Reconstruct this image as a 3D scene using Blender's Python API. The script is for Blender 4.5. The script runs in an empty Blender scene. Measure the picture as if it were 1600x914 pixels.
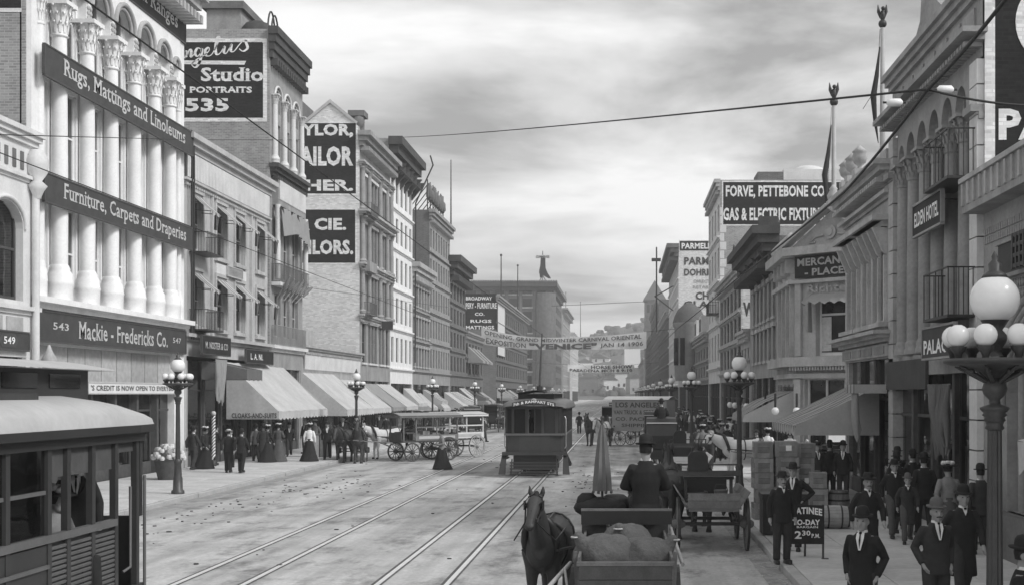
import bpy, math, random
from mathutils import Vector, Matrix
R = math.radians
rnd = random.Random(1906)
sc = bpy.context.scene
COL = sc.collection

# ---------------------------------------------------------------- camera
cam_d = bpy.data.cameras.new('camera')
cam = bpy.data.objects.new('camera', cam_d)
COL.objects.link(cam)
cam.location = (0, 0, 3.3)
cam.rotation_euler = (R(90), 0, 0)
cam_d.sensor_width = 36
cam_d.lens = 45
cam_d.shift_x = -172 / 1600
cam_d.shift_y = 157 / 1600
cam_d.clip_start = 0.1
cam_d.clip_end = 6000
sc.camera = cam

# ---------------------------------------------------------------- sky and sun (soft light through broken cloud)
SUN_EL, SUN_AZ = 40, 64          # azimuth measured from straight behind the camera towards the right
w = bpy.data.worlds.new('World'); sc.world = w; w.use_nodes = True
nt = w.node_tree; nt.nodes.clear()
N = nt.nodes.new; L = nt.links.new
out = N('ShaderNodeOutputWorld'); bg = N('ShaderNodeBackground')
sky = N('ShaderNodeTexSky'); sky.sky_type = 'NISHITA'; sky.sun_disc = False
sky.sun_elevation = R(SUN_EL); sky.sun_rotation = R(180 - SUN_AZ); sky.dust_density = 3.0
bw = N('ShaderNodeRGBToBW'); L(sky.outputs[0], bw.inputs[0])
tc = N('ShaderNodeTexCoord')
sep = N('ShaderNodeSeparateXYZ'); L(tc.outputs['Generated'], sep.inputs[0])
zz = N('ShaderNodeMath'); zz.operation = 'MAXIMUM'; zz.inputs[1].default_value = 0.0; L(sep.outputs[2], zz.inputs[0])
za = N('ShaderNodeMath'); za.operation = 'ADD'; za.inputs[1].default_value = 0.16; L(zz.outputs[0], za.inputs[0])
dx = N('ShaderNodeMath'); dx.operation = 'DIVIDE'; L(sep.outputs[0], dx.inputs[0]); L(za.outputs[0], dx.inputs[1])
dy = N('ShaderNodeMath'); dy.operation = 'DIVIDE'; L(sep.outputs[1], dy.inputs[0]); L(za.outputs[0], dy.inputs[1])
cmb = N('ShaderNodeCombineXYZ'); L(dx.outputs[0], cmb.inputs[0]); L(dy.outputs[0], cmb.inputs[1])
mp = N('ShaderNodeMapping'); mp.inputs['Location'].default_value = (22.2, 11.7, 0); mp.inputs['Scale'].default_value = (0.9, 1.2, 1)
L(cmb.outputs[0], mp.inputs[0])
n1 = N('ShaderNodeTexNoise'); n1.inputs['Scale'].default_value = 1.05; n1.inputs['Detail'].default_value = 8
n1.inputs['Roughness'].default_value = 0.57; n1.inputs['Distortion'].default_value = 0.3
L(mp.outputs[0], n1.inputs['Vector'])
cr = N('ShaderNodeValToRGB')                     # cloud brightness: pale veil with grey undersides
e = cr.color_ramp.elements
e[0].position = 0.37; e[0].color = (7.4, 7.4, 7.4, 1)
e[1].position = 0.62; e[1].color = (2.3, 2.3, 2.3, 1)
m_ = e.new(0.5); m_.color = (4.9, 4.9, 4.9, 1)
L(n1.outputs[0], cr.inputs[0])
mix = N('ShaderNodeMix'); mix.data_type = 'RGBA'; mix.inputs[0].default_value = 0.82
L(bw.outputs[0], mix.inputs[6]); L(cr.outputs[0], mix.inputs[7])
L(mix.outputs[2], bg.inputs[0]); bg.inputs[1].default_value = 0.1
L(bg.outputs[0], out.inputs[0])

sun_d = bpy.data.lights.new('sun', 'SUN'); sun_d.energy = 1.5; sun_d.angle = R(14); sun_d.color = (1, 1, 1)
sun = bpy.data.objects.new('sun', sun_d); COL.objects.link(sun)
_sd = Vector((math.sin(R(SUN_AZ)) * math.cos(R(SUN_EL)), -math.cos(R(SUN_AZ)) * math.cos(R(SUN_EL)), math.sin(R(SUN_EL))))
sun.rotation_euler = _sd.to_track_quat('Z', 'Y').to_euler()
sun.location = (60, -40, 60)

# ---------------------------------------------------------------- render settings
sc.render.engine = 'CYCLES'
vs = sc.view_settings
vs.view_transform = 'Standard'; vs.look = 'None'; vs.exposure = 0.75; vs.gamma = 1; vs.use_curve_mapping = False
cy = sc.cycles
cy.use_denoising = True
cy.max_bounces = 6; cy.diffuse_bounces = 3; cy.glossy_bounces = 2; cy.transmission_bounces = 3
cy.transparent_max_bounces = 8; cy.volume_bounces = 1
cy.caustics_reflective = False; cy.caustics_refractive = False

# ---------------------------------------------------------------- materials (a silver print: every tone is a grey)
MATS = {}
def M(key, val=None, var=0.18, scale=2.0, rough=0.8, bump=0.0, bscale=None, streak=0.0, spec=0.3, metal=0.0, rand=0.0, kind=None, p=None):
    if key in MATS: return MATS[key]
    m = bpy.data.materials.new(key); m.use_nodes = True
    t = m.node_tree; nd = t.nodes; lk = t.links.new
    b = nd['Principled BSDF']
    b.inputs['Roughness'].default_value = rough
    b.inputs['Specular IOR Level'].default_value = spec
    b.inputs['Metallic'].default_value = metal
    co = nd.new('ShaderNodeTexCoord')
    def math_(op, a, c=None, d=None):
        x = nd.new('ShaderNodeMath'); x.operation = op
        for i, q in enumerate((a, c, d)):
            if q is None: continue
            if isinstance(q, (int, float)): x.inputs[i].default_value = q
            else: lk(q, x.inputs[i])
        return x.outputs[0]
    no = nd.new('ShaderNodeTexNoise'); no.inputs['Scale'].default_value = scale
    no.inputs['Detail'].default_value = 6; no.inputs['Roughness'].default_value = 0.62
    lk(co.outputs['Object'], no.inputs['Vector'])
    f = math_('MULTIPLY_ADD', no.outputs[0], 3.4 * var, 1 - 1.7 * var)
    nf = nd.new('ShaderNodeTexNoise'); nf.inputs['Scale'].default_value = scale * 11; nf.inputs['Detail'].default_value = 3
    lk(co.outputs['Object'], nf.inputs['Vector'])
    f = math_('MULTIPLY', f, math_('MULTIPLY_ADD', nf.outputs[0], 1.6 * var, 1 - .8 * var))
    if streak:
        mp = nd.new('ShaderNodeMapping'); mp.inputs['Scale'].default_value = (1.6, 1.6, 0.12)
        lk(co.outputs['Object'], mp.inputs[0])
        n2 = nd.new('ShaderNodeTexNoise'); n2.inputs['Scale'].default_value = 1.4; n2.inputs['Detail'].default_value = 5
        lk(mp.outputs[0], n2.inputs['Vector'])
        f = math_('MULTIPLY', f, math_('MULTIPLY_ADD', n2.outputs[0], 2 * streak, 1 - streak))
    if rand:
        oi = nd.new('ShaderNodeObjectInfo')
        f = math_('MULTIPLY', f, math_('MULTIPLY_ADD', oi.outputs['Random'], 2 * rand, 1 - rand))
    hgt = None
    if kind == 'brick':
        sx = nd.new('ShaderNodeSeparateXYZ'); lk(co.outputs['Object'], sx.inputs[0])
        cx = nd.new('ShaderNodeCombineXYZ')
        lk(math_('ADD', sx.outputs[0], sx.outputs[1]), cx.inputs[0]); lk(sx.outputs[2], cx.inputs[1])
        br = nd.new('ShaderNodeTexBrick'); lk(cx.outputs[0], br.inputs['Vector'])
        br.inputs['Scale'].default_value = 1; br.inputs['Brick Width'].default_value = 0.26; br.inputs['Row Height'].default_value = 0.085
        br.inputs['Mortar Size'].default_value = 0.012
        br.inputs['Color1'].default_value = (0.8, 0.8, 0.8, 1); br.inputs['Color2'].default_value = (1.2, 1.2, 1.2, 1)
        br.inputs['Mortar'].default_value = (p or 1.35,) * 3 + (1,)
        bb = nd.new('ShaderNodeRGBToBW'); lk(br.outputs['Color'], bb.inputs[0])
        f = math_('MULTIPLY', f, bb.outputs[0]); hgt = br.outputs['Fac']
    if kind == 'stripe':                         # p = (width, tone of the second stripe)
        sx = nd.new('ShaderNodeSeparateXYZ'); lk(co.outputs['Object'], sx.inputs[0])
        fr = math_('FRACT', math_('DIVIDE', sx.outputs[1], p[0]))
        st = math_('GREATER_THAN', fr, 0.5)
        f = math_('MULTIPLY', f, math_('MULTIPLY_ADD', st, p[1] - 1, 1))
    if kind == 'road':
        # wheel-polished lanes, damp dark patches and droppings: dirt with shapes of its own
        mp = nd.new('ShaderNodeMapping'); mp.inputs['Scale'].default_value = (1.9, 0.07, 1); lk(co.outputs['Object'], mp.inputs[0])
        n2 = nd.new('ShaderNodeTexNoise'); n2.inputs['Scale'].default_value = 0.55; n2.inputs['Detail'].default_value = 8; n2.inputs['Roughness'].default_value = 0.6
        lk(mp.outputs[0], n2.inputs['Vector'])
        f = math_('MULTIPLY', f, math_('MULTIPLY_ADD', n2.outputs[0], 1.7, 0.2))
        n3 = nd.new('ShaderNodeTexNoise'); n3.inputs['Scale'].default_value = 0.9; n3.inputs['Detail'].default_value = 9; n3.inputs['Roughness'].default_value = 0.72
        mp3 = nd.new('ShaderNodeMapping'); mp3.inputs['Location'].default_value = (13, 4, 0); mp3.inputs['Scale'].default_value = (1.0, 0.5, 1); lk(co.outputs['Object'], mp3.inputs[0])
        lk(mp3.outputs[0], n3.inputs['Vector'])
        mr = nd.new('ShaderNodeMapRange'); mr.inputs['From Min'].default_value = 0.5; mr.inputs['From Max'].default_value = 0.66
        mr.inputs['To Min'].default_value = 1.0; mr.inputs['To Max'].default_value = 0.42; lk(n3.outputs[0], mr.inputs[0])
        f = math_('MULTIPLY', f, mr.outputs[0])
        n4 = nd.new('ShaderNodeTexNoise'); n4.inputs['Scale'].default_value = 14; n4.inputs['Detail'].default_value = 4
        lk(co.outputs['Object'], n4.inputs['Vector'])
        f = math_('MULTIPLY', f, math_('MULTIPLY_ADD', n4.outputs[0], 0.5, 0.75))
    v = math_('MULTIPLY', f, val)
    cc = nd.new('ShaderNodeCombineColor')
    for i in range(3): lk(v, cc.inputs[i])
    lk(cc.outputs[0], b.inputs['Base Color'])
    if bump or hgt is not None:
        bp = nd.new('ShaderNodeBump'); bp.inputs['Strength'].default_value = bump or 0.4; bp.inputs['Distance'].default_value = 0.02
        if hgt is not None:
            bp.invert = True; lk(hgt, bp.inputs['Height'])
        else:
            nb = nd.new('ShaderNodeTexNoise'); nb.inputs['Scale'].default_value = bscale or scale * 6; nb.inputs['Detail'].default_value = 5
            lk(co.outputs['Object'], nb.inputs['Vector']); lk(nb.outputs[0], bp.inputs['Height'])
        lk(bp.outputs[0], b.inputs['Normal'])
    MATS[key] = m
    return m

def glass_mat():
    m = bpy.data.materials.new('window_glass'); m.use_nodes = True
    t = m.node_tree; t.nodes.clear(); nd = t.nodes; lk = t.links.new
    o = nd.new('ShaderNodeOutputMaterial'); tr = nd.new('ShaderNodeBsdfTransparent'); gl = nd.new('ShaderNodeBsdfGlossy'); mx = nd.new('ShaderNodeMixShader')
    tr.inputs[0].default_value = (0.72, 0.72, 0.72, 1); gl.inputs['Roughness'].default_value = 0.04
    co = nd.new('ShaderNodeTexCoord'); no = nd.new('ShaderNodeTexNoise'); no.inputs['Scale'].default_value = 1.3
    bp = nd.new('ShaderNodeBump'); bp.inputs['Strength'].default_value = 0.12; bp.inputs['Distance'].default_value = 0.05
    lk(co.outputs['Object'], no.inputs['Vector']); lk(no.outputs[0], bp.inputs['Height']); lk(bp.outputs[0], gl.inputs['Normal'])
    fr = nd.new('ShaderNodeFresnel'); fr.inputs[0].default_value = 1.5
    ad = nd.new('ShaderNodeMath'); ad.operation = 'MULTIPLY_ADD'; ad.inputs[1].default_value = 0.8; ad.inputs[2].default_value = 0.06; lk(fr.outputs[0], ad.inputs[0])
    lk(ad.outputs[0], mx.inputs[0]); lk(tr.outputs[0], mx.inputs[1]); lk(gl.outputs[0], mx.inputs[2]); lk(mx.outputs[0], o.inputs[0])
    return m
GLASS = glass_mat()

def mats():
    M('road', 0.42, 0.25, 0.6, 0.9, 0.35, 9, kind='road')
    M('earth', 0.3, 0.3, 0.4, 0.95)
    M('hill', 0.12, 0.55, 0.05, 0.95)
    M('slab', 0.54, 0.26, 0.8, 0.85, 0.08, 12, rand=0.07)
    M('joint', 0.22, 0.2, 2, 0.95)
    M('kerb', 0.42, 0.25, 1.5, 0.9, 0.15)
    M('gutter', 0.3, 0.45, 1.6, 0.9, 0.2)
    M('rail', 0.8, 0.12, 3, 0.4, spec=0.6, metal=0.25)
    M('groove', 0.1, 0.4, 3, 0.9)
    M('white_stone', 0.84, 0.13, 1.2, 0.6, 0.06, 10, streak=0.1)
    M('pale_stone', 0.66, 0.16, 1.0, 0.75, 0.05, streak=0.14)
    M('plaster', 0.46, 0.22, 0.9, 0.85, 0.1, 10, streak=0.2)
    M('painted_wall', 0.7, 0.13, 0.7, 0.85, kind='brick', p=0.98, bump=0.25, streak=0.08)
    M('grey_stone', 0.4, 0.28, 1.0, 0.8, 0.2, 10, streak=0.25)
    M('mid_stone', 0.3, 0.28, 1.0, 0.8, 0.2, 10, streak=0.25)
    M('dark_stone', 0.15, 0.3, 1.2, 0.8, 0.2, 10, streak=0.25)
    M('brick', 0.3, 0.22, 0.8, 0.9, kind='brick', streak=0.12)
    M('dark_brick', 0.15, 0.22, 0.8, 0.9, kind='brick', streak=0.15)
    M('sign_black', 0.03, 0.35, 2.0, 0.7, spec=0.15, streak=0.1)
    M('sign_brick', 0.028, 0.3, 1.0, 0.85, kind='brick', p=1.1, bump=0.3, spec=0.12)
    M('sign_grey', 0.065, 0.25, 2.0, 0.7, spec=0.2)
    M('letter_white', 0.85, 0.1, 3, 0.6)
    M('letter_wall', 0.78, 0.14, 1.0, 0.8, kind='brick', p=0.95, bump=0.25)
    M('letter_gilt', 0.55, 0.2, 4, 0.4, spec=0.5)
    M('letter_dark', 0.07, 0.2, 3, 0.7)
    M('letter_faint', 0.36, 0.2, 3, 0.7)
    M('board_white', 0.72, 0.1, 2, 0.8)
    M('frame_dark', 0.07, 0.2, 3, 0.6)
    M('frame_pale', 0.5, 0.15, 3, 0.7)
    M('frame_white', 0.75, 0.12, 3, 0.6)
    M('dark_glass', 0.02, 0.3, 1.0, 0.06, spec=0.5, rand=0.4)
    M('blind', 0.62, 0.12, 1.5, 0.9, rand=0.25)
    M('curtain', 0.5, 0.25, 5, 0.9, rand=0.3)
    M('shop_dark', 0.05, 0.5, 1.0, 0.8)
    M('roof', 0.1, 0.3, 0.5, 0.9)
    M('slate', 0.12, 0.25, 3, 0.8, 0.2)
    M('iron', 0.035, 0.25, 4, 0.5, spec=0.4)
    M('lamp_iron', 0.05, 0.3, 5, 0.45, 0.1, spec=0.5)
    M('globe', 0.82, 0.05, 2, 0.22, spec=0.5)
    M('wood_dark', 0.08, 0.35, 5, 0.7, 0.15)
    M('wood', 0.16, 0.35, 4, 0.75, 0.15, rand=0.15)
    M('wood_crate', 0.25, 0.3, 6, 0.85, 0.2, rand=0.3)
    M('wood_pale', 0.42, 0.25, 5, 0.8, 0.1, rand=0.15)
    M('car_paint', 0.045, 0.2, 1.5, 0.42, spec=0.45)
    M('car_dark', 0.035, 0.2, 2, 0.45, spec=0.4)
    M('car_roof', 0.45, 0.14, 1.0, 0.7)
    M('car_trim', 0.13, 0.2, 3, 0.5)
    M('brass', 0.6, 0.2, 4, 0.3, metal=0.6)
    M('canvas', 0.5, 0.2, 0.8, 0.9, 0.25, 3, streak=0.1)
    M('canvas_grey', 0.3, 0.16, 1.2, 0.9, 0.06, 5)
    M('canvas_dark', 0.14, 0.2, 1.5, 0.9, 0.06, 5)
    M('canvas_stripe', 0.5, 0.12, 1.5, 0.9, kind='stripe', p=(0.5, 0.42))
    M('canvas_band', 0.72, 0.1, 1.5, 0.9, kind='stripe', p=(1.3, 0.25))
    M('canvas_shade', 0.4, 0.15, 1.5, 0.9, kind='stripe', p=(0.5, 0.4))
    M('black_stone', 0.07, 0.3, 1.2, 0.85, 0.05, streak=0.2)  # near-black stone tone, mostly for cornices
    M('shade_stone', 0.42, 0.28, 1.0, 0.8, 0.2, 10, streak=0.28)
    M('banner', 0.55, 0.12, 0.6, 0.9)
    M('flag', 0.035, 0.4, 4, 0.9)
    M('hide_dark', 0.045, 0.3, 3, 0.55, spec=0.35)
    M('hide_brown', 0.06, 0.3, 3, 0.55, spec=0.35)
    M('hide_white', 0.62, 0.15, 3, 0.7)
    M('hair_dark', 0.02, 0.3, 20, 0.7, 0.5, 60)
    M('leather', 0.025, 0.3, 5, 0.45, spec=0.4)
    M('buckle', 0.7, 0.1, 3, 0.25, metal=0.8)
    M('skin', 0.32, 0.12, 8, 0.6)
    M('suit_black', 0.022, 0.3, 8, 0.9, 0.1, 60)
    M('suit_dark', 0.04, 0.3, 8, 0.9, 0.1, 60)
    M('suit_grey', 0.085, 0.25, 8, 0.9, 0.1, 60)
    M('suit_light', 0.22, 0.2, 8, 0.9, 0.1, 60)
    M('shirt', 0.8, 0.08, 6, 0.8)
    M('felt_black', 0.02, 0.25, 6, 0.8)
    M('felt_grey', 0.12, 0.2, 6, 0.8)
    M('felt_pale', 0.7, 0.1, 6, 0.8)
    M('shoe', 0.025, 0.2, 6, 0.4, spec=0.5)
    M('sack', 0.12, 0.3, 4, 0.95, 0.8, 22)
    M('blanket', 0.03, 0.3, 4, 0.95, 0.3, 12)
    M('parasol', 0.15, 0.15, 4, 0.85)
    M('straw', 0.5, 0.3, 12, 0.95, 0.5, 40)
    M('dung', 0.06, 0.4, 10, 0.95, 0.5, 40)
    M('flower', 0.6, 0.5, 25, 0.8)
    M('wire', 0.03, 0.1, 1, 0.7)
    M('boot', 0.015, 0.2, 2, 0.6)
    M('foliage', 0.13, 0.5, 2, 0.9)
mats()

# ---------------------------------------------------------------- mesh builder
class MB:
    def __init__(s):
        s.v = []; s.f = []; s.mi = []; s.sm = []; s.m = 0
    def add(s, vs, fs, smooth=False):
        b = len(s.v); s.v += [tuple(p) for p in vs]
        for f in fs:
            s.f.append([b + i for i in f]); s.mi.append(s.m); s.sm.append(smooth)
        return s
    def quad(s, a, b, c, d): return s.add([a, b, c, d], [(0, 1, 2, 3)])
    def box(s, x0, x1, y0, y1, z0, z1):
        if x0 > x1: x0, x1 = x1, x0
        if y0 > y1: y0, y1 = y1, y0
        if z0 > z1: z0, z1 = z1, z0
        return s.add([(x0, y0, z0), (x1, y0, z0), (x1, y1, z0), (x0, y1, z0), (x0, y0, z1), (x1, y0, z1), (x1, y1, z1), (x0, y1, z1)],
                     [(0, 3, 2, 1), (4, 5, 6, 7), (0, 1, 5, 4), (1, 2, 6, 5), (2, 3, 7, 6), (3, 0, 4, 7)])
    def beam(s, p, q, w=0.05, h=0.05, up=(0, 0, 1)):
        p, q = Vector(p), Vector(q); d = (q - p).normalized(); up = Vector(up)
        if abs(d.dot(up)) > 0.98: up = Vector((0, 1, 0))
        a = d.cross(up).normalized() * (w / 2); b = a.cross(d).normalized() * (h / 2)
        vs = [p - a - b, p + a - b, p + a + b, p - a + b, q - a - b, q + a - b, q + a + b, q - a + b]
        return s.add(vs, [(0, 1, 2, 3), (7, 6, 5, 4), (4, 5, 1, 0), (5, 6, 2, 1), (6, 7, 3, 2), (7, 4, 0, 3)])
    def loft(s, rings, cap=True, smooth=True, closed=True):
        n = len(rings[0]); vs = [p for r in rings for p in r]; fs = []
        for k in range(len(rings) - 1):
            for i in range(n if closed else n - 1):
                j = (i + 1) % n
                fs.append((k * n + i, k * n + j, (k + 1) * n + j, (k + 1) * n + i))
        s.add(vs, fs, smooth)
        if cap and closed:
            s.add(rings[0], [tuple(reversed(range(n)))]); s.add(rings[-1], [tuple(range(n))])
        return s
    def tube(s, pts, r, n=8, cap=True, smooth=True, flat=None):
        """round tube along a polyline; r a number, or one per point; flat = (sx, sy) squashes the section"""
        pts = [Vector(p) for p in pts]; rings = []; k = len(pts)
        rs = r if isinstance(r, (list, tuple)) else [r] * k
        d0 = (pts[1] - pts[0]).normalized()
        a = d0.cross(Vector((0, 0, 1)))
        if a.length < 0.05: a = d0.cross(Vector((0, 1, 0)))
        a.normalize()
        for i in range(k):
            if i == 0: d = pts[1] - pts[0]
            elif i == k - 1: d = pts[-1] - pts[-2]
            else: d = (pts[i + 1] - pts[i]).normalized() + (pts[i] - pts[i - 1]).normalized()
            d.normalize(); a = (a - d * a.dot(d))
            if a.length < 1e-4: a = d.orthogonal()
            a.normalize(); b = d.cross(a)
            fx, fy = flat or (1, 1)
            rings.append([pts[i] + (a * math.cos(2 * math.pi * j / n) * fx + b * math.sin(2 * math.pi * j / n) * fy) * rs[i] for j in range(n)])
        return s.loft(rings, cap, smooth)
    def lathe(s, prof, n=14, c=(0, 0, 0), smooth=True, cap=True, ax='z'):
        rings = []
        for r, z in prof:
            ring = []
            for j in range(n):
                t = 2 * math.pi * j / n; x, y = r * math.cos(t), r * math.sin(t)
                if ax == 'z': ring.append((c[0] + x, c[1] + y, c[2] + z))
                elif ax == 'y': ring.append((c[0] + x, c[1] + z, c[2] - y))
                else: ring.append((c[0] + z, c[1] + x, c[2] + y))
            rings.append(ring)
        return s.loft(rings, cap, smooth)
    def ball(s, c, r, n=12, k=8):
        rx, ry, rz = r if isinstance(r, (tuple, list)) else (r, r, r)
        rings = []
        for i in range(1, k):
            a = math.pi * i / k
            rings.append([(c[0] + rx * math.sin(a) * math.cos(2 * math.pi * j / n), c[1] + ry * math.sin(a) * math.sin(2 * math.pi * j / n), c[2] - rz * math.cos(a)) for j in range(n)])
        return s.loft(rings)
    def prism(s, poly, fn, t0, t1):
        """polygon (a, b) extruded from t0 to t1; fn(a, b, t) -> point"""
        n = len(poly)
        vs = [fn(a, b, t0) for a, b in poly] + [fn(a, b, t1) for a, b in poly]
        return s.add(vs, [tuple(reversed(range(n))), tuple(range(n, 2 * n))] + [(i, (i + 1) % n, n + (i + 1) % n, n + i) for i in range(n)])
    def mesh(s, name, mat, F=None, off=None):
        vs = s.v
        if off: vs = [(a + off[0], b + off[1], c + off[2]) for a, b, c in vs]
        fs = s.f
        if F is not None:
            vs = [tuple(F @ Vector(p)) for p in vs]
            if F.determinant() < 0: fs = [list(reversed(f)) for f in fs]
        me = bpy.data.meshes.new(name); me.from_pydata(vs, [], fs)
        for mm in (mat if isinstance(mat, (list, tuple)) else [mat]): me.materials.append(M(mm) if isinstance(mm, str) else mm)
        me.polygons.foreach_set('material_index', s.mi); me.polygons.foreach_set('use_smooth', s.sm)
        me.update()
        return me
    def build(s, name, mat, parent=None, F=None, loc=None, off=None):
        return obj(name, s.mesh(name, mat, F, off), parent, loc)

def obj(name, me, parent=None, loc=None, rot=None):
    o = bpy.data.objects.new(name, me); COL.objects.link(o)
    if parent is not None: o.parent = parent
    if loc is not None: o.location = loc
    if rot is not None: o.rotation_euler = rot
    return o
def tag(o, label, cat=None, group=None, kind=None):
    if label: o['label'] = label
    if cat: o['category'] = cat
    if group: o['group'] = group
    if kind: o['kind'] = kind
    return o
def thing(name, label, cat, loc=(0, 0, 0), rz=0, group=None):
    o = bpy.data.objects.new(name, None); COL.objects.link(o); o.empty_display_size = 0.2
    o.location = loc; o.rotation_euler = (0, 0, rz)
    return tag(o, label, cat, group)
def copy_tree(o, parent=None, loc=None, rz=None, label=None):
    c = o.copy(); COL.objects.link(c)
    if parent is not None: c.parent = parent
    if loc is not None: c.location = loc
    if rz is not None: c.rotation_euler = (0, 0, rz)
    if label: c['label'] = label
    for ch in list(o.children): copy_tree(ch, c)
    return c

# photograph pixel -> place: metres from the camera axis for a thing standing at depth d
def PX(x, d): return (x - 972) * d / 2000.0
def PZ(y, d): return 3.3 + (614 - y) * d / 2000.0

# ---------------------------------------------------------------- lettering (built-in face, turned into mesh)
TXT = {}
TEXTS = []
def need(s, bold=0.0, shear=0.0): TEXTS.append((s, bold, shear))
def bake_texts():
    tmp = []
    for k in dict.fromkeys(TEXTS):
        s_, bold, shear = k
        cu = bpy.data.curves.new('t', 'FONT'); cu.body = s_; cu.offset = bold; cu.shear = shear; cu.resolution_u = 2; cu.space_character = 1.05
        o = bpy.data.objects.new('t', cu); COL.objects.link(o); tmp.append((k, o, cu))
    dg = bpy.context.evaluated_depsgraph_get(); dg.update()
    for k, o, cu in tmp:
        me = o.evaluated_get(dg).to_mesh()
        vs = [tuple(v.co) for v in me.vertices]; fs = [list(p.vertices) for p in me.polygons]
        xs = [v[0] for v in vs]; ys = [v[1] for v in vs]
        x0, x1, y0, y1 = min(xs), max(xs), min(ys), max(ys)
        TXT[k] = ([((v[0] - x0) / (x1 - x0), (v[1] - y0) / (y1 - y0)) for v in vs], fs, (x1 - x0) / (y1 - y0))
        bpy.data.objects.remove(o); bpy.data.curves.remove(cu)
def serif_feet(k):
    """slab feet on every stem end: short level outline edges of the built-in face get a small bar"""
    if (k, 'f') in TXT: return TXT[(k, 'f')]
    vs, fs, asp = TXT[k]; cnt = {}
    pos = {}; ids = []
    for v in vs: ids.append(pos.setdefault((round(v[0], 5), round(v[1], 5)), len(pos)))
    P = list(pos)
    for f in fs:
        for a, b in zip(f, f[1:] + f[:1]):
            e = tuple(sorted((ids[a], ids[b]))); cnt[e] = cnt.get(e, 0) + 1
    bars = []
    for (a, b), c in cnt.items():
        (x0, y0), (x1, y1) = P[a], P[b]
        if c == 1 and abs(y0 - y1) < 0.012 and 0.05 < abs(x1 - x0) * asp < 0.26:
            xa, xb = min(x0, x1), max(x0, x1); ext = 0.075 / asp
            inside = any(min(vs[i][1] for i in f) > y0 - .005 and ids[f[0]] is not None and {a, b} <= {ids[i] for i in f} for f in fs)
            h = 0.05 if inside else -0.05
            bars.append([(xa - ext, y0), (xb + ext, y0), (xb + ext, y0 + h), (xa - ext, y0 + h)])
    TXT[(k, 'f')] = bars
    return bars
def letters(parent, s_, o, rd, wid, hgt, mat='letter_white', nrm=None, bold=0.0, shear=0.0, up=(0, 0, 1), t=0.012, curve=None, name='lettering', serif=False):
    """flat lettering: o = lower left corner, rd = reading direction, placed t in front of its board"""
    vs, fs, asp = TXT[(s_, bold, shear)]
    o, rd, up = Vector(o), Vector(rd).normalized(), Vector(up)
    if wid is None: wid = hgt * asp
    nn = Vector(nrm) if nrm is not None else rd.cross(up)
    mb = MB()
    mb.add([o + rd * (a * wid) + up * (b * hgt + (curve(a) if curve else 0)) + nn * t for a, b in vs], fs)
    if serif:
        for q in serif_feet((s_, bold, shear)): mb.add([o + rd * (a * wid) + up * (b * hgt + (curve(a) if curve else 0)) + nn * (t + .003) for a, b in q], [(0, 1, 2, 3)])
    return mb.build(name, mat, parent)
# ================================================================ texts used in the scene
for t_, b_ in (('Rugs, Mattings and Linoleums', .012), ('Furniture, Carpets and Draperies', .012), ('543', .01), ('Mackie - Fredericks Co.', .012), ('547', .01),
               ('Stoves & Steel Ranges', .012), ('549', .02), ("'S CREDIT IS NOW OPEN TO EVERYBODY", .02), ('M. NOSTER & CO', .015), ('L. A. NI.', .015), ('THE NOVELTY', .01),
               ('CLOAKS-AND-SUITS', .03), ('Studio', .03), ('PORTRAITS', .04), ('535', .04), ('TAYLOR,', .045), ('TAILOR', .045), ('FINISHER.', .045),
               ('UNGER CIE.', .045), ('TAILORS.', .045), ('BROADWAY', .03), ('DRAPERY - FURNITURE', .02), ('CO.', .03), ('RUGS', .03), ('MATTINGS', .03),
               ('CUMMINGS', .04), ('OPENING, GRAND MIDWINTER CARNIVAL ORIENTAL', .025), ('EXPOSITION', .02), ('"VENICE"', .05), ('JAN 14 1906', .02),
               ('HORSE SHOW', .04), ('PASADENA MCH 8 9-10', .04), ('7th & RAMPART STS', .03), ('FORVE, PETTEBONE CO.', .035), ('GAS & ELECTRIC FIXTURES', .035),
               ('PARMELEE', .035), ('DOHRMANN', .035), ('DIRECT', .02), ('RETAILERS', .02), ('CHINA', .035), ('GLASS', .035), ('2', .03), ('DO', .03), ('W', .05),
               ('MERCANTILE', .035), ('- PLACE. -', .035), ('Richter', .03), ('ELDEN HOTEL', .03), ('PA', .04), ('PALACE', .03), ('HEP', .04),
               ('MATINEE', .035), ('TO-DAY', .035), ('2', .035), ('30', .03), ('P.M.', .03), ('BARGAIN', .02), ('LOS ANGELES', .03), ('VAN TRUCK & STORAGE', .02), ('CO. PACKING', .02), ('SHIPPING', .02),
               ('J. F. GEORGE', .02), ('1904', .02), ('HOTEL', .02), ('FURS', .02)):
    need(t_, b_)
bake_texts()

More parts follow.
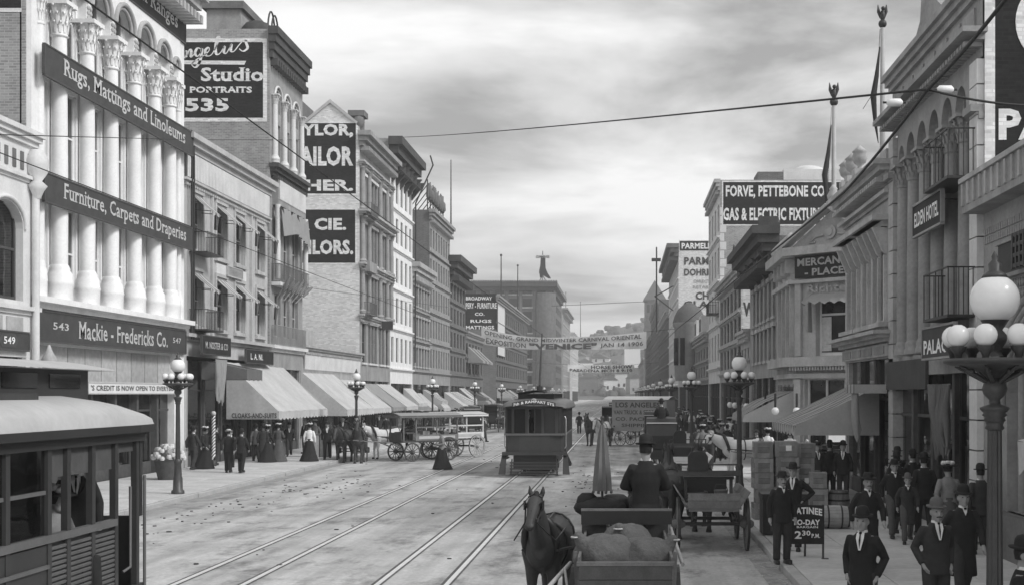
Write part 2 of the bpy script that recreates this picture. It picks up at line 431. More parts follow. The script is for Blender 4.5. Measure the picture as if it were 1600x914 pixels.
# ================================================================ ground, road, pavements
CURB_L, CURB_R = -13.4, 2.95
FACE_L, FACE_R = -18.5, 7.5
def ground():
    mb = MB(); xs = [-900, -600, -400, -250, -150, -80, -30, 10, 60, 130, 250, 400, 600, 900]; ys = [-80, 0, 100, 300, 500, 620, 680, 740, 800, 870, 950, 1050, 1180, 1300]
    r = random.Random(3); vs = []
    for y in ys:
        for x in xs:
            h = -0.06
            if y > 620:
                t = min(1, (y - 620) / 330); t = t * t * (3 - 2 * t)
                h += t * (38 + 16 * math.sin(x * 0.011 + 1) + 9 * math.sin(x * 0.031) + r.uniform(-3, 3))
            vs.append((x, y, h))
    n = len(xs)
    mb.add(vs, [(j * n + i, j * n + i + 1, (j + 1) * n + i + 1, (j + 1) * n + i) for j in range(len(ys) - 1) for i in range(n - 1)], True)
    for k, f in enumerate(mb.f):
        if mb.v[f[0]][1] >= 500: mb.mi[k] = 1
    tag(mb.build('ground', ['earth', 'hill']), 'bare earth and the hazy hill closing the end of the street', kind='structure')
    road = MB()
    road.quad((CURB_L, -40, 0), (CURB_R, -40, 0), (CURB_R, 640, 0), (CURB_L, 640, 0))
    tag(road.build('road', 'road'), 'dusty pale roadway with wheel marks', kind='structure')
    g = MB(); g.quad((CURB_R - 0.42, -40, .004), (CURB_R, -40, .004), (CURB_R, 160, .004), (CURB_R - 0.42, 160, .004))
    g.quad((CURB_L, -40, .004), (CURB_L + 0.5, -40, .004), (CURB_L + 0.5, 160, .004), (CURB_L, 160, .004))
    tag(g.build('gutter', 'gutter'), 'dirty paved gutter along the kerbs', kind='structure')
    for nm, x0, x1, y0, y1, lab in (('pavement', CURB_R + 0.2, 60, -40, 620, 'pale concrete pavement in front of the shaded shops'), ('pavement', -70, CURB_L - 0.2, -40, 620, 'pale concrete pavement below the big awnings')):
        p = MB(); p.box(x0, x1, y0, y1, -0.05, 0.125)
        po = tag(p.build(nm, 'slab'), lab, kind='structure')
        pj = MB()
        if x0 > 0: xs_, ya, yb, st = [CURB_R + 0.2, 4.55, 6.05, 7.55], 5.0, 62.0, 1.5
        else: xs_, ya, yb, st = [-18.6, -16.9, -15.25, CURB_L - 0.2], 30.0, 78.0, 1.65
        pj.quad((xs_[0], ya, .129), (xs_[-1], ya, .129), (xs_[-1], yb, .129), (xs_[0], yb, .129)); pj.build('joint_bed', 'joint', po)
        cache = {}
        y = ya
        while y < yb - 0.1:
            for a, b in zip(xs_, xs_[1:]):
                k = round(b - a, 3)
                if k not in cache:
                    s = MB(); w_ = b - a; e = 0.008; t = 0.012
                    s.loft([[(e, e, 0), (w_ - e, e, 0), (w_ - e, st - e, 0), (e, st - e, 0)], [(e, e, .02), (w_ - e, e, .02), (w_ - e, st - e, .02), (e, st - e, .02)],
                            [(e + t, e + t, .025), (w_ - e - t, e + t, .025), (w_ - e - t, st - e - t, .025), (e + t, st - e - t, .025)]], smooth=False)
                    cache[k] = s.mesh('paving_slab', 'slab')
                obj('paving_slab', cache[k], po, (a, y, 0.126 + rnd.uniform(-.003, .002)), (rnd.uniform(-.001, .001), rnd.uniform(-.001, .001), 0))
            y += st
    for cx, s_, ya, yb, lab in ((CURB_R, 1, 6, 66, 'worn granite kerb beside the parked wagons'), (CURB_L, -1, 30, 84, 'granite kerb of the awning side')):
        k = MB()
        k.box(cx, cx + s_ * .2, yb, 620, -0.05, 0.14); k.box(cx, cx + s_ * .2, -40, ya, -0.05, 0.14)
        ko = tag(k.build('kerb', 'kerb'), lab, kind='structure')
        st = MB(); ln = 1.5; e = .006
        x0, x1 = (0, .2) if s_ > 0 else (-.2, 0)
        st.loft([[(x0, e, -.05), (x1, e, -.05), (x1, ln - e, -.05), (x0, ln - e, -.05)], [(x0, e, .125), (x1, e, .125), (x1, ln - e, .125), (x0, ln - e, .125)],
                 [(x0 + .02, e + .01, .145), (x1 - .02, e + .01, .145), (x1 - .02, ln - e - .01, .145), (x0 + .02, ln - e - .01, .145)]], smooth=False)
        me = st.mesh('kerb_stone', 'kerb')
        for i in range(int((yb - ya) / ln)): obj('kerb_stone', me, ko, (cx + rnd.uniform(-.012, .012), ya + i * ln, rnd.uniform(-.01, .008)), (0, 0, rnd.uniform(-.006, .006)))
ground()

for cx, lab in ((-7.12, 'tram track with bright rails on the awning side of the street'), (-3.62, 'tram track with bright rails on which the far tram stands')):
    t = thing('tram_track', lab, 'track', (cx, 0, 0), group='tram tracks')
    for s_ in (-1, 1):
        r_ = MB(); x = s_ * .6
        r_.box(x - .042, x + .042, 3, 620, -0.05, .016)
        ro = r_.build('rail', 'rail', t)
        g = MB(); g.quad((x - .11, 3, .0075), (x + .08, 3, .0075), (x + .08, 620, .0075), (x - .11, 620, .0075)); g.build('rail_bed', 'groove', ro)
def litter():
    r = random.Random(8); mb = MB()
    for _ in range(240):
        k = r.random()
        if k < .3: x, y = r.gauss(-10.3, .9), r.gauss(44, 4)
        elif k < .5: x, y = r.gauss(-1.0, .5), r.gauss(46, 5)
        elif k < .7: x, y = r.gauss(-11.6, .6), r.gauss(34, 4)
        else: x, y = r.uniform(-12.5, 2), r.uniform(14, 90)
        s_ = r.uniform(.015, .045); mb.ball((x, y, s_ * .3), (s_ * r.uniform(.8, 1.8), s_ * 1.3, s_ * .5), 6, 4)
    tag(mb.build('droppings', 'dung'), 'dark horse droppings scattered over the roadway', 'droppings', kind='stuff')
    mb = MB()
    for _ in range(420):
        x, y = CURB_R - abs(r.gauss(0, .28)) - .02, r.uniform(17, 46); a = r.uniform(0, 6.28); l_ = r.uniform(.05, .2); h = r.uniform(.01, .04)
        mb.beam((x, y, h), (x + l_ * math.cos(a), y + l_ * math.sin(a), h + r.uniform(-.004, .01)), .012, .006)
    tag(mb.build('straw', 'straw'), 'loose straw and scraps lying in the gutter', 'straw', kind='stuff')
litter()

# ================================================================ building kit
class Bld:
    """front coordinates: u from the near end to the far end, n out of the front, w up"""
    def __init__(s, name, label, side, d0, d1, H, X=None, cat='building', group='shop buildings lining the street'):
        s.side = side; s.W = d1 - d0 - 0.02; s.H = H; s.d0 = d0 + .01
        s.X = X if X is not None else (FACE_L if side < 0 else FACE_R)
        s.sg = 1 if side < 0 else -1
        s.F = Matrix(((0, s.sg, 0), (1, 0, 0), (0, 0, 1)))
        s.root = thing(name, label, cat, (s.X, s.d0, 0), group=group)
        s.rd = (0, 1, 0) if side < 0 else (0, -1, 0)
    def u(s, x, n=0.0):                         # front coordinate of a photograph column
        return 2000.0 * (s.X + s.sg * n) / (x - 972) - s.d0
    def p(s, mb, name, mat, parent=None): return mb.build(name, mat, parent or s.root, s.F)
    def box(s, name, mat, u0, u1, n0, n1, w0, w1, parent=None):
        return s.p(MB().box(u0, u1, n0, n1, w0, w1), name, mat, parent)
    def shell(s, mat, side_mat, holes, D=14, reveal=0.3, n0=0.0, w0=0.1, rmat='roof', parapet=0.7):
        W, H = s.W, s.H
        us = sorted({0.0, W} | {round(h[0], 4) for h in holes} | {round(h[1], 4) for h in holes})
        ws = sorted({w0, H} | {round(h[2], 4) for h in holes} | {round(h[3], 4) for h in holes})
        us = [q for q in us if 0 <= q <= W]; ws = [q for q in ws if w0 <= q <= H]
        mb = MB()
        for a, b in zip(us, us[1:]):
            run = None
            for c, d in zip(ws, ws[1:]):
                uc, wc = (a + b) / 2, (c + d) / 2
                hole = any(h[0] < uc < h[1] and h[2] < wc < h[3] for h in holes)
                if not hole: run = (run[0], d) if run else (c, d)
                if (hole or d == ws[-1]) and run:
                    mb.quad((a, n0, run[0]), (a, n0, run[1]), (b, n0, run[1]), (b, n0, run[0])); run = None
        for h in holes:
            a, b, c, d = h[:4]; r = -(h[4] if len(h) > 4 else reveal)
            mb.quad((a, n0, c), (a, r, c), (a, r, d), (a, n0, d)); mb.quad((b, n0, c), (b, n0, d), (b, r, d), (b, r, c))
            mb.quad((a, n0, d), (a, r, d), (b, r, d), (b, n0, d)); mb.quad((a, n0, c), (b, n0, c), (b, r, c), (a, r, c))
        s.p(mb, 'front_wall', mat)
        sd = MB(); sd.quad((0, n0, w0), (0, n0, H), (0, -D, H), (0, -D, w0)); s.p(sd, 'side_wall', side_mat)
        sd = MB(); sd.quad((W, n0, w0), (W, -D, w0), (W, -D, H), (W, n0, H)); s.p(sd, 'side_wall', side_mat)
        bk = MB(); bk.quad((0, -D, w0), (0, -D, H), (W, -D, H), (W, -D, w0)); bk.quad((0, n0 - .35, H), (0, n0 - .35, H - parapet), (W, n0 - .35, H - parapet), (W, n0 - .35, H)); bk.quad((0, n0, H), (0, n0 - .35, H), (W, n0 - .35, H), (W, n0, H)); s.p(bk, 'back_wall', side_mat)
        rf = MB(); rf.quad((0.02, -.36, H - parapet), (0.02, -D, H - parapet), (W - .02, -D, H - parapet), (W - .02, -.36, H - parapet)); s.p(rf, 'roof', rmat)
    # ---------------- windows: frame > panes, blind or curtains behind the glass
    _wc = {}
    def win(s, u0, u1, w0, w1, n=-.22, frame='frame_dark', far=False, blind=None, curtain=False, mull=0, fw=0.07, arch=False):
        w_, h_ = round(u1 - u0, 2), round(w1 - w0, 2)
        k = (s.side, w_, h_, frame, far, mull, fw, arch)
        if k not in Bld._wc:
            mb = MB()
            mb.box(0, fw, -.05, .05, 0, h_); mb.box(w_ - fw, w_, -.05, .05, 0, h_); mb.box(fw, w_ - fw, -.05, .05, h_ - fw, h_); mb.box(fw, w_ - fw, -.06, .08, 0, fw * 1.2)
            mid = h_ * .52
            mb.box(fw, w_ - fw, -.045, .045, mid - fw * .4, mid + fw * .4)
            for i in range(mull):
                c = w_ * (i + 1) / (mull + 1); mb.box(c - fw * .35, c + fw * .35, -.04, .04, fw * 1.2, mid - fw * .4); mb.box(c - fw * .35, c + fw * .35, -.04, .04, mid + fw * .4, h_ - fw)
            fr = mb.mesh('window', frame, s.F)
            a = MB(); a.quad((fw, 0, fw), (fw, 0, mid), (w_ - fw, 0, mid), (w_ - fw, 0, fw))
            b = MB(); b.quad((fw, .012, mid), (fw, .012, h_ - fw), (w_ - fw, .012, h_ - fw), (w_ - fw, .012, mid))
            gm = 'dark_glass' if far else GLASS
            Bld._wc[k] = (fr, a.mesh('pane', gm, s.F), b.mesh('pane', gm, s.F))
        fr, pa, pb = Bld._wc[k]
        o = obj('window', fr, s.root, s.F @ Vector((u0, n, w0)))
        obj('pane', pa, o); obj('pane', pb, o)
        if blind and not far:
            bl = MB(); hb = h_ * blind; bl.quad((.05, -.12, h_ - hb), (.05, -.12, h_ - .02), (w_ - .05, -.12, h_ - .02), (w_ - .05, -.12, h_ - hb)); bl.build('blind', 'blind', o, s.F)
        if curtain and not far:
            cu = MB()
            for x0, x1 in ((.05, w_ * .3), (w_ * .7, w_ - .05)):
                m_ = 8; r0 = [(x0 + (x1 - x0) * i / m_, -.2 + .035 * (-1) ** i, .05) for i in range(m_ + 1)]; r1 = [(a_, b_, h_ - .05) for a_, b_, _ in r0]
                cu.loft([r0, r1], closed=False)
            cu.build('curtain', 'curtain', o, s.F)
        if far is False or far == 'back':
            bk = MB(); bk.quad((0, -.6, 0), (0, -.6, h_), (w_, -.6, h_), (w_, -.6, 0)); bk.build('room_shade', 'shop_dark', o, s.F)  # dark sheet stands in for the unlit room behind the glass
        return o
    def cornice(s, name, mat, w0, w1, proj, u0=None, u1=None, dent=0, steps=3, wrap=True):
        u0 = 0 if u0 is None else u0; u1 = s.W if u1 is None else u1
        mb = MB(); h = (w1 - w0) / steps
        for i in range(steps):
            pr = proj * (0.35 + 0.65 * (i / max(1, steps - 1))) if steps > 1 else proj
            e = pr * .6 if wrap else 0
            mb.box(u0 - e + .012 * i, u1 + e - .012 * i, -.02 - .003 * i, pr, w0 + i * h, w0 + (i + 1) * h - (.0 if i == steps - 1 else .0))
        o = s.p(mb, name, mat)
        if dent:
            k = int((u1 - u0) / dent); me = MB().box(-dent * .28, dent * .28, 0, proj * .8, -h * .8, 0).mesh('dentil', mat, s.F)
            bl = MB()
            for i in range(k):
                c = u0 + (i + .5) * (u1 - u0) / k; bl.box(c - dent * .28, c + dent * .28, .0, proj * .75, w0 - h * .9, w0 - .004)
            d = s.p(bl, 'dentil_row', mat, o); d['kind'] = 'stuff'
        return o
    def sign(s, u0, u1, w0, w1, n0, texts, mat='sign_grey', rim='frame_dark', t=.08, name='shop_sign', serif=False):
        """board on the front; texts = (string, a0, a1, b0, b1, material) in board fractions along the reading direction"""
        o = s.box(name, mat, u0, u1, n0, n0 + t, w0, w1)
        if rim:
            r = MB(); e = .05
            r.box(u0 - .02, u1 + .02, n0, n0 + t + .02, w0 - e, w0); r.box(u0 - .02, u1 + .02, n0, n0 + t + .02, w1, w1 + e); r.box(u0 - e, u0 - .001, n0, n0 + t + .018, w0 + .001, w1 - .001); r.box(u1 + .001, u1 + e, n0, n0 + t + .018, w0 + .001, w1 - .001)
            s.p(r, 'sign_rim', rim, o)
        W_, H_ = u1 - u0, w1 - w0
        for tx, a0, a1, b0, b1, m_, bold in texts:
            us = u0 + a0 * W_ if s.side < 0 else u1 - a0 * W_
            letters(o, tx, s.F @ Vector((us, n0 + t, w0 + b0 * H_)), s.rd, (a1 - a0) * W_, (b1 - b0) * H_, m_, bold=bold, t=.01, serif=serif)
        return o
    def awning(s, u0, u1, wt, wb, proj, mat='canvas', val=.3, sides=True, scallop=True, sag=.06, nseg=10, n0=0.04, vmat=None):
        a = MB(); m_ = 7; rings = []
        for i in range(m_ + 1):
            t = i / m_; rings.append([(u0 + (u1 - u0) * j / nseg, n0 + proj * t, wt + (wb - wt) * t - sag * math.sin(math.pi * t) * (1 + .35 * math.sin(j * 2.1 + i)) - .015 * math.sin(j * 3.7 + u0)) for j in range(nseg + 1)])
        a.loft(rings, closed=False)
        o = s.p(a, 'awning', mat)
        v = MB(); k = max(4, int((u1 - u0) / .28)); top = []; bot = []
        if val:
            for j in range(k * 4 + 1):
                uu = u0 + (u1 - u0) * j / (k * 4); sc_ = (abs(math.sin(math.pi * j / 4)) * .09 if scallop else .02 * math.sin(j))
                top.append((uu, n0 + proj + .004, wb)); bot.append((uu, n0 + proj + .03 * math.sin(j * .9), wb - val + .09 - sc_))
            v.loft([top, bot], closed=False, smooth=False)
            s.p(v, 'valance', vmat or mat, o)
        if sides:
            for uu in (u0, u1):
                q = MB(); q.add([(uu, n0, wt), (uu, n0 + proj, wb), (uu, n0 + proj, wb - val * .9), (uu, n0, wb - val * .9)], [(0, 1, 2, 3)]); s.p(q, 'awning_side', vmat or mat, o)
        ar = MB()
        for uu in (u0 + .05, u1 - .05): ar.tube([(uu, .0, wb + .05), (uu, n0 + proj, wb - .02)], .018, 6)
        ar.tube([(u0, n0 + proj - .02, wb - .02), (u1, n0 + proj - .02, wb - .02)], .02, 6)
        s.p(ar, 'awning_frame', 'iron', o)
        return o
    def shopfront(s, u0, u1, w1, bays=3, pier='mid_stone', depth=1.2, glassn=-.16):
        """shop windows between piers inside an opening cut in the front"""
        W_ = u1 - u0
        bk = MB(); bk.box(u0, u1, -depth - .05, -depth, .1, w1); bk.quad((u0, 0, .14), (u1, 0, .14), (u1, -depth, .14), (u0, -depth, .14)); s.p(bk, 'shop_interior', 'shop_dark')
        for i in range(bays):
            a, b = u0 + W_ * i / bays + .1, u0 + W_ * (i + 1) / bays - .1
            st = s.box('stall_riser', 'wood_dark', a, b, glassn - .05, glassn + .05, .12, .62)
            fr = MB(); fr.box(a, a + .08, glassn - .04, glassn + .04, .62, w1); fr.box(b - .08, b, glassn - .04, glassn + .04, .62, w1); fr.box(a + .08, b - .08, glassn - .04, glassn + .04, w1 * .72, w1 * .72 + .08)
            fo = s.p(fr, 'shop_window', 'frame_dark')
            g = MB(); g.quad((a + .08, glassn, .62), (a + .08, glassn, w1 * .72), (b - .08, glassn, w1 * .72), (b - .08, glassn, .62)); s.p(g, 'pane', GLASS, fo)
            g = MB(); g.quad((a + .08, glassn, w1 * .72 + .08), (a + .08, glassn, w1), (b - .08, glassn, w1), (b - .08, glassn, w1 * .72 + .08)); s.p(g, 'pane', 'dark_glass', fo)
            gd = MB(); r = random.Random(int(u0 * 10) + i)
            for q in range(6): c = a + .2 + (b - a - .4) * q / 5; gd.box(c - .1, c + .1, glassn - .6, glassn - .35, .62, .62 + r.uniform(.4, 1.5))
            go = s.p(gd, 'window_goods', r.choice(['suit_light', 'curtain', 'suit_grey', 'wood']), fo); go['kind'] = 'stuff'
        for i in range(bays + 1):
            c = u0 + W_ * i / bays; c = min(max(c, u0 + .12), u1 - .12)
            s.box('pier', pier if i in (0, bays) else 'wood_dark', c - .1, c + .1, glassn - .1, -.02, .1, w1)
    def balcony(s, u0, u1, w0, proj=.8, h=.85, mat='iron', gap=.13):
        o = s.box('balcony', mat, u0, u1, .01, proj, w0 - .06, w0)
        r = MB(); k = int((u1 - u0) / gap)
        r.box(u0, u1, proj - .03, proj, w0 + h - .03, w0 + h)
        for i in range(k + 1): c = u0 + (u1 - u0) * i / k; r.box(c - .01, c + .01, proj - .028, proj - .008, w0, w0 + h - .03)
        for uu in (u0, u1 - .025):
            r.box(uu, uu + .025, .01, proj - .031, w0 + h - .031, w0 + h - .002)
            for j in range(6): c = .05 + (proj - .1) * j / 6; r.box(uu, uu + .018, c, c + .018, w0, w0 + h - .03)
        q = s.p(r, 'railing', mat, o); q['kind'] = 'stuff'
        return o
    def fill_grid(s, cols, rows, mat, smat, far='back', frame='frame_dark', D=14, reveal=.25, shop=None, blind=.3, n=None, trim=None, mull=0):
        """rectangular windows at every column x row, plus an optional shop opening (u0, u1, w1, bays)"""
        holes = [(a, b, c, d) for a, b in cols for c, d in rows]
        hs = list(holes)
        if shop: hs.append((shop[0], shop[1], .1, shop[2], 1.3))
        s.shell(mat, smat, hs, D=D, reveal=reveal)
        r = random.Random(int(s.d0 * 7))
        for h in holes:
            s.win(*h, n=-reveal + .08, frame=frame, far=far if far in (True, False) else False, blind=r.choice([0, .3, .5, blind]), curtain=r.random() < .3, mull=mull)
            if trim:
                a, b, c, d = h; s.box('window_head', trim, a - .14, b + .14, .004, .14, d, d + .2); s.box('sill', trim, a - .1, b + .1, .004, .12, c - .14, c - .002)
        if shop: s.shopfront(shop[0], shop[1], shop[2], shop[3])
def drape(b, u0, u1, n, wt, wb, mat, k=9, seed=1, parent=None, name='furled_awning'):
    r_ = random.Random(seed); q = MB()
    for i in range(k):
        t = (i + .5) / k; u = u0 + (u1 - u0) * t; l_ = wt - (wt - wb) * r_.uniform(.75, 1.0); um = (u0 + u1) / 2
        q.tube([(u, n, wt), (u + (um - u) * .35, n + r_.uniform(-.05, .05), wt + (l_ - wt) * .4), (u + (um - u) * .5, n - .05 + r_.uniform(-.06, .06), wt + (l_ - wt) * .8), (u + (um - u) * .4, n - .05, l_)], [.03, .07 + r_.uniform(0, .03), .06, .02], 7)
    return b.p(q, name, mat, parent)
def col_mesh(F, h, r, mat, base=.5, cap=.7, n=16, plain=False):
    sh = MB(); sh.lathe([(r * 1.0, base), (r * 1.02, base + (h - base - cap) * .3), (r * .88, h - cap)], n)
    ba = MB()
    if plain: ba.lathe([(r * 1.35, 0), (r * 1.35, base * .35), (r * 1.2, base * .4), (r * 1.25, base * .7), (r, base)], n)
    else: ba.lathe([(r * 1.55, 0), (r * 1.6, base * .42), (r * 1.68, base * .46), (r * 1.6, base * .52), (r * 1.5, base * .74), (r * 1.25, base * .84), (r * 1.28, base * .88), (r * 1.05, base)], n)
    ca = MB()
    ca.lathe([(r * .92, h - cap), (r * 1.12, h - cap + .03), (r * .98, h - cap + .08), (r * 1.02, h - cap * .5), (r * 1.15, h - cap * .2), (r * 1.3, h - cap * .12)], n)
    for row, (z0, lh, k, big) in enumerate(((h - cap * .9, cap * .36, 12, 1.0), (h - cap * .68, cap * .4, 12, 1.1), (h - cap * .4, cap * .3, 8, 1.25))):
        for i in range(k):
            t = 2 * math.pi * (i + row * .5) / k; c_, s_ = math.cos(t), math.sin(t); w_ = r * 1.9 * math.pi / k * .42
            prof = [(r * 1.02 * big, z0, w_ * .7), (r * 1.1 * big, z0 + lh * .5, w_), (r * 1.28 * big, z0 + lh * .88, w_ * .9), (r * 1.42 * big, z0 + lh * .86, w_ * .55), (r * 1.42 * big, z0 + lh * .7, w_ * .2)]
            ca.loft([[(q_ * c_ - e_ * s_, q_ * s_ + e_ * c_, z_), (q_ * c_ * 1.04, q_ * s_ * 1.04, z_ + .01), (q_ * c_ + e_ * s_, q_ * s_ - e_ * c_, z_)] for q_, z_, e_ in prof], closed=False)
    ca.box(-r * 1.6, r * 1.6, -r * 1.6, r * 1.6, h - cap * .12, h)
    return sh.mesh('column', mat, F), ba.mesh('column_base', mat, F), ca.mesh('capital', mat, F)
def column(b, ms, u, n, w):
    o = obj('column', ms[0], b.root, b.F @ Vector((u, n, w))); obj('column_base', ms[1], o); obj('capital', ms[2], o); return o
def arch_panel(mb, u0, u1, ws, wt, n0, n1, k=12, rise=1.0):
    """plate from n1 (back) to n0 (front) between u0..u1, ws..wt, with a round-headed opening springing at ws"""
    c, r = (u0 + u1) / 2, (u1 - u0) / 2
    pts = [(c - r * math.cos(math.pi * i / k), ws + r * rise * math.sin(math.pi * i / k)) for i in range(k + 1)]
    for (a, wa), (b, wb) in zip(pts, pts[1:]):
        mb.quad((a, n0, wa), (a, n0, wt), (b, n0, wt), (b, n0, wb)); mb.quad((a, n0, wa), (b, n0, wb), (b, n1, wb), (a, n1, wa))
def ring_mold(b, u0, u1, ws, n, r_, mat, name='arch_moulding', k=14, rise=1.0, w=.07):
    c, r = (u0 + u1) / 2, (u1 - u0) / 2
    mb = MB(); mb.tube([(c - (r + r_) * math.cos(math.pi * i / k), n, ws + (r * rise + r_) * math.sin(math.pi * i / k)) for i in range(k + 1)], w, 6)
    return b.p(mb, name, mat)
def wall_sign(parent_b, x0, x1, z0, z1, u=-.02, mat='sign_brick', border=None, bw=.18):
    """painted sign on the side wall facing the camera; x in world metres"""
    b = parent_b
    def bd(nm, m, t, e):
        q = MB(); q.box(x0 - b.X - e, x1 - b.X + e, -t, -.004, z0 - e, z1 + e); return q.build(nm, m, b.root)
    o = bd('painted_sign', mat, .02, 0)
    if border:
        r = MB(); X0, X1 = x0 - b.X, x1 - b.X; e = bw
        r.box(X0 - e, X1 + e, -.018, -.003, z1, z1 + e); r.box(X0 - e, X1 + e, -.018, -.003, z0 - e, z0); r.box(X1, X1 + e, -.018, -.003, z0, z1); r.box(X0 - e, X0, -.018, -.003, z0, z1); r.build('sign_border', border, o)
    return o
def wtext(b, o, s_, xl, xr, z0, z1, mat='letter_white', bold=.03, t=.03, curve=None, serif=False):
    letters(o, s_, (xl - b.X, -t, z0), (1, 0, 0), None if xl is None else xr - xl, z1 - z0, mat, bold=bold, t=0, curve=curve, serif=serif)
# ================================================================ buildings on the sunny side, from the near end
def shop_549():
    b = Bld('corner_shop', 'low pale stone building with arched windows and sunken frieze, number 549', -1, 24, 39.9, 11.3, X=-18.3)
    aw = [(13.0, 15.1), (9.2, 12.2), (5.2, 8.2)]
    holes = [(a, c, 6.1, 9.15, .35) for a, c in aw] + [(.6, 15.3, .1, 4.4, 1.3)]
    b.shell('pale_stone', 'brick', holes)
    for a, c in aw:
        b.win(a, c, 6.1, 9.1, n=-.28, mull=1, fw=.1, blind=.0)
        mb = MB(); arch_panel(mb, a, c, 8.3, 9.16, .006, -.3, rise=.75 / ((c - a) / 2)); b.p(mb, 'arch_head', 'pale_stone'); ring_mold(b, a, c, 8.3, .03, .1, 'pale_stone', rise=.75 / ((c - a) / 2))
    b.cornice('cornice', 'pale_stone', 10.9, 11.35, .3)
    b.cornice('belt_course', 'pale_stone', 5.7, 5.95, .18, steps=2); b.cornice('belt_course', 'pale_stone', 9.75, 9.95, .15, steps=2)
    for i in range(18):
        c = 15.4 - i * .5; b.box('slot_shade', 'dark_stone', c, c + .2, .004, .03, 10.1, 10.65)  # raised dark slabs stand in for the shade inside sunken slots
    for i in range(5):
        c = 15.0 - i * 1.3; b.box('panel', 'grey_stone', c - 1.0, c, .004, .05, 5.15, 5.6)
    pl = MB(); pl.tube([(15.6, .16, .1), (15.6, .16, 9.4)], .11, 10); b.p(pl, 'corner_shaft', 'pale_stone')
    q = MB(); q.lathe([(.1, 0), (.2, .25), (.3, .4), (.14, .55), (.3, .8), (.34, 1.2), (.2, 1.5)], 12, (15.6, .2, 9.3)); b.p(q, 'corner_finial', 'pale_stone')
    q = MB(); q.lathe([(.05, 0), (.2, .2), (.24, .45), (.1, .7), (.03, .9)], 10, (15.65, .55, 3.9)); b.p(q, 'hanging_ornament', 'grey_stone')
    o = b.sign(11.0, 15.2, 4.62, 5.12, .05, [], 'sign_grey')
    d = MB(); d.prism([(-.62, 0), (-.4, .2), (.4, .2), (.62, 0), (.4, -.2), (-.4, -.2)], lambda p, q_, t: (13.9 + p, t, 4.87 + q_), .13, .14); b.p(d, 'number_plate', 'frame_dark', o)
    letters(o, '549', b.F @ Vector((13.55, .15, 4.76)), b.rd, .7, .22, 'letter_white', bold=.02)
    b.shopfront(.6, 15.3, 4.4, 5)
shop_549()

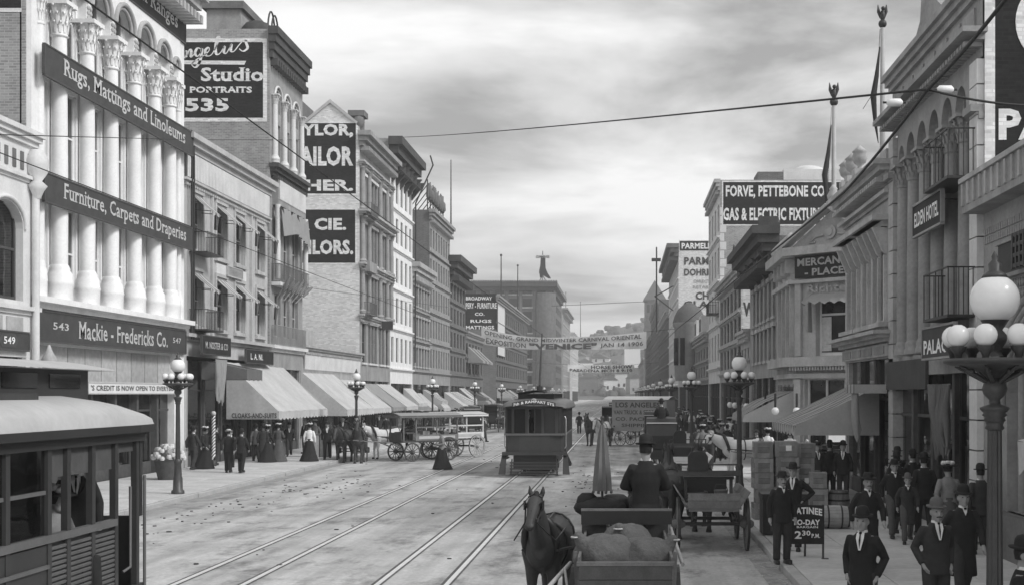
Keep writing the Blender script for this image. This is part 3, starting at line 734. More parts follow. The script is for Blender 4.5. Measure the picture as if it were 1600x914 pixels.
def furniture_store():
    b = Bld('furniture_store', 'tall white stone furniture store with giant columns, arches and dark name boards', -1, 39.95, 53.9, 20.2)
    cu = [b.u(x) for x in (91.2, 134.6, 172.3, 208.4, 239.6, 264.2)]
    ed = [.55] + cu + [13.15]
    bays = [(p + .3, q - .3) for p, q in zip(ed, ed[1:])]
    rows = [(6.4, 9.5), (10.35, 13.4), (14.3, 17.75)]
    holes = [(p, q, c, d, .5) for p, q in bays for c, d in rows] + [(.5, 13.3, .1, 4.85, 1.6)]
    # recessed window wall
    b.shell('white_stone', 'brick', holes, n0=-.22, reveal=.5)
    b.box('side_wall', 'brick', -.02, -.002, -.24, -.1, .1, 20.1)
    r = random.Random(4)
    for p, q in bays:
        for c, d in rows:
            b.win(p, q, c, d, n=-.36, frame='frame_white', blind=r.choice([.45, .6, .75, .9]), fw=.08, curtain=True)
            b.box('sill', 'white_stone', p - .2, q + .2, -.23, -.1, c - .16, c - .01)
    ms = col_mesh(b.F, 9.75, .27, 'white_stone', base=1.15, cap=1.15, n=20)
    for u in cu: column(b, ms, u, .03, 6.34)
    for u0, u1 in ((0, .55), (13.15, 13.93)):
        b.box('pier', 'white_stone', u0, u1, -.3, .06, .1, 18.0)
    for u in (.55, 13.15): column(b, col_mesh(b.F, 9.75, .15, 'white_stone', base=1.15, cap=1.15, n=12), u, .06, 6.34)
    ar = [.3] + cu + [13.35]
    mb = MB()
    for p, q in zip(ar, ar[1:]):
        p2, q2 = p + .22, q - .22
        arch_panel(mb, p2, q2, 16.75, 18.0, .1, -.3, rise=.95)
        mb.quad((p2, .1, 16.09), (p2, -.3, 16.09), (p2, -.3, 16.75), (p2, .1, 16.75)); mb.quad((q2, .1, 16.09), (q2, .1, 16.75), (q2, -.3, 16.75), (q2, -.3, 16.09))
        mb.quad((p, .1, 16.09), (p, .1, 18.0), (p2, .1, 18.0), (p2, .1, 16.09)); mb.quad((q2, .1, 16.09), (q2, .1, 18.0), (q, .1, 18.0), (q, .1, 16.09))
    b.p(mb, 'arcade', 'white_stone')
    for p, q in zip(ar, ar[1:]):
        ring_mold(b, p + .3, q - .3, 16.75, .14, .12, 'grey_stone', rise=.95, w=.09)
        ring_mold(b, p + .3, q - .3, 16.75, .05, -.02, 'grey_stone', rise=.95, w=.08, name='arch_beads')
    bd = MB()
    for u in ar[1:-1]:
        for k in range(3):
            for s_ in (-.1, .1): bd.ball((u + s_, .12, 16.2 + .18 * k), (.1, .05, .08), 6, 4)
    o_ = b.p(bd, 'carved_leaves', 'grey_stone'); o_['kind'] = 'stuff'
    g = 'letter_gilt'
    b.sign(.1, 13.9, 18.0, 19.05, .05, [('Stoves & Steel Ranges', .22, .93, .15, .88, 'letter_gilt', .012)], 'sign_black', serif=True)
    b.cornice('cornice', 'grey_stone', 19.1, 20.6, 1.2, dent=.42, steps=4)
    b.sign(.1, 13.9, 13.28, 14.2, .36, [('Rugs, Mattings and Linoleums', .1, .93, .14, .9, g, .012)], 'sign_grey', serif=True)
    b.sign(.1, 13.85, 9.32, 10.18, .36, [('Furniture, Carpets and Draperies', .1, .94, .12, .9, g, .012)], 'sign_grey', serif=True)
    b.cornice('ledge', 'white_stone', 5.98, 6.34, .45, steps=2)
    b.sign(.15, 13.8, 4.98, 5.88, .1, [('543', .08, .165, .42, .68, g, .01), ('Mackie - Fredericks Co.', .225, .84, .18, .84, g, .012), ('547', .885, .955, .42, .66, g, .01)], 'sign_grey', serif=True)
    # boarded transom above the shop windows
    for i in range(9):
        a = .55 + i * 1.4; b.box('transom_panel', 'wood_pale', a + .03, a + 1.37, -.32, -.26, 3.72, 4.84)
    b.box('transom_backing', 'wood', .5, 13.3, -.4, -.33, 3.62, 4.88)
    o = b.sign(4.0, 13.2, 3.32, 3.66, .1, [("'S CREDIT IS NOW OPEN TO EVERYBODY", .02, .98, .22, .78, 'letter_dark', .02)], 'board_white', rim='frame_pale', name='credit_sign')
    b.shopfront(.55, 13.2, 3.6, 6, pier='white_stone', glassn=-.3)
    # painted sign on the bare side wall
    s_ = wall_sign(b, -23, -18.75, 15.3, 18.6, border='letter_wall', bw=.12)
furniture_store()

def novelty():
    b = Bld('novelty_building', 'three storey cream plaster building with balustraded cornice, striped window awnings and iron balconies', -1, 53.95, 66.8, 14.2)
    cols = [(1.25, 2.35), (4.35, 5.75), (7.2, 8.6), (10.75, 12.0)]
    rows = [(6.25, 8.35), (9.5, 11.7)]
    holes = [(p, q, c, d, .3) for p, q in cols for c, d in rows] + [(.4, 12.5, .1, 4.9, 1.6)]
    b.shell('plaster', 'brick', holes)
    for i, (p, q) in enumerate(cols):
        for j, (c, d) in enumerate(rows):
            b.win(p, q, c, d, n=-.2, frame='frame_pale', curtain=True, blind=.2)
            t = MB(); t.box(p - .2, p - .03, .004, .07, c, d + .25); t.box(q + .03, q + .2, .004, .07, c, d + .25); t.box(p - .2, q + .2, .004, .09, d + .25, d + .4); t.box(p - .25, q + .25, .004, .16, c - .2, c - .04)
            b.p(t, 'window_trim', 'plaster')
            w_ = b.awning(p - .06, q + .06, d + .12, d - .55, .75, 'canvas_stripe', val=.16, sides=False, nseg=4, sag=.03)
            dr = MB(); n_ = 6
            dr.loft([[(q + .05 - .45 * k / n_, .72 + .05 * (-1) ** k, d - .6) for k in range(n_ + 1)], [(q + .1 - .2 * k / n_, .62 + .05 * (-1) ** k, d - 1.25) for k in range(n_ + 1)]], closed=False)
            b.p(dr, 'awning_drape', 'canvas_dark', w_)
    b.cornice('cornice', 'plaster', 13.55, 14.25, .55, steps=3)
    b.cornice('belt_course', 'plaster', 12.2, 12.4, .2, steps=2, dent=.3)
    b.box('frieze_shade_band', 'dark_stone', .1, 12.7, .005, .02, 12.42, 13.53)  # flat dark band painted in for the shade behind the balusters
    q = MB(); q.tube([(.5, .2, 5.6), (.5, .2, 13.2), (.1, .3, 13.9), (.3, .25, 14.4)], .05, 6); b.p(q, 'drain_pipe', 'iron'); q = MB(); q.tube([(.75, .2, 5.6), (.75, .2, 13.2), (.4, .3, 13.9)], .05, 6); b.p(q, 'drain_pipe', 'iron')
    bl = MB()
    for i in range(62): c = .2 + i * .202; bl.tube([(c, .14, 12.45), (c, .14, 13.5)], [.045, .06], 6)
    q = b.p(bl, 'baluster_row', 'pale_stone'); q['kind'] = 'stuff'
    b.cornice('belt_course', 'plaster', 5.55, 5.85, .3, steps=2)
    b.box('spandrel_panel', 'pale_stone', 4.2, 8.8, .004, .08, 8.75, 9.2)
    b.sign(5.6, 7.9, 8.78, 9.18, .08, [('THE NOVELTY', .1, .9, .25, .75, 'letter_faint', .01)], 'mid_stone', rim='plaster')
    for c in (3.6, 9.7): b.box('pilaster', 'plaster', c - .1, c + .1, .004, .12, 5.9, 12.1)
    b.balcony(.7, 2.9, 9.35); b.balcony(.7, 2.9, 6.05)
    b.sign(.35, 4.2, 5.0, 5.75, .62, [('M. NOSTER & CO', .1, .9, .3, .7, 'letter_gilt', .015)], 'sign_black')
    b.sign(7.6, 12.3, 4.8, 5.4, .35, [('L. A. NI.', .15, .6, .25, .75, 'letter_white', .015)], 'sign_black')
    b.shopfront(.4, 12.5, 4.7, 5)
    # dark lowered entrance awning with hanging drapes
    b.awning(2.2, 4.6, 4.75, 4.35, 2.0, 'canvas_dark', val=.5, nseg=5)
    drape(b, .5, 2.1, 1.2, 4.75, 2.7, 'canvas_grey', 12, 9, name='hanging_drape')
    a = b.awning(5.75, 15.6, 4.75, 2.45, 2.45, 'canvas', val=.4, vmat='canvas', nseg=16, sag=.1)
    letters(a, 'CLOAKS-AND-SUITS', b.F @ Vector((5.72, .3, 2.14)), (1, 0, 0), 2.1, .24, 'letter_dark', nrm=(0, -1, 0), bold=.03, t=.02)
    pp = MB()
    return b
novelty()
# barber pole
t = thing('barber_pole', 'spiral striped barber pole standing before the dark shop entrance', 'pole', (-17.75, 55.6, .15))
pb = MB(); pb.lathe([(.14, 0), (.14, .2), (.09, .25)], 10); pb.build('base', 'iron', t)
pb = MB()
for i in range(26):
    pb.m = (i // 1) % 2; z = .25 + i * .07
    pb.loft([[(.085 * math.cos(2 * math.pi * j / 10), .085 * math.sin(2 * math.pi * j / 10), zz_ + .1 * math.cos(2 * math.pi * j / 10)) for j in range(10)] for zz_ in (z + .1, z + .17)], cap=False)
pb.build('pole', ['letter_white', 'letter_dark'], t)
pb = MB(); pb.ball((0, 0, 2.28), .11); pb.build('knob', 'letter_gilt', t)

def script_word(parent, pts_list, fn, mat, w0=.05, w1=.16):
    """brush lettering: strokes as flat ribbons, fatter on the down strokes"""
    mb = MB()
    for pts in pts_list:
        P = []
        n = len(pts)
        for i in range(n - 1):
            p0, p1, p2, p3 = pts[max(0, i - 1)], pts[i], pts[i + 1], pts[min(n - 1, i + 2)]
            for k in range(6):
                t = k / 6; q = []
                for a in (0, 1):
                    q.append(.5 * (2 * p1[a] + (p2[a] - p0[a]) * t + (2 * p0[a] - 5 * p1[a] + 4 * p2[a] - p3[a]) * t * t + (3 * p1[a] - p0[a] - 3 * p2[a] + p3[a]) * t ** 3))
                P.append(q)
        P.append(list(pts[-1]))
        Lr, Rr = [], []
        for i, q in enumerate(P):
            a, c = P[max(0, i - 1)], P[min(len(P) - 1, i + 1)]
            dx_, dy_ = c[0] - a[0], c[1] - a[1]; l_ = math.hypot(dx_, dy_) or 1
            wd = w0 + (w1 - w0) * max(0, -dy_ / l_) ** 1.2
            nx, ny = -dy_ / l_ * wd / 2, dx_ / l_ * wd / 2
            Lr.append(fn(q[0] + nx, q[1] + ny)); Rr.append(fn(q[0] - nx, q[1] - ny))
        mb.loft([Lr, Rr], closed=False, smooth=False)
    return mb.build('lettering', mat, parent)

def angelus():
    b = Bld('studio_building', 'tall narrow stone building with arched top floor and photographer sign on its brick side', -1, 66.85, 73.7, 22.3, X=-18.4)
    W = b.W
    rows = [(6.3, 8.6), (9.4, 12.6), (15.6, 17.6), (18.2, 19.4)]
    cols = [(.9, 2.1), (2.75, 3.95), (4.6, 5.8)]
    holes = [(p, q, c, d, .3) for p, q in cols for c, d in rows] + [(.3, 6.4, .1, 4.6, 1.4)]
    b.shell('mid_stone', 'brick', holes, D=11)
    for p, q in cols:
        for c, d in rows: b.win(p, q, c, d, n=-.22, frame='frame_pale', blind=.3, curtain=True)
        mb = MB(); arch_panel(mb, p, q, 19.0, 19.41, .01, -.2, rise=.65); b.p(mb, 'arch_head', 'grey_stone'); ring_mold(b, p, q, 19.0, .06, .12, 'pale_stone', rise=.8)
    ms = col_mesh(b.F, 3.6, .16, 'pale_stone', base=.4, cap=.5, n=10)
    for u in (.55, 2.42, 4.27, 6.15): column(b, ms, u, .12, 15.4)
    b.cornice('cornice', 'black_stone', 20.8, 22.4, .5, dent=.45, steps=4)
    # projecting bay with heavy cornice and curtained balcony
    b.box('bay', 'mid_stone', .5, 6.3, .003, .32, 13.2, 14.7); b.cornice('bay_cornice', 'black_stone', 14.7, 15.3, .5, .2, 6.6, dent=.35)
    bl = MB()
    for i in range(22): c = .7 + i * .25; bl.tube([(c, .36, 13.5), (c, .36, 14.5)], .05, 6)
    q = b.p(bl, 'baluster_row', 'pale_stone'); q['kind'] = 'stuff'
    dr = MB(); n_ = 20
    dr.loft([[(.3 + .32 * k, .45 + .07 * (-1) ** k, 13.1 - (.35 if k % 5 == 2 else 0)) for k in range(n_)], [(.3 + .32 * k, .6 + .07 * (-1) ** k, 12.0 + (.5 * abs(k - 9.5) / 9.5) * -1) for k in range(n_)]], closed=False); b.p(dr, 'canopy_drape', 'canvas_grey')
    for u in (.45, 6.35):
        q = MB(); q.tube([(u, .3, 9.3), (u, .3, 13.2)], .14, 8); b.p(q, 'balcony_column', 'pale_stone')
    b.balcony(.3, 6.5, 9.2, proj=.45, h=.9, mat='dark_stone'); b.box('balcony_slab', 'pale_stone', .2, 6.6, .02, .5, 8.95, 9.13)
    b.balcony(.3, 6.5, 5.9, proj=.3, h=1.0, mat='mid_stone')
    # bunting poles fanned out below the balcony
    for i, (u, a) in enumerate(((1, -.5), (1.7, -.2), (2.4, .1), (3.2, .3), (4, .55), (4.8, .8))):
        q = MB(); q.tube([(u, .1, 8.3), (u + a * .8, .9, 9.5 - .1 * (i % 3))], [.03, .02], 6); po = b.p(q, 'bunting_pole', 'wood_pale')
        q = MB(); q.tube([(u + a * .3, .5, 8.7), (u + a * .55, .65, 9.0), (u + a * .8, .9, 9.45 - .1 * (i % 3))], [.05, .12, .05], 7); b.p(q, 'furled_flag', 'suit_light', po)
    b.cornice('belt_course', 'pale_stone', 5.5, 5.85, .3, steps=2)
    b.shopfront(.3, 6.4, 4.6, 3)
    q = MB(); q.lathe([(.8, 0), (.8, .35), (.6, .6), (.3, .72), (.05, .75)], 16, (.9, -.9, 22.2)); b.p(q, 'roof_dome', 'black_stone')
    q = MB()
    for k in (0, .7): q.tube([(1.4 + k + .7 * math.cos(math.pi * i / 10), -.3, 22.3 + 1.3 * math.sin(math.pi * i / 10)) for i in range(11)], .05, 6)
    b.p(q, 'fire_ladder_hoop', 'iron')
    q = MB(); q.box(.6, 4.0, -3.5, -1.7, 21.6, 23.5); b.p(q, 'roof_house', 'mid_stone'); q = MB(); q.box(.4, 4.2, -3.7, -1.5, 23.5, 23.9); b.p(q, 'roof_house_cap', 'dark_stone')
    # sign
    s_ = wall_sign(b, -25.5, -18.75, 17.65, 21.6, border='letter_wall', bw=.2)
    x0 = PX(290, 66.86)
    def fn(a, c): return (PX(a, 66.86) - b.X, -.034, PZ(c, 66.86))
    # "Angelus" in brush script, pixel-measured strokes
    st = [[(268, 92), (276, 74), (282, 60), (284, 74), (285, 92)], [(271, 80), (278, 78), (287, 80)],
          [(289, 92), (291, 80), (292, 90), (296, 79), (299, 80), (299, 90), (303, 86)],
          [(315, 78), (309, 76), (305, 84), (309, 89), (314, 83), (316, 77), (313, 96), (306, 106), (300, 101), (309, 93), (320, 87)],
          [(320, 87), (327, 80), (326, 75), (321, 80), (323, 88), (331, 86), (340, 70), (344, 59), (340, 60), (337, 76), (339, 86), (345, 83), (351, 73), (350, 82), (354, 84), (360, 74), (362, 70), (361, 80), (366, 81), (374, 71), (383, 62), (385, 68), (387, 76), (380, 81), (374, 77)], [(383, 64), (393, 66), (404, 62), (416, 70)]]
    script_word(s_, [[(p[0], -p[1]) for p in q] for q in st], lambda a, c: fn(a, -c), 'letter_wall', 1.6, 4.4)
    q = MB(); q.add([fn(262, 95), fn(385, 96), fn(382, 102), fn(262, 101)], [(0, 1, 2, 3)]); q.build('flourish', 'letter_wall', s_)
    for tx, a, c, e, f, bo in (('Studio', 314, 412, 128, 106, .03), ('PORTRAITS', 297, 394, 146, 136, .04), ('535', 290, 358, 175, 154, .04)):
        wtext(b, s_, tx, PX(a, 66.86), PX(c, 66.86), PZ(e, 66.86), PZ(f, 66.86), 'letter_wall', bo, serif=True)
angelus()

def low_shop():
    b = Bld('low_shop', 'single storey shop with balustraded parapet and big slanting awnings', -1, 73.75, 90.1, 6.0)
    b.shell('grey_stone', 'brick', [(.4, 15.9, .1, 4.2, 1.4)])
    b.cornice('cornice', 'grey_stone', 5.7, 6.1, .35, dent=.4)
    bl = MB()
    for i in range(52): c = .5 + i * .3; bl.tube([(c, .12, 4.7), (c, .12, 5.55)], [.06, .09], 6)
    q = b.p(bl, 'baluster_row', 'pale_stone'); q['kind'] = 'stuff'
    q = MB(); q.prism([(.2, 6.0), (2.6, 6.0), (2.6, 6.6), (2.0, 7.0), (.8, 7.0), (.2, 6.6)], lambda a, c, t: (a, t, c), -.3, .2); b.p(q, 'parapet_crest', 'grey_stone')
    b.shopfront(.4, 15.9, 4.2, 5)
    b.awning(.1, 8.2, 4.5, 2.35, 2.6, 'canvas', val=.4, nseg=14, sag=.12)
    b.awning(8.6, 15.8, 4.2, 2.3, 2.3, 'canvas', val=.35, nseg=14, sag=.12)
low_shop()

def tailor_block():
    b = Bld('tailor_building', 'tall ornate stone building with pale side wall carrying the two tailor signs', -1, 90.15, 102, 21.6)
    W = b.W
    rows = [(5.5, 8.3), (9.0, 11.8), (12.8, 15.4), (16.6, 18.8)]
    cols = [(.9, 2.2), (3.2, 4.1), (4.35, 5.25), (5.5, 6.4), (7.4, 8.3), (8.55, 9.45), (10.1, 11.2)]
    b.fill_grid(cols, rows, 'mid_stone', 'painted_wall', far=True, D=16, shop=(.3, W - .3, 4.2, 4), trim='pale_stone')
    for w0, pr in ((8.5, .35), (12.1, .5), (15.8, .7), (19.3, .4)): b.cornice('belt_course', 'grey_stone', w0, w0 + .4, pr, dent=.4)
    b.cornice('cornice', 'mid_stone', 20.7, 21.7, .9, dent=.5)
    for u in (.35, 2.65, 6.9, 9.75, W - .35):
        ms = col_mesh(b.F, 3.3, .2, 'mid_stone', base=.3, cap=.5, n=8)
        for w0 in (8.95, 12.5, 16.2): column(b, ms, u, .15, w0)
    bal = b.box('oriel', 'mid_stone', .2, 2.9, .003, .7, 11.9, 12.6); b.balcony(.2, 2.9, 15.9, proj=.8, mat='dark_stone'); b.balcony(.2, 2.9, 8.9, proj=.7, mat='dark_stone')
    g = MB(); g.add([(0, -.2, 21.6), (0, -7.8, 21.6), (0, -2.3, 23.9)], [(0, 1, 2)])
    q = MB(); X = b.X
    q.prism([(-3.9, 0), (-.2, 0), (-2.05, 1.5)], lambda a, c, t: (a, t, 22.2 + c), .0, .3); q.build('gable', 'painted_wall', b.root)
    q = MB(); q.prism([(-3.9, 0), (-2.05, 1.5), (-.2, 0), (-.1, .15), (-2.05, 1.75), (-4.0, .15)], lambda a, c, t: (a, t, 22.2 + c), -.12, .32); q.build('gable_coping', 'plaster', b.root)
    q = MB(); q.box(-15.9, -.02, .0, .4, 21.6, 22.2); q.build('wall_coping', 'plaster', b.root)
    q = MB(); q.box(-8.5, -4.2, .3, 4, 22.2, 24); q.build('roof_house', 'dark_stone', b.root)
    q = MB(); q.lathe([(.2, 0), (.12, .2), (.3, .35), (.42, .7), (.3, 1.05), (.02, 1.15)], 12, (.3, -.1, 21.7)); b.p(q, 'ball_finial', 'dark_stone')
    b.box('chimney', 'dark_stone', 3.0, 3.8, -1.2, -.4, 21.0, 23.4); b.box('chimney_cap', 'dark_stone', 2.7, 4.1, -1.4, -.2, 23.4, 23.8)
    d = 90.14
    up = wall_sign(b, PX(440, d), PX(556, d), PZ(303, d), PZ(193, d), border='letter_wall', bw=.14, mat='sign_brick')
    for tx, xl, yb, yt in (('TAYLOR,', 437, 216, 194), ('TAILOR', 452, 260, 229), ('FINISHER.', 396, 299, 281)):
        wtext(b, up, tx, PX(xl, d), PX(552, d), PZ(yb, d), PZ(yt, d), 'letter_wall', .045)
    lo = wall_sign(b, PX(440, d), PX(555, d), PZ(411, d), PZ(328, d), border='letter_wall', bw=.1, mat='sign_brick')
    wtext(b, lo, 'UNGER CIE.', PX(385, d), PX(541, d), PZ(360, d), PZ(341, d), 'letter_wall', .045)
    wtext(b, lo, 'TAILORS.', PX(449, d), PX(552, d), PZ(398, d), PZ(375, d), 'letter_wall', .045)
    b.awning(.3, 5.5, 4.0, 2.3, 2.3, 'canvas_grey', nseg=8); b.awning(5.9, 11.4, 4.0, 2.3, 2.3, 'canvas', nseg=8)
    b.box('hanging_sign', 'sign_grey', 6.7, 6.78, .3, 1.15, 8.1, 8.75)
tailor_block()

def block(name, label, side, d0, d1, H, mat, smat, floors, ncol, frame='frame_dark', w0=5.2, cor=('mid_stone', 1.0, .6), shop=True, awn='canvas', belt=True, wfrac=.55, D=16, X=None, blind_mat=None, trim=None, hfrac=.62, top_arch=False):
    b = Bld(name, label, side, d0, d1, H, X=X)
    W = b.W; fh = (H - cor[1] - w0 - .3) / floors
    rows = [(w0 + i * fh + fh * .2, w0 + i * fh + fh * (.2 + hfrac)) for i in range(floors)]
    bw = W / ncol
    cols = [(i * bw + bw * (1 - wfrac) / 2, (i + 1) * bw - bw * (1 - wfrac) / 2) for i in range(ncol)]
    b.fill_grid(cols, rows, mat, smat, far=True, D=D, shop=(.3, W - .3, 4.1, max(2, int(W / 3.2))) if shop else None, frame=frame, trim=trim)
    if belt:
        for i in range(floors): b.cornice('belt_course', mat, w0 + i * fh - .1, w0 + i * fh + .15, .2, steps=2)
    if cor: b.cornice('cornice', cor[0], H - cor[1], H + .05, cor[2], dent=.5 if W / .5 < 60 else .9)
    if top_arch:
        for p, q in cols: ring_mold(b, p, q, rows[-1][1] - .1, .05, .05, 'pale_stone', w=.1, k=8)
    if awn and shop:
        k = max(1, int(W / 4.6)); r = random.Random(int(d0))
        for i in range(k):
            a, c = W * i / k + r.uniform(.1, .7), W * (i + 1) / k - r.uniform(.1, .7)
            if r.random() < .22: continue
            wt_ = r.uniform(3.3, 4.0); b.awning(a, c, wt_, wt_ - r.uniform(.9, 1.6), r.uniform(1.3, 2.4), awn if isinstance(awn, str) else r.choice(awn), nseg=8)
    return b
AW = ['canvas', 'canvas_grey', 'canvas_dark', 'canvas_stripe', 'canvas']
b = block('white_block', 'tall white office block with deep dark bracketed cornice beside the tailor building', -1, 102.05, 113, 23.6, 'white_stone', 'brick', 5, 5, cor=('black_stone', 1.9, 1.1), awn=AW, wfrac=.5, top_arch=True)
for i in range(6):
    u = .6 + i * 1.95; q = MB(); q.prism([(0, 20.2), (1.2, 21.7), (0, 21.7)], lambda a, c, t: (t, a + .01, c), u, u + .35); b.p(q, 'bracket', 'black_stone')
q = MB(); q.tube([(b.W - .2, 1.6, 24.2), (b.W + .1, 1.8, 23.4), (b.W - .1, .3, 20), (b.W - .1, .25, 6)], .07, 6); b.p(q, 'drain_pipe', 'iron')
b.box('parapet_wall', 'mid_stone', .1, 6, -3.0, -2.7, 23.0, 24.6)
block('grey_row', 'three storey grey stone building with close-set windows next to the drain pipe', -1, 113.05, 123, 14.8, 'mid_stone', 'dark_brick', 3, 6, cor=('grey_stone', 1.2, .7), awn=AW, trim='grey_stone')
b = block('roof_sign_block', 'five storey grey block with slanting lettered sign frame on its roof', -1, 123.05, 137.5, 20.9, 'mid_stone', 'dark_brick', 5, 8, cor=('mid_stone', .9, .6), awn=AW)
q = MB()
for i in range(7):
    u = .6 + i * 1.8; q.tube([(u, -.3, 20.8), (u, -.3, 23.9)], .06, 6); q.tube([(u, -.3, 23.4), (u, -2.6, 20.4)], .05, 6)
q.box(.4, 11.8, -.36, -.3, 22.0, 22.15); b.p(q, 'sign_frame', 'iron')
for i, ch in enumerate((1.0, .7, 1.1, .9, .8, 1.05, .75)):
    q = MB(); u = .5 + i * 1.6; q.lathe([(.14, 0), (.3, .2), (.26, ch * 1.2), (.12, ch * 1.5)], 8, (u + .5, -.2, 22.1)); q.box(u, u + 1.35, -.28, -.18, 22.16, 22.3 + ch); b.p(q, 'roof_letter', 'dark_stone')
q = MB(); q.tube([(b.W - .6, .2, 20.9), (b.W - .6, .2, 28.2)], [.09, .05], 6); b.p(q, 'flagpole', 'iron')
b = block('dark_corner_block', 'dark stone corner block with very deep overhanging cornice', -1, 137.55, 151, 18.0, 'dark_stone', 'dark_brick', 4, 5, cor=('black_stone', 2.0, 1.3), awn='canvas_band', top_arch=True)
b = block('side_street_block', 'low grey block past the deep cornice, pale blinds slung over its upper windows', -1, 151.05, 170, 10.6, 'dark_stone', 'dark_stone', 2, 6, cor=('mid_stone', .6, .4), awn=AW)
for u in (2, 6.5, 11): b.awning(u, u + 3.0, 8.9, 7.2, 1.8, 'canvas_grey', nseg=5)
b = block('drapery_store', 'dark block whose side wall advertises drapery, furniture and rugs', -1, 188, 250, 17.6, 'dark_stone', 'dark_brick', 4, 16, cor=('mid_stone', .8, .6), awn=AW, D=40)
d = 187.95
s_ = wall_sign(b, PX(705, d), PX(776, d), PZ(514, d), PZ(459, d), border=None)
for tx, xl, xr, yb, yt, bo in (('BROADWAY', 728, 769, 469, 463.5, .03), ('DRAPERY - FURNITURE', 716, 776, 482, 473, .02), ('CO.', 742, 757, 493, 488, .03), ('RUGS', 735, 768, 504, 499, .03), ('MATTINGS', 728, 772, 514, 508.5, .03)):
    wtext(b, s_, tx, PX(xl, d), PX(xr, d), PZ(yb, d), PZ(yt, d), 'letter_white', bo, t=.06)
b.sign(.6, 12, 9, 17, .1, [], 'board_white', name='facade_billboard')

def boot_block():
    b = Bld('boot_roof_block', 'broad dark block with ribbed cornice carrying a giant boot on its roof', -1, 330, 385, 32.0, X=-18.2)
    fh = 3.3; D = 60
    rows = [(5 + i * fh + .7, 5 + i * fh + 2.6) for i in range(8)]; cols = [(1 + i * 5.4, 4.4 + i * 5.4) for i in range(10)]
    b.fill_grid(cols, rows, 'dark_stone', 'dark_stone', far=True, D=D)
    # windows on the wall facing down the street
    me = MB().box(-1.1, 1.1, -.15, 0, 0, 2.1).mesh('window', 'dark_glass'); tm = MB().box(-1.35, 1.35, -.25, .0, -.35, -.02).mesh('sill', 'grey_stone')
    for i in range(12):
        for w0, w1 in rows:
            o = obj('window', me, b.root, (-2.6 - i * 3.6, -.02, w0)); obj('sill', tm, o)
    for i in range(12):
        q = MB(); q.box(-.5 - i * 3.6, -1.0 - i * 3.6, -.4, -.01, 5, 29.5); q.build('pilaster', 'dark_stone', b.root)
    q = MB(); q.box(-D, .9, -1.2, 0, 29.6, 30.6); q.box(-D, 1.5, -1.9, -.003, 30.6, 31.8); q.build('cornice', 'black_stone', b.root)
    q = MB()
    for i in range(70): q.lathe([(.26, -2.0), (.26, 0)], 8, (1.3 - i * .62, 0, 31.95), ax='y')
    o_ = q.build('roof_tiles', 'dark_stone', b.root); o_['kind'] = 'stuff'
    b.cornice('cornice', 'dark_stone', 29.6, 31.8, 1.5, steps=2)
    bw_ = MB(); bw_.lathe([(2.2, 5), (2.6, 6), (2.6, 29)], 14, (-1.5, .3, 0)); bw_.build('round_corner_bay', 'dark_stone', b.root)
boot_block()
# the boot, a sign figure on the roof
d = 329; bx_ = PX(848, d); sB = d / 2000
t = thing('boot_sign', 'giant black button boot standing on the roof edge under a small name board', 'rooftop sign', (bx_, d, 32.0), group=None)
prof = [(-3, 36), (4, 36), (4.2, 26), (4.5, 20), (8, 12), (12, 6), (12.5, 4), (9, 4.2), (5, 6.5), (1, 9), (-1, 8.8), (-1.4, 5.5), (-4.2, 5.5), (-4.5, 9), (-5.5, 13), (-5.2, 17), (-3.6, 24)]
q = MB(); q.prism([(a * sB, c * sB) for a, c in prof], lambda a, c, tt: (a, tt, c), -.6, .6); q.build('boot', 'boot', t)
q = MB()
for a, c in ((-5, 0), (5, 1), (0, -1)): q.tube([(0, c * .4, 9 * sB), (a * sB, c, .0)], .1, 6)
q.tube([(0, 0, 36 * sB), (0, 0, 47 * sB)], .1, 6); q.build('stand', 'iron', t)
q = MB(); q.box(-11 * sB, 11 * sB, -.1, .1, 35.6 * sB, 40.5 * sB); bo = q.build('name_board', 'board_white', t)
letters(bo, 'CUMMINGS', (-10.5 * sB, -.12, 36.2 * sB), (1, 0, 0), 21 * sB, 3.6 * sB, 'letter_dark', bold=.04, t=.02)
for x, yt, yb, dd in ((783, 399, 458, 200), (809, 415, 470, 235), (884, 457, 500, 440), (907, 472, 510, 475)):
    t = thing('flagpole', {783: 'tall bare pole on the roof of the drapery store', 809: 'bare pole on the drapery store roof near the giant boot', 884: 'thin bare pole on the pale block past the giant boot', 907: 'thin bare pole on the far white block'}[x], 'flagpole', (PX(x, dd), dd, PZ(yb, dd) - 4), group='bare poles on far roofs')
    q = MB(); q.tube([(0, 0, 0), (0, 0, PZ(yt, dd) - PZ(yb, dd) + 4)], [.14, .08], 6); q.build('pole', 'iron', t)
    q = MB(); q.ball((0, 0, PZ(yt, dd) - PZ(yb, dd) + 4), .2, 8, 6); q.build('truck', 'iron', t)
block('far_pale_block', 'pale hazy block with stepped roof past the giant boot', -1, 402, 455, 30, 'grey_stone', 'grey_stone', 7, 10, awn=None, cor=('mid_stone', 1.5, 1.5), D=30)
block('far_low_block', 'hazy white block far down the street with small roof hut', -1, 475, 540, 26, 'pale_stone', 'pale_stone', 6, 10, awn=None, cor=('pale_stone', 1.2, 1.0), D=30)
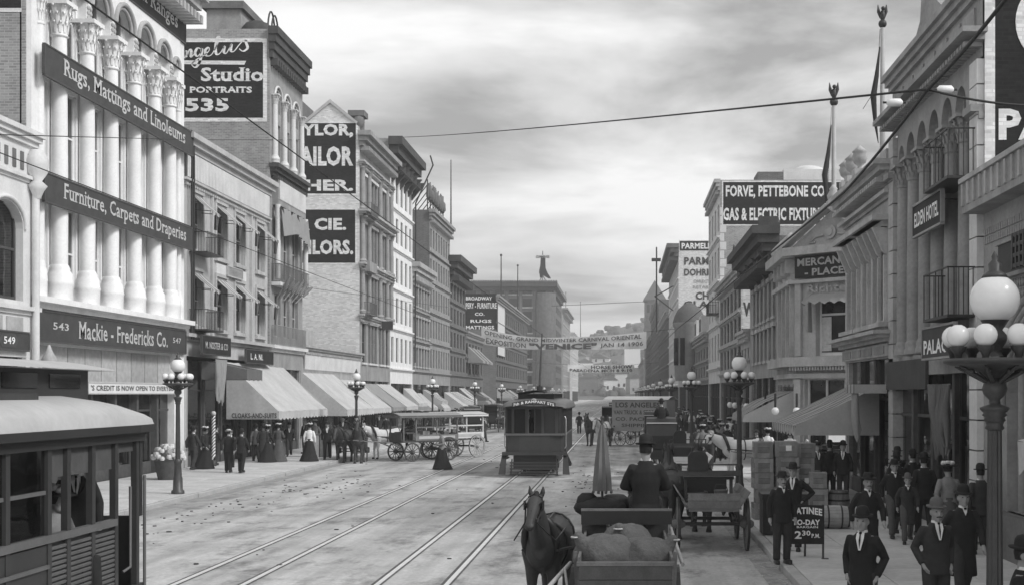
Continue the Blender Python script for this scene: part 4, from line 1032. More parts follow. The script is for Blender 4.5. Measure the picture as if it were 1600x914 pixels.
# ================================================================ buildings on the shaded side, from the near end
def palace():
    b = Bld('corner_storefront', 'low storefront with panelled overhanging eaves, lattice letters and a great arch', 1, 6, 26.55, 8.0)
    W = b.W
    holes = [(W - 7.4, W - 1.6, 1.0, 4.7, .6), (1, W - 8.4, .2, 4.6, .9)]
    b.shell('mid_stone', 'dark_brick', holes, parapet=.5)
    b.box('window_back', 'shop_dark', W - 7.4, W - 1.6, -.7, -.6, 1.0, 5.4); b.shopfront(1, W - 8.4, 4.6, 3)
    mb = MB(); arch_panel(mb, W - 7.4, W - 1.6, 3.0, 5.0, .02, -.3, k=18, rise=.62); b.p(mb, 'arch_head', 'mid_stone')
    for k, e in enumerate((.12, .3, .48)): ring_mold(b, W - 7.4, W - 1.6, 3.0, .06, e, 'mid_stone', rise=.62, w=.08, k=18)
    for i in range(5):
        c = W - 7.2 + i * 1.35; q = MB(); q.tube([(c, -.25, 1.0), (c, -.25, 4.4)], .1, 8); b.p(q, 'window_shaft', 'mid_stone')
    b.box('arch_base', 'dark_stone', W - 7.6, W - 1.4, -.1, .25, .1, 1.0)
    b.box('arch_glass', 'dark_glass', W - 7.4, W - 1.6, -.5, -.48, 1.0, 4.9)
    # lozenge-patterned band above the arch
    lz = MB()
    for i in range(44):
        for j in range(3):
            c, z = W - 7.0 + i * .15, 4.98 + j * .2; lz.prism([(-.06, 0), (0, .09), (.06, 0), (0, -.09)], lambda a, e, t: (c + a, t, z + e), .004, .035)
    o = b.p(lz, 'lozenge_band', 'mid_stone'); o['kind'] = 'stuff'
    lz = MB()
    for i in range(60):
        for j in range(2):
            c, z = W - 9.0 + i * .15, 6.42 + j * .18; lz.box(c - .055, c + .055, .004, .03, z - .07, z + .07)
    o = b.p(lz, 'block_band', 'mid_stone'); o['kind'] = 'stuff'
    b.box('sign_panel', 'sign_grey', W - 7.0, W - 1.2, .005, .06, 5.6, 6.2)
    b.box('panel_rim', 'mid_stone', W - 7.1, W - 1.1, .004, .1, 6.2, 6.28); b.box('panel_rim', 'mid_stone', W - 7.1, W - 1.1, .004, .1, 5.52, 5.6)
    for j, (a, n_) in enumerate(((W - 3.1, 4), (W - 4.1, 4), (W - 5.1, 4))):     # lattice letters standing off the wall
        q = MB()
        for k in range(4): q.box(a - .35 + k * .22, a - .27 + k * .22, .2, .26, 5.6, 6.25)
        for k in range(4): q.box(a - .4, a + .42, .2, .255, 5.62 + k * .19, 5.69 + k * .19)
        b.p(q, 'lattice_letter', 'iron')
    b.box('eaves', 'mid_stone', -.3, W + .02, -.02, .45, 7.0, 7.14)
    b.box('eaves_fascia', 'mid_stone', -.3, W + .02, .38, .45, 7.145, 7.62); b.box('eaves_cap', 'grey_stone', -.35, W + .05, -.05, .52, 7.62, 7.72)
    for i in range(30): c = W - .1 - i * .42; b.box('eaves_panel', 'grey_stone', c - .06, c + .06, .45, .49, 7.15, 7.6)
    q = MB(); q.quad((W - 9.5, 1.8, 2.2), (W - 7.7, 1.8, 2.2), (W - 7.7, .05, 3.0), (W - 9.5, .05, 3.0)); 
    b.awning(W - 13.6, W - 9.2, 3.3, 2.65, 2.1, 'canvas', val=.45, nseg=8)
palace()

def elden():
    b = Bld('hotel', 'three storey stone hotel with tall attached columns, arched windows and iron fire balconies', 1, 26.6, 35.5, 12.0)
    W = b.W
    cu = [b.u(x) for x in (1497, 1477, 1457.5, 1441, 1424, 1411)]
    cu = [1.15, 2.35, 3.6, 4.85, 6.1, 7.3]
    ed = [.7] + cu + [8.15]
    bays = [(p + .26, q - .26) for p, q in zip(ed, ed[1:])]
    rows = [(4.7, 6.6), (7.0, 8.7), (8.85, 9.5)]
    holes = [(p, q, c, d, .45) for p, q in bays for c, d in rows[:2]] + [(p, q, 8.85, 10.1, .45) for p, q in bays] + [(.4, W - .3, .1, 3.75, 1.2)]
    b.shell('mid_stone', 'dark_brick', holes, n0=-.16, reveal=.45, parapet=.5)
    for p, q in bays:
        for c, d in rows[:2]: b.win(p, q, c, d, n=-.32, frame='frame_dark', blind=rnd.choice([.2, .4, 0]), curtain=True, fw=.06); 
        b.win(p, q, 8.85, 10.1, n=-.32, fw=.06); b.box('sill', 'mid_stone', p - .1, q + .1, -.17, -.06, 6.72, 6.9)
    ms = col_mesh(b.F, 5.0, .2, 'mid_stone', base=.35, cap=.6, n=14, plain=True)
    for u in cu: column(b, ms, u, .02, 4.3)
    mb = MB(); ar = [.62] + cu + [8.25]
    for p, q in zip(ar, ar[1:]):
        p2, q2 = p + .14, q - .14
        arch_panel(mb, p2, q2, 9.55, 10.3, -.0, -.25, rise=1.15)
        mb.quad((p, 0, 9.31), (p, 0, 10.3), (p2, 0, 10.3), (p2, 0, 9.31)); mb.quad((q2, 0, 9.31), (q2, 0, 10.3), (q, 0, 10.3), (q, 0, 9.31))
        mb.quad((p2, 0, 9.31), (p2, -.4, 9.31), (p2, -.4, 9.55), (p2, 0, 9.55)); mb.quad((q2, 0, 9.31), (q2, 0, 9.55), (q2, -.4, 9.55), (q2, -.4, 9.31))
        mb.quad((p, 0, 9.31), (p2, 0, 9.31), (p2, -.4, 9.31), (p, -.4, 9.31)); mb.quad((q2, 0, 9.31), (q, 0, 9.31), (q, -.4, 9.31), (q2, -.4, 9.31))
    mb.quad((0, 0, 10.3), (0, 0, 12), (W, 0, 12), (W, 0, 10.3)); mb.quad((0, 0, 12), (0, -.36, 12), (W, -.36, 12), (W, 0, 12)); b.p(mb, 'arcade', 'mid_stone')
    # rusticated end piers of big blocks
    for u0, u1, m_ in ((.02, .6, 'pale_stone'), (8.28, 8.86, 'grey_stone')):
        z = .2
        while z < 10.2:
            b.box('quoin', m_, u0, u1, -.2, .12, z + .015, min(z + .62, 10.25)); z += .635
    for u in (.3, 8.57): b.cornice('pier_cap', 'mid_stone', 9.0, 9.3, .26, u - .33, u + .33, steps=2, wrap=False)
    b.cornice('cornice', 'mid_stone', 10.62, 10.85, .5, steps=2, dent=.24)
    for i in range(7): a = .5 + i * 1.15; b.box('parapet_panel', 'mid_stone', a, a + .95, .004, .05, 10.98, 11.45)
    b.cornice('coping', 'mid_stone', 11.6, 12.05, .3, steps=3)
    q = MB(); q.prism([(2.6, 12.05), (3.4, 12.5), (3.6, 13.3), (4.9, 13.3), (5.1, 12.5), (5.9, 12.05)], lambda a, c, t: (a, t, c), -.3, .12); b.p(q, 'parapet_crest', 'mid_stone')
    o = b.sign(1.5, 4.2, 7.05, 7.75, .42, [('ELDEN HOTEL', .07, .93, .25, .75, 'letter_white', .03)], 'sign_black', rim='mid_stone')
    q = MB(); q.tube([(1.8, 0, 7.6), (1.8, .45, 7.6)], .02, 5); q.tube([(3.9, 0, 7.6), (3.9, .45, 7.6)], .02, 5); b.p(q, 'sign_bracket', 'iron', o)
    for w0 in (7.85, 4.95): b.balcony(.15, 2.3, w0, proj=.7, h=1.0, gap=.5)
    b.box('fascia', 'mid_stone', .0, W, -.3, .12, 3.75, 4.25)
    b.box('name_panel', 'sign_grey', 4.2, W - .1, .12, .2, 3.4, 4.15)
    b.shopfront(.4, W - .3, 3.75, 4, pier='dark_stone')
    # dark painted side wall
    s_ = wall_sign(b, 7.75, 20, 6.9, 11.9, border='letter_wall', bw=.1)
    q = MB(); q.lathe([(.95, 0), (.95, .012)], 36, (1.62, -.034, 11.0), ax='y'); q.build('painted_disc', 'letter_wall', s_)
    wtext(b, s_, 'PA', 7.82, 8.95, 8.55, 9.2, 'letter_wall', .04)
    q = MB(); q.box(.03, .22, -.05, -.003, .2, 11.9); q.build('white_edge', 'letter_wall', b.root)
    b.sign(.1, 2.9, 4.1, 4.75, .5, [('PALACE', .06, .94, .12, .62, 'letter_white', .03)], 'sign_grey', rim='mid_stone')
    drape(b, .7, 2.7, .5, 3.5, 1.8, 'canvas_dark', 12, 3)
elden()

def urn_house():
    b = Bld('urn_building', 'two storey ornate building with urns along the roof edge and bracketed bay windows', 1, 35.52, 43, 10.1)
    W = b.W
    cols = [(.9, 1.7), (2.0, 2.8), (3.1, 3.9), (5.0, 5.7), (5.95, 6.65)]
    holes = [(p, q, 5.4, 7.5, .25) for p, q in cols] + [(.3, W - .3, .1, 4.3, 1.2)]
    b.shell('shade_stone', 'grey_stone', holes, parapet=.4)
    for p, q in cols: b.win(p, q, 5.4, 7.5, n=-.16, frame='frame_pale', curtain=True, blind=.3, fw=.05)
    for u0, u1 in ((.6, 4.15), (4.75, 6.9)):
        b.box('bay_head', 'shade_stone', u0, u1, .003, .4, 8.15, 8.3); b.cornice('bay_cornice', 'shade_stone', 8.0, 8.3, .5, u0, u1, steps=2)
        k = int((u1 - u0) / .75)
        for i in range(k + 1):
            u = u0 + .06 + (u1 - u0 - .3) * i / k; q = MB(); q.prism([(0, 7.2), (.12, 7.3), (.42, 7.98), (0, 7.98)], lambda a, c, t: (t, a + .004, c), u, u + .16); b.p(q, 'bracket', 'shade_stone')
            b.box('mullion', 'shade_stone', u, u + .14, .004, .1, 5.2, 7.2)
        b.cornice('bay_sill', 'shade_stone', 5.05, 5.3, .3, u0, u1, steps=2)
    b.cornice('belt_course', 'shade_stone', 8.75, 8.95, .25, steps=2); b.cornice('cornice', 'shade_stone', 9.3, 9.75, .6, steps=3, dent=.3)
    b.cornice('ledge', 'grey_stone', 4.75, 5.05, .6, steps=3); b.box('frieze', 'grey_stone', .05, W - .05, .003, .12, 4.35, 4.7)
    for i in range(4): b.box('frieze_panel', 'mid_stone', .5 + i * 1.75, 1.9 + i * 1.75, .12, .15, 4.42, 4.64)
    b.box('roof_balustrade', 'shade_stone', .1, W - .1, -.1, .15, 9.76, 10.1)
    for u in (4.6, 5.9, 7.0):
        q = MB(); q.box(u - .22, u + .22, -.15, .25, 10.1, 10.3); q.lathe([(.09, 0), (.06, .1), (.19, .2), (.25, .38), (.2, .5), (.25, .55), (.1, .68), (.04, .74)], 12, (u, .05, 10.3)); b.p(q, 'roof_urn', 'shade_stone')
    b.shopfront(.3, W - .3, 4.3, 3, pier='shade_stone')
    b.awning(1.6, 7.2, 3.5, 2.35, 2.45, 'canvas_shade', val=.3, nseg=10)
    b.box('hung_awning_roller', 'canvas_shade', .2, 1.55, .1, 1.0, 3.3, 3.55)
    drape(b, .3, 1.2, .9, 3.35, 1.9, 'canvas_grey', 8, 5, name='awning_drape')
urn_house()

def mercantile():
    # the cut corner faces the alley mouth at 45 degrees
    t = thing('mercantile_corner', 'two storey ornate corner building with gabled cut corner and dark MERCANTILE PLACE board', 'building', (7.5, 55.5, 0), group='shop buildings lining the street')
    A, B_ = Vector((0, 0, 0)), Vector((2.75, -2.75, 0))
    e = (B_ - A).normalized(); nrm = Vector((-e.y * -1, e.x * -1, 0)); nrm = Vector((-.7071, -.7071, 0))
    F = Matrix(((e.x, nrm.x, 0), (e.y, nrm.y, 0), (0, 0, 1)))
    Wc = (B_ - A).length
    def part(mb, name, mat, parent=None): return mb.build(name, mat, parent or t, F)
    # chamfer wall with its tall window and shop opening
    holes = [(1.1, 3.1, 4.9, 7.3), (.5, 3.5, .1, 3.9)]
    q = MB(); us = [0, .5, 1.1, 3.1, 3.5, Wc]; ws = [.1, 3.9, 4.9, 7.3, 9.5]
    for a, c in zip(us, us[1:]):
        for f, g in zip(ws, ws[1:]):
            m1, m2 = (a + c) / 2, (f + g) / 2
            if not any(h[0] < m1 < h[1] and h[2] < m2 < h[3] for h in holes): q.quad((a, 0, f), (c, 0, f), (c, 0, g), (a, 0, g))
    for a, c, f, g in holes:
        q.quad((a, 0, f), (a, -.4, f), (a, -.4, g), (a, 0, g)); q.quad((c, 0, f), (c, -.4, f), (c, -.4, g), (c, 0, g)); q.quad((a, 0, g), (a, -.4, g), (c, -.4, g), (c, 0, g)); q.quad((a, 0, f), (c, 0, f), (c, -.4, f), (a, -.4, f))
    part(q, 'corner_wall', 'shade_stone')
    q = MB(); q.box(1.1, 3.1, -.36, -.3, 4.9, 7.3); wo = part(q, 'window', 'frame_white'); q = MB(); q.box(1.22, 2.98, -.3, -.28, 5.05, 6.6); part(q, 'pane', 'dark_glass', wo); q = MB(); q.box(1.22, 2.98, -.3, -.28, 6.7, 7.2); part(q, 'pane', 'dark_glass', wo)
    q = MB()
    for x0, x1 in ((1.25, 1.75), (2.45, 2.95)):
        q.loft([[(x0 + (x1 - x0) * i / 8, -.26 + .02 * (-1) ** i, 5.1) for i in range(9)], [(x0 + (x1 - x0) * i / 8, -.26 + .02 * (-1) ** i, 6.55) for i in range(9)]], closed=False)
    part(q, 'curtain', 'curtain', wo)
    q = MB(); n_ = 10
    q.loft([[(1.0, .0 + .7 * 0, 7.4)] + [(.9 + 2.4 * i / n_, .05, 7.55) for i in range(n_ + 1)], [(.95, .6, 7.0)] + [(.85 + 2.5 * i / n_, .75, 7.15 - .12 * abs(math.sin(i * math.pi / 2))) for i in range(n_ + 1)]], closed=False); part(q, 'window_awning', 'canvas_grey')
    q = MB(); q.loft([[(.95 + .03 * i, .1 + .07 * i, 7.2) for i in range(9)], [(1.0 + .03 * i * (-1) ** i * .3, .1 + .05 * i, 5.9) for i in range(9)]], closed=False); part(q, 'awning_drape', 'canvas_grey')
    q = MB(); q.box(.6, 3.4, -.3, -.25, .3, 3.85); so = part(q, 'shop_window', 'dark_glass')
    for c in (.6, 1.55, 2.5, 3.35): part(MB().box(c - .05, c + .05, -.25, -.18, .1, 3.88), 'mullion', 'frame_pale', so)
    for c in (.25, 3.65): part(MB().box(c - .18, c + .18, .005, .2, .1, 3.9), 'pilaster', 'shade_stone'); part(MB().box(c - .16, c + .16, .005, .16, 4.9, 8.0), 'pilaster', 'shade_stone')
    for z0, z1, pr in ((3.95, 4.15, .2), (4.45, 4.85, .5), (8.0, 8.15, .25), (9.2, 9.55, .5)): part(MB().box(-.3, Wc + .3, .004, pr, z0, z1), 'cornice', 'shade_stone')
    q = MB()
    for i in range(26): q.box(.0 + i * .15, .08 + i * .15, .2, .42, 4.28, 4.44)
    o = part(q, 'dentil_row', 'grey_stone'); o['kind'] = 'stuff'
    q = MB(); q.prism([(-.2, 9.56), (Wc + .2, 9.56), (Wc / 2, 11.0)], lambda a, c, tt: (a, tt, c), -.3, .05); g = part(q, 'gable', 'grey_stone')
    q = MB(); q.beam((-.45, .2, 9.62), (Wc / 2, .2, 11.2), .5, .16); q.beam((Wc + .45, .2, 9.62), (Wc / 2, .2, 11.2), .5, .16); part(q, 'gable_moulding', 'shade_stone', g)
    q = MB(); q.lathe([(.3, 0), (.3, .05)], 14, (Wc / 2, .12, 10.1), ax='y'); q.lathe([(.16, 0), (.16, .06)], 14, (Wc / 2, .16, 10.1), ax='y'); part(q, 'gable_rosette', 'shade_stone', g)
    q = MB()
    for s_ in (-1, 1): q.tube([(Wc / 2 + s_ * .35, .08, 10.0), (Wc / 2 + s_ * .8, .08, 9.95), (Wc / 2 + s_ * 1.1, .08, 9.72), (Wc / 2 + s_ * .8, .08, 9.72)], .05, 6)
    part(q, 'gable_scroll', 'shade_stone', g)
    q = MB(); q.lathe([(.14, 0), (.14, .1), (.08, .16), (.24, .36), (.27, .5), (.15, .72), (.18, .78), (.05, .95)], 12, (Wc / 2, -.1, 11.15)); part(q, 'gable_urn', 'shade_stone', g)
    q = MB(); q.box(.15, 3.75, .15, .22, 8.22, 9.15); so = part(q, 'name_board', 'sign_black')
    rd = e
    letters(so, 'MERCANTILE', F @ Vector((.3, .23, 8.72)), rd, 3.3, .34, 'letter_faint', nrm=nrm, bold=.035)
    letters(so, '- PLACE. -', F @ Vector((.7, .23, 8.29)), rd, 2.5, .32, 'letter_faint', nrm=nrm, bold=.035)
    letters(t, 'Richter', F @ Vector((.7, .1, 7.6)), rd, 2.4, .34, 'letter_faint', nrm=nrm, bold=.03)
    # street front and alley side
    def L_(name, mat, *a, parent=None): return MB().box(*a).build(name, mat, parent or t)
    W2 = 6.2
    q = MB(); q.quad((0, 0, .1), (0, 0, 9.5), (0, W2, 9.5), (0, W2, .1)); q.quad((2.75, -2.75, .1), (14, -2.75, .1), (14, -2.75, 9.5), (2.75, -2.75, 9.5)); q.quad((0, W2, .1), (14, W2, .1), (14, W2, 9.5), (0, W2, 9.5)); q.build('front_wall', 'shade_stone', t)
    q = MB(); q.add([(0, 0, 9.3), (2.75, -2.75, 9.3), (14, -2.75, 9.3), (14, W2, 9.3), (0, W2, 9.3)], [(0, 1, 2, 3, 4)]); q.build('roof', 'roof', t)
    for i in range(4):
        y = .5 + i * 1.42; o = L_('window', 'frame_pale', -.06, -.004, y, y + 1.0, 5.0, 7.5); L_('pane', 'dark_glass', -.08, -.06, y + .1, y + .9, 5.1, 6.2, parent=o); L_('pane', 'dark_glass', -.08, -.06, y + .1, y + .9, 6.3, 7.4, parent=o); L_('pilaster', 'shade_stone', -.2, -.004, y - .3, y - .1, 4.9, 8.0)
        L_('shop_window', 'dark_glass', -.05, -.003, y - .2, y + 1.0, .6, 3.7); L_('bracket', 'shade_stone', -.4, -.004, y - .28, y - .1, 8.5, 9.1)
    for z0, z1, pr in ((3.95, 4.15, .2), (4.45, 4.85, .5), (8.0, 8.2, .3), (9.15, 9.55, .6)): L_('cornice', 'shade_stone', -pr, -.004, -.1, W2, z0, z1)
    for i in range(5): MB().lathe([(.1, 0), (.08, .1), (.24, .25), (.3, .45), (.22, .6), (.06, .75)], 10, (-.1, .6 + i * 1.3, 9.55)).build('roof_urn', 'shade_stone', t)
    # corner shop awning
    q = MB(); q.loft([[(-.04, .2 + 5.6 * j / 8, 3.4) for j in range(9)], [(-1.2, .2 + 5.6 * j / 8, 2.95 - .05 * (j % 2)) for j in range(9)], [(-2.2, .2 + 5.6 * j / 8, 2.35) for j in range(9)], [(-2.25, .2 + 5.6 * j / 8, 2.05) for j in range(9)]], closed=False); ao = q.build('awning', 'canvas_shade', t)
    q = MB(); q.add([(-.04, .2, 3.4), (-2.2, .2, 2.35), (-2.25, .2, 2.05), (-.04, .2, 2.05)], [(0, 1, 2, 3)]); q.build('awning_side', 'canvas_shade', ao)
    L_('poster', 'board_white', 1.0, 2.9, -2.82 - .0, -2.76, 1.3, 2.5)
    letters(t, 'BARGAIN', (1.15, -2.84, 1.85), (1, 0, 0), 1.6, .35, 'letter_faint', bold=.02)
    # hanging arc globes
    for x, y in ((-1.0, -1.2), (-.2, -2.0), (-.9, 3.5)):
        o = MB().tube([(x, y, 2.7), (x, y, 3.3)], .05, 6).build('arc_lamp_cap', 'iron', t); MB().ball((x, y, 2.55), .17, 12, 8).build('globe', 'globe', o)
mercantile()

def bracket_block():
    b = Bld('bracket_block', 'narrow grey block with very dark projecting bracketed cornice', 1, 61.75, 75, 10.9)
    W = b.W
    cols = [(.8 + i * 1.9, 1.9 + i * 1.9) for i in range(6)]
    b.fill_grid(cols, [(5.0, 6.6), (7.1, 8.9)], 'mid_stone', 'dark_brick', far=True, shop=(.3, W - .3, 4.1, 4), trim='grey_stone')
    b.cornice('cornice', 'black_stone', 9.7, 11.3, 1.3, dent=.7, steps=4)
    for i in range(4): u = .4 + i * 3.5; q = MB(); q.prism([(0, 8.9), (.9, 10.2), (0, 10.2)], lambda a, c, t: (t, a + .004, c), u, u + .4); b.p(q, 'bracket', 'black_stone')
    q = MB(); q.box(-.1, .3, .0, .9, 11.3, 11.8); b.p(q, 'parapet_block', 'black_stone')
    q = MB(); q.prism([(.6, 11.2), (3.2, 11.2), (3.2, 11.6), (2.5, 12.0), (1.3, 12.0), (.6, 11.6)], lambda a, c, t: (a, t, c), -.2, .1); b.p(q, 'parapet_crest', 'black_stone')
    for i in range(4):
        o = b.p(MB().tube([(1 + i * 3.2, 1.4, 2.8), (1 + i * 3.2, 1.4, 3.5)], .04, 6), 'arc_lamp_cap', 'iron'); b.p(MB().ball((1 + i * 3.2, 1.4, 2.65), .17, 10, 8), 'globe', 'globe', o)
bracket_block()
b = block('gap_shop', 'low shop between the bracketed cornice and the white lettered wall', 1, 75.05, 80.6, 7.0, 'grey_stone', 'dark_brick', 1, 3, awn=None, cor=('grey_stone', .5, .4))
b = block('wide_window_block', 'grey block with broad show windows and pale side wall lettered W', 1, 80.65, 98, 11.2, 'grey_stone', 'painted_wall', 3, 6, awn=None, wfrac=.78, hfrac=.72, cor=('grey_stone', .6, .5), w0=4.6)
d = 80.6
s_ = wall_sign(b, PX(1160, d), PX(1200, d), PZ(560, d), PZ(432, d), mat='painted_wall')
wtext(b, s_, 'W', PX(1161, d), PX(1180, d), PZ(494, d), PZ(472, d), 'letter_dark', .05); wtext(b, s_, 'DO', PX(1163, d), PX(1180, d), PZ(447, d), PZ(440, d), 'letter_faint', .03)
s2 = wall_sign(b, PX(1159, d), PX(1190, d), PZ(540, d), PZ(513, d), mat='sign_black')
wtext(b, s2, 'J. F. GEORGE', PX(1160, d), PX(1181, d), PZ(520, d), PZ(517, d), 'letter_white', .02, t=.05); wtext(b, s2, '1904', PX(1165, d), PX(1177, d), PZ(528, d), PZ(524.5, d), 'letter_white', .02, t=.05)
q = MB(); q.tube([(.6, .3, 11.2), (.6, .3, 11.9), (.9, .3, 12.5), (1.8, .3, 12.8), (2.6, .3, 12.4), (2.9, .3, 11.8), (2.9, .3, 11.2)], .05, 6); b.p(q, 'roof_hoop', 'iron')

def fixtures():
    b = block('fixtures_building', 'tall brick block with toothed pale corner and gas fixtures sign high on its side', 1, 98.05, 111, 19.6, 'pale_stone', 'brick', 4, 4, awn=None, wfrac=.5, cor=('grey_stone', .8, .45), D=30)
    d = 98.04
    s_ = wall_sign(b, PX(1130, d), PX(1326, d), PZ(351, d), PZ(285, d), border='letter_wall', bw=.1, mat='sign_brick')
    wtext(b, s_, 'FORVE, PETTEBONE CO.', PX(1134, d), PX(1292, d), PZ(311, d), PZ(290, d), 'letter_wall', .035)
    wtext(b, s_, 'GAS & ELECTRIC FIXTURES', PX(1130, d), PX(1290, d), PZ(345, d), PZ(325, d), 'letter_wall', .035)
    for i in range(26):
        z = .4 + i * .66; q = MB(); q.box(.01, .32 + .16 * (i % 2), -.02, -.003, z, z + .6); q.build('corner_stone', 'pale_stone', b.root)
    q = MB(); q.box(3.0, 5.0, 1, 4, 19.4, 20.4); q.build('roof_hut', 'dark_brick', b.root)
    q = MB(); q.box(5.0, 9.4, 1, 5, 19.4, 20.6); q.lathe([(1.5, 0), (1.5, .2), (.8, .5), (.1, .55)], 12, (7.2, 3, 20.6)); q.build('roof_tank_house', 'pale_stone', b.root)
    q = MB(); q.box(12.2, 13.8, 1, 3, 19.4, 20.4); q.build('roof_hut', 'dark_brick', b.root)
    b.balcony(1, 4, 9.5, proj=.8)
fixtures()
b = block('turret_house', 'low grey building with domed round turret at its corner', 1, 111.05, 150, 8.6, 'mid_stone', 'dark_brick', 2, 10, awn=None, cor=('grey_stone', .6, .5), w0=4.4)
q = MB(); q.lathe([(1.4, 4.6), (1.55, 5.0), (1.55, 10.0), (1.7, 10.2), (1.75, 10.6)], 16, (22, .5, 0)); b.p(q, 'turret', 'mid_stone')
q = MB(); q.lathe([(1.75, 10.6), (1.55, 11.3), (1.2, 12.0), (.6, 12.5), (.05, 12.7)], 16, (22, .5, 0)); b.p(q, 'turret_dome', 'slate')
for i in range(5):
    a = R(-60 + 30 * i); q = MB(); q.box(-.25, .25, -.02, .06, 0, 2.8); q2 = MB(); c, s_ = math.cos(a), math.sin(a)
    q2.add([(22 + 1.56 * s_ + x * c + y * s_, .5 + 1.56 * c - x * s_ + y * c, 6.2 + z) for x, y, z in q.v], q.f); b.p(q2, 'turret_window', 'dark_glass')
for u in (2, 9.5): b.box('dormer', 'pale_stone', u, u + 3.5, -.2, .5, 8.6, 10.2); b.box('dormer_window', 'dark_glass', u + .8, u + 2.7, .5, .53, 8.8, 9.9)
b = block('china_store', 'tall pale block with lettered side wall and dark bracketed eaves', 1, 170, 205, 23.0, 'pale_stone', 'painted_wall', 6, 9, awn=None, cor=('dark_stone', 1.6, 1.6), D=30)
d = 169.95
s_ = wall_sign(b, PX(1062, d), PX(1180, d), PZ(392, d), PZ(377, d), border='letter_wall', bw=.1, mat='sign_black'); wtext(b, s_, 'PARMELEE', PX(1065, d), PX(1117, d), PZ(389, d), PZ(380, d), 'letter_white', .035, t=.05)
for tx, xl, xr, yb, yt, m_, bo in (('PARMELEE', 1069, 1140, 414, 402, 'letter_dark', .035), ('DOHRMANN', 1069, 1140, 431, 420, 'letter_dark', .035), ('DIRECT', 1084, 1110, 442, 437, 'letter_faint', .02), ('RETAILERS', 1083, 1122, 451, 446, 'letter_faint', .02), ('CHINA', 1087, 1135, 468, 456, 'letter_dark', .035), ('GLASS', 1068, 1125, 481, 470, 'letter_dark', .035)):
    letters(b.root, tx, (PX(xl, d) - b.X, -.05, PZ(yb, d)), (1, 0, 0), PX(xr, d) - PX(xl, d), PZ(yt, d) - PZ(yb, d), m_, bold=bo, t=0)
q = MB(); q.tube([(12, 2.6, 12), (12, 2.6, 24)], .12, 6); q.beam((12, .2, 18.5), (12, 2.9, 17), .15, .15); q.beam((12, .2, 15), (12, 2.8, 17), .15, .15); q.box(11.6, 12.4, 2.0, 3.3, 22, 22.4); b.p(q, 'hoist_mast', 'iron')
q = MB(); q.box(16, 26, 5, 9, 22.6, 26.5); q.build('roof_house', 'dark_brick', b.root)
b = block('row_before_china', 'low hazy shop row in front of the china store', 1, 150.05, 169.9, 9.0, 'grey_stone', 'dark_brick', 2, 6, awn=None, cor=('grey_stone', .5, .4))
block('hazy_row', 'hazy four storey row beyond the china store', 1, 205.05, 262, 16.5, 'dark_stone', 'dark_stone', 4, 14, awn=None, cor=('grey_stone', .8, .6))
block('hazy_row', 'hazy tall row ahead of the pyramid tower', 1, 262.05, 330, 22.5, 'dark_stone', 'dark_stone', 5, 14, awn=None, cor=('mid_stone', .8, .6))
block('hazy_row', 'hazy low row standing under the pyramid tower', 1, 330.05, 410, 18, 'dark_stone', 'dark_stone', 4, 16, awn=None, cor=('mid_stone', .8, .6))
t = thing('pyramid_tower', 'square dark stone tower with steep pyramid roof', 'tower', (10.9, 428, 0))
MB().box(-3.4, 3.4, -3.4, 3.4, 0, 33.8).build('shaft', 'dark_stone', t); MB().box(-3.7, 3.7, -3.7, 3.7, 33.8, 34.3).build('cornice', 'dark_stone', t)
q = MB(); q.add([(-3.8, -3.8, 34.3), (3.8, -3.8, 34.3), (3.8, 3.8, 34.3), (-3.8, 3.8, 34.3), (0, 0, 41)], [(0, 1, 4), (1, 2, 4), (2, 3, 4), (3, 0, 4), (3, 2, 1, 0)]); q.build('pyramid_roof', 'slate', t)
for i in range(4): MB().box(-2.7 + i * 1.5, -1.8 + i * 1.5, -3.44, -3.38, 30, 32.6).build('belfry_shade', 'shop_dark', t)  # dark slabs on the wall stand in for shaded openings
block('hazy_end_row', 'hazy pale row at the far end of the shaded side', 1, 440, 560, 15, 'grey_stone', 'grey_stone', 4, 16, awn=None, cor=('mid_stone', .8, .6))
# small houses on the hill closing the view
r = random.Random(21)
for i in range(44):
    y = r.uniform(650, 830); x = -100 + i * 3.6 + r.uniform(-3, 3); tt = min(1, (y - 620) / 330); tt = tt * tt * (3 - 2 * tt)
    z = tt * (36 + 16 * math.sin(x * 0.011 + 1) + 9 * math.sin(x * .031)) - 3
    w_, h_ = r.uniform(5, 12), r.uniform(6, 14)
    m_ = r.choice(['pale_stone', 'white_stone', 'grey_stone', 'mid_stone', 'dark_stone'])
    t = thing('hill_house', 'small ' + {'pale_stone': 'pale', 'white_stone': 'white', 'grey_stone': 'grey', 'mid_stone': 'dull grey', 'dark_stone': 'dark'}[m_] + (' tall' if h_ > 10 else ' low') + (' broad' if w_ > 8.5 else ' narrow') + ' house on the hazy hillside', 'house', (x, y, z), r.uniform(-.3, .3), group='houses on the hill')
    MB().box(-w_ / 2, w_ / 2, -4, 4, 0, h_).build('wall', m_, t)
    q = MB(); q.prism([(-w_ / 2 - .4, 0), (w_ / 2 + .4, 0), (0, 2.6)], lambda a, c, u_: (a, u_, h_ + c), -4.3, 4.3); q.build('roof', 'slate', t)
    for k in range(2):
        for j in range(2): MB().box(-w_ * .3 + k * w_ * .45, -w_ * .3 + k * w_ * .45 + 1.1, -4.06, -3.98, 2 + j * 3.2, 3.7 + j * 3.2).build('window', 'dark_glass', t)

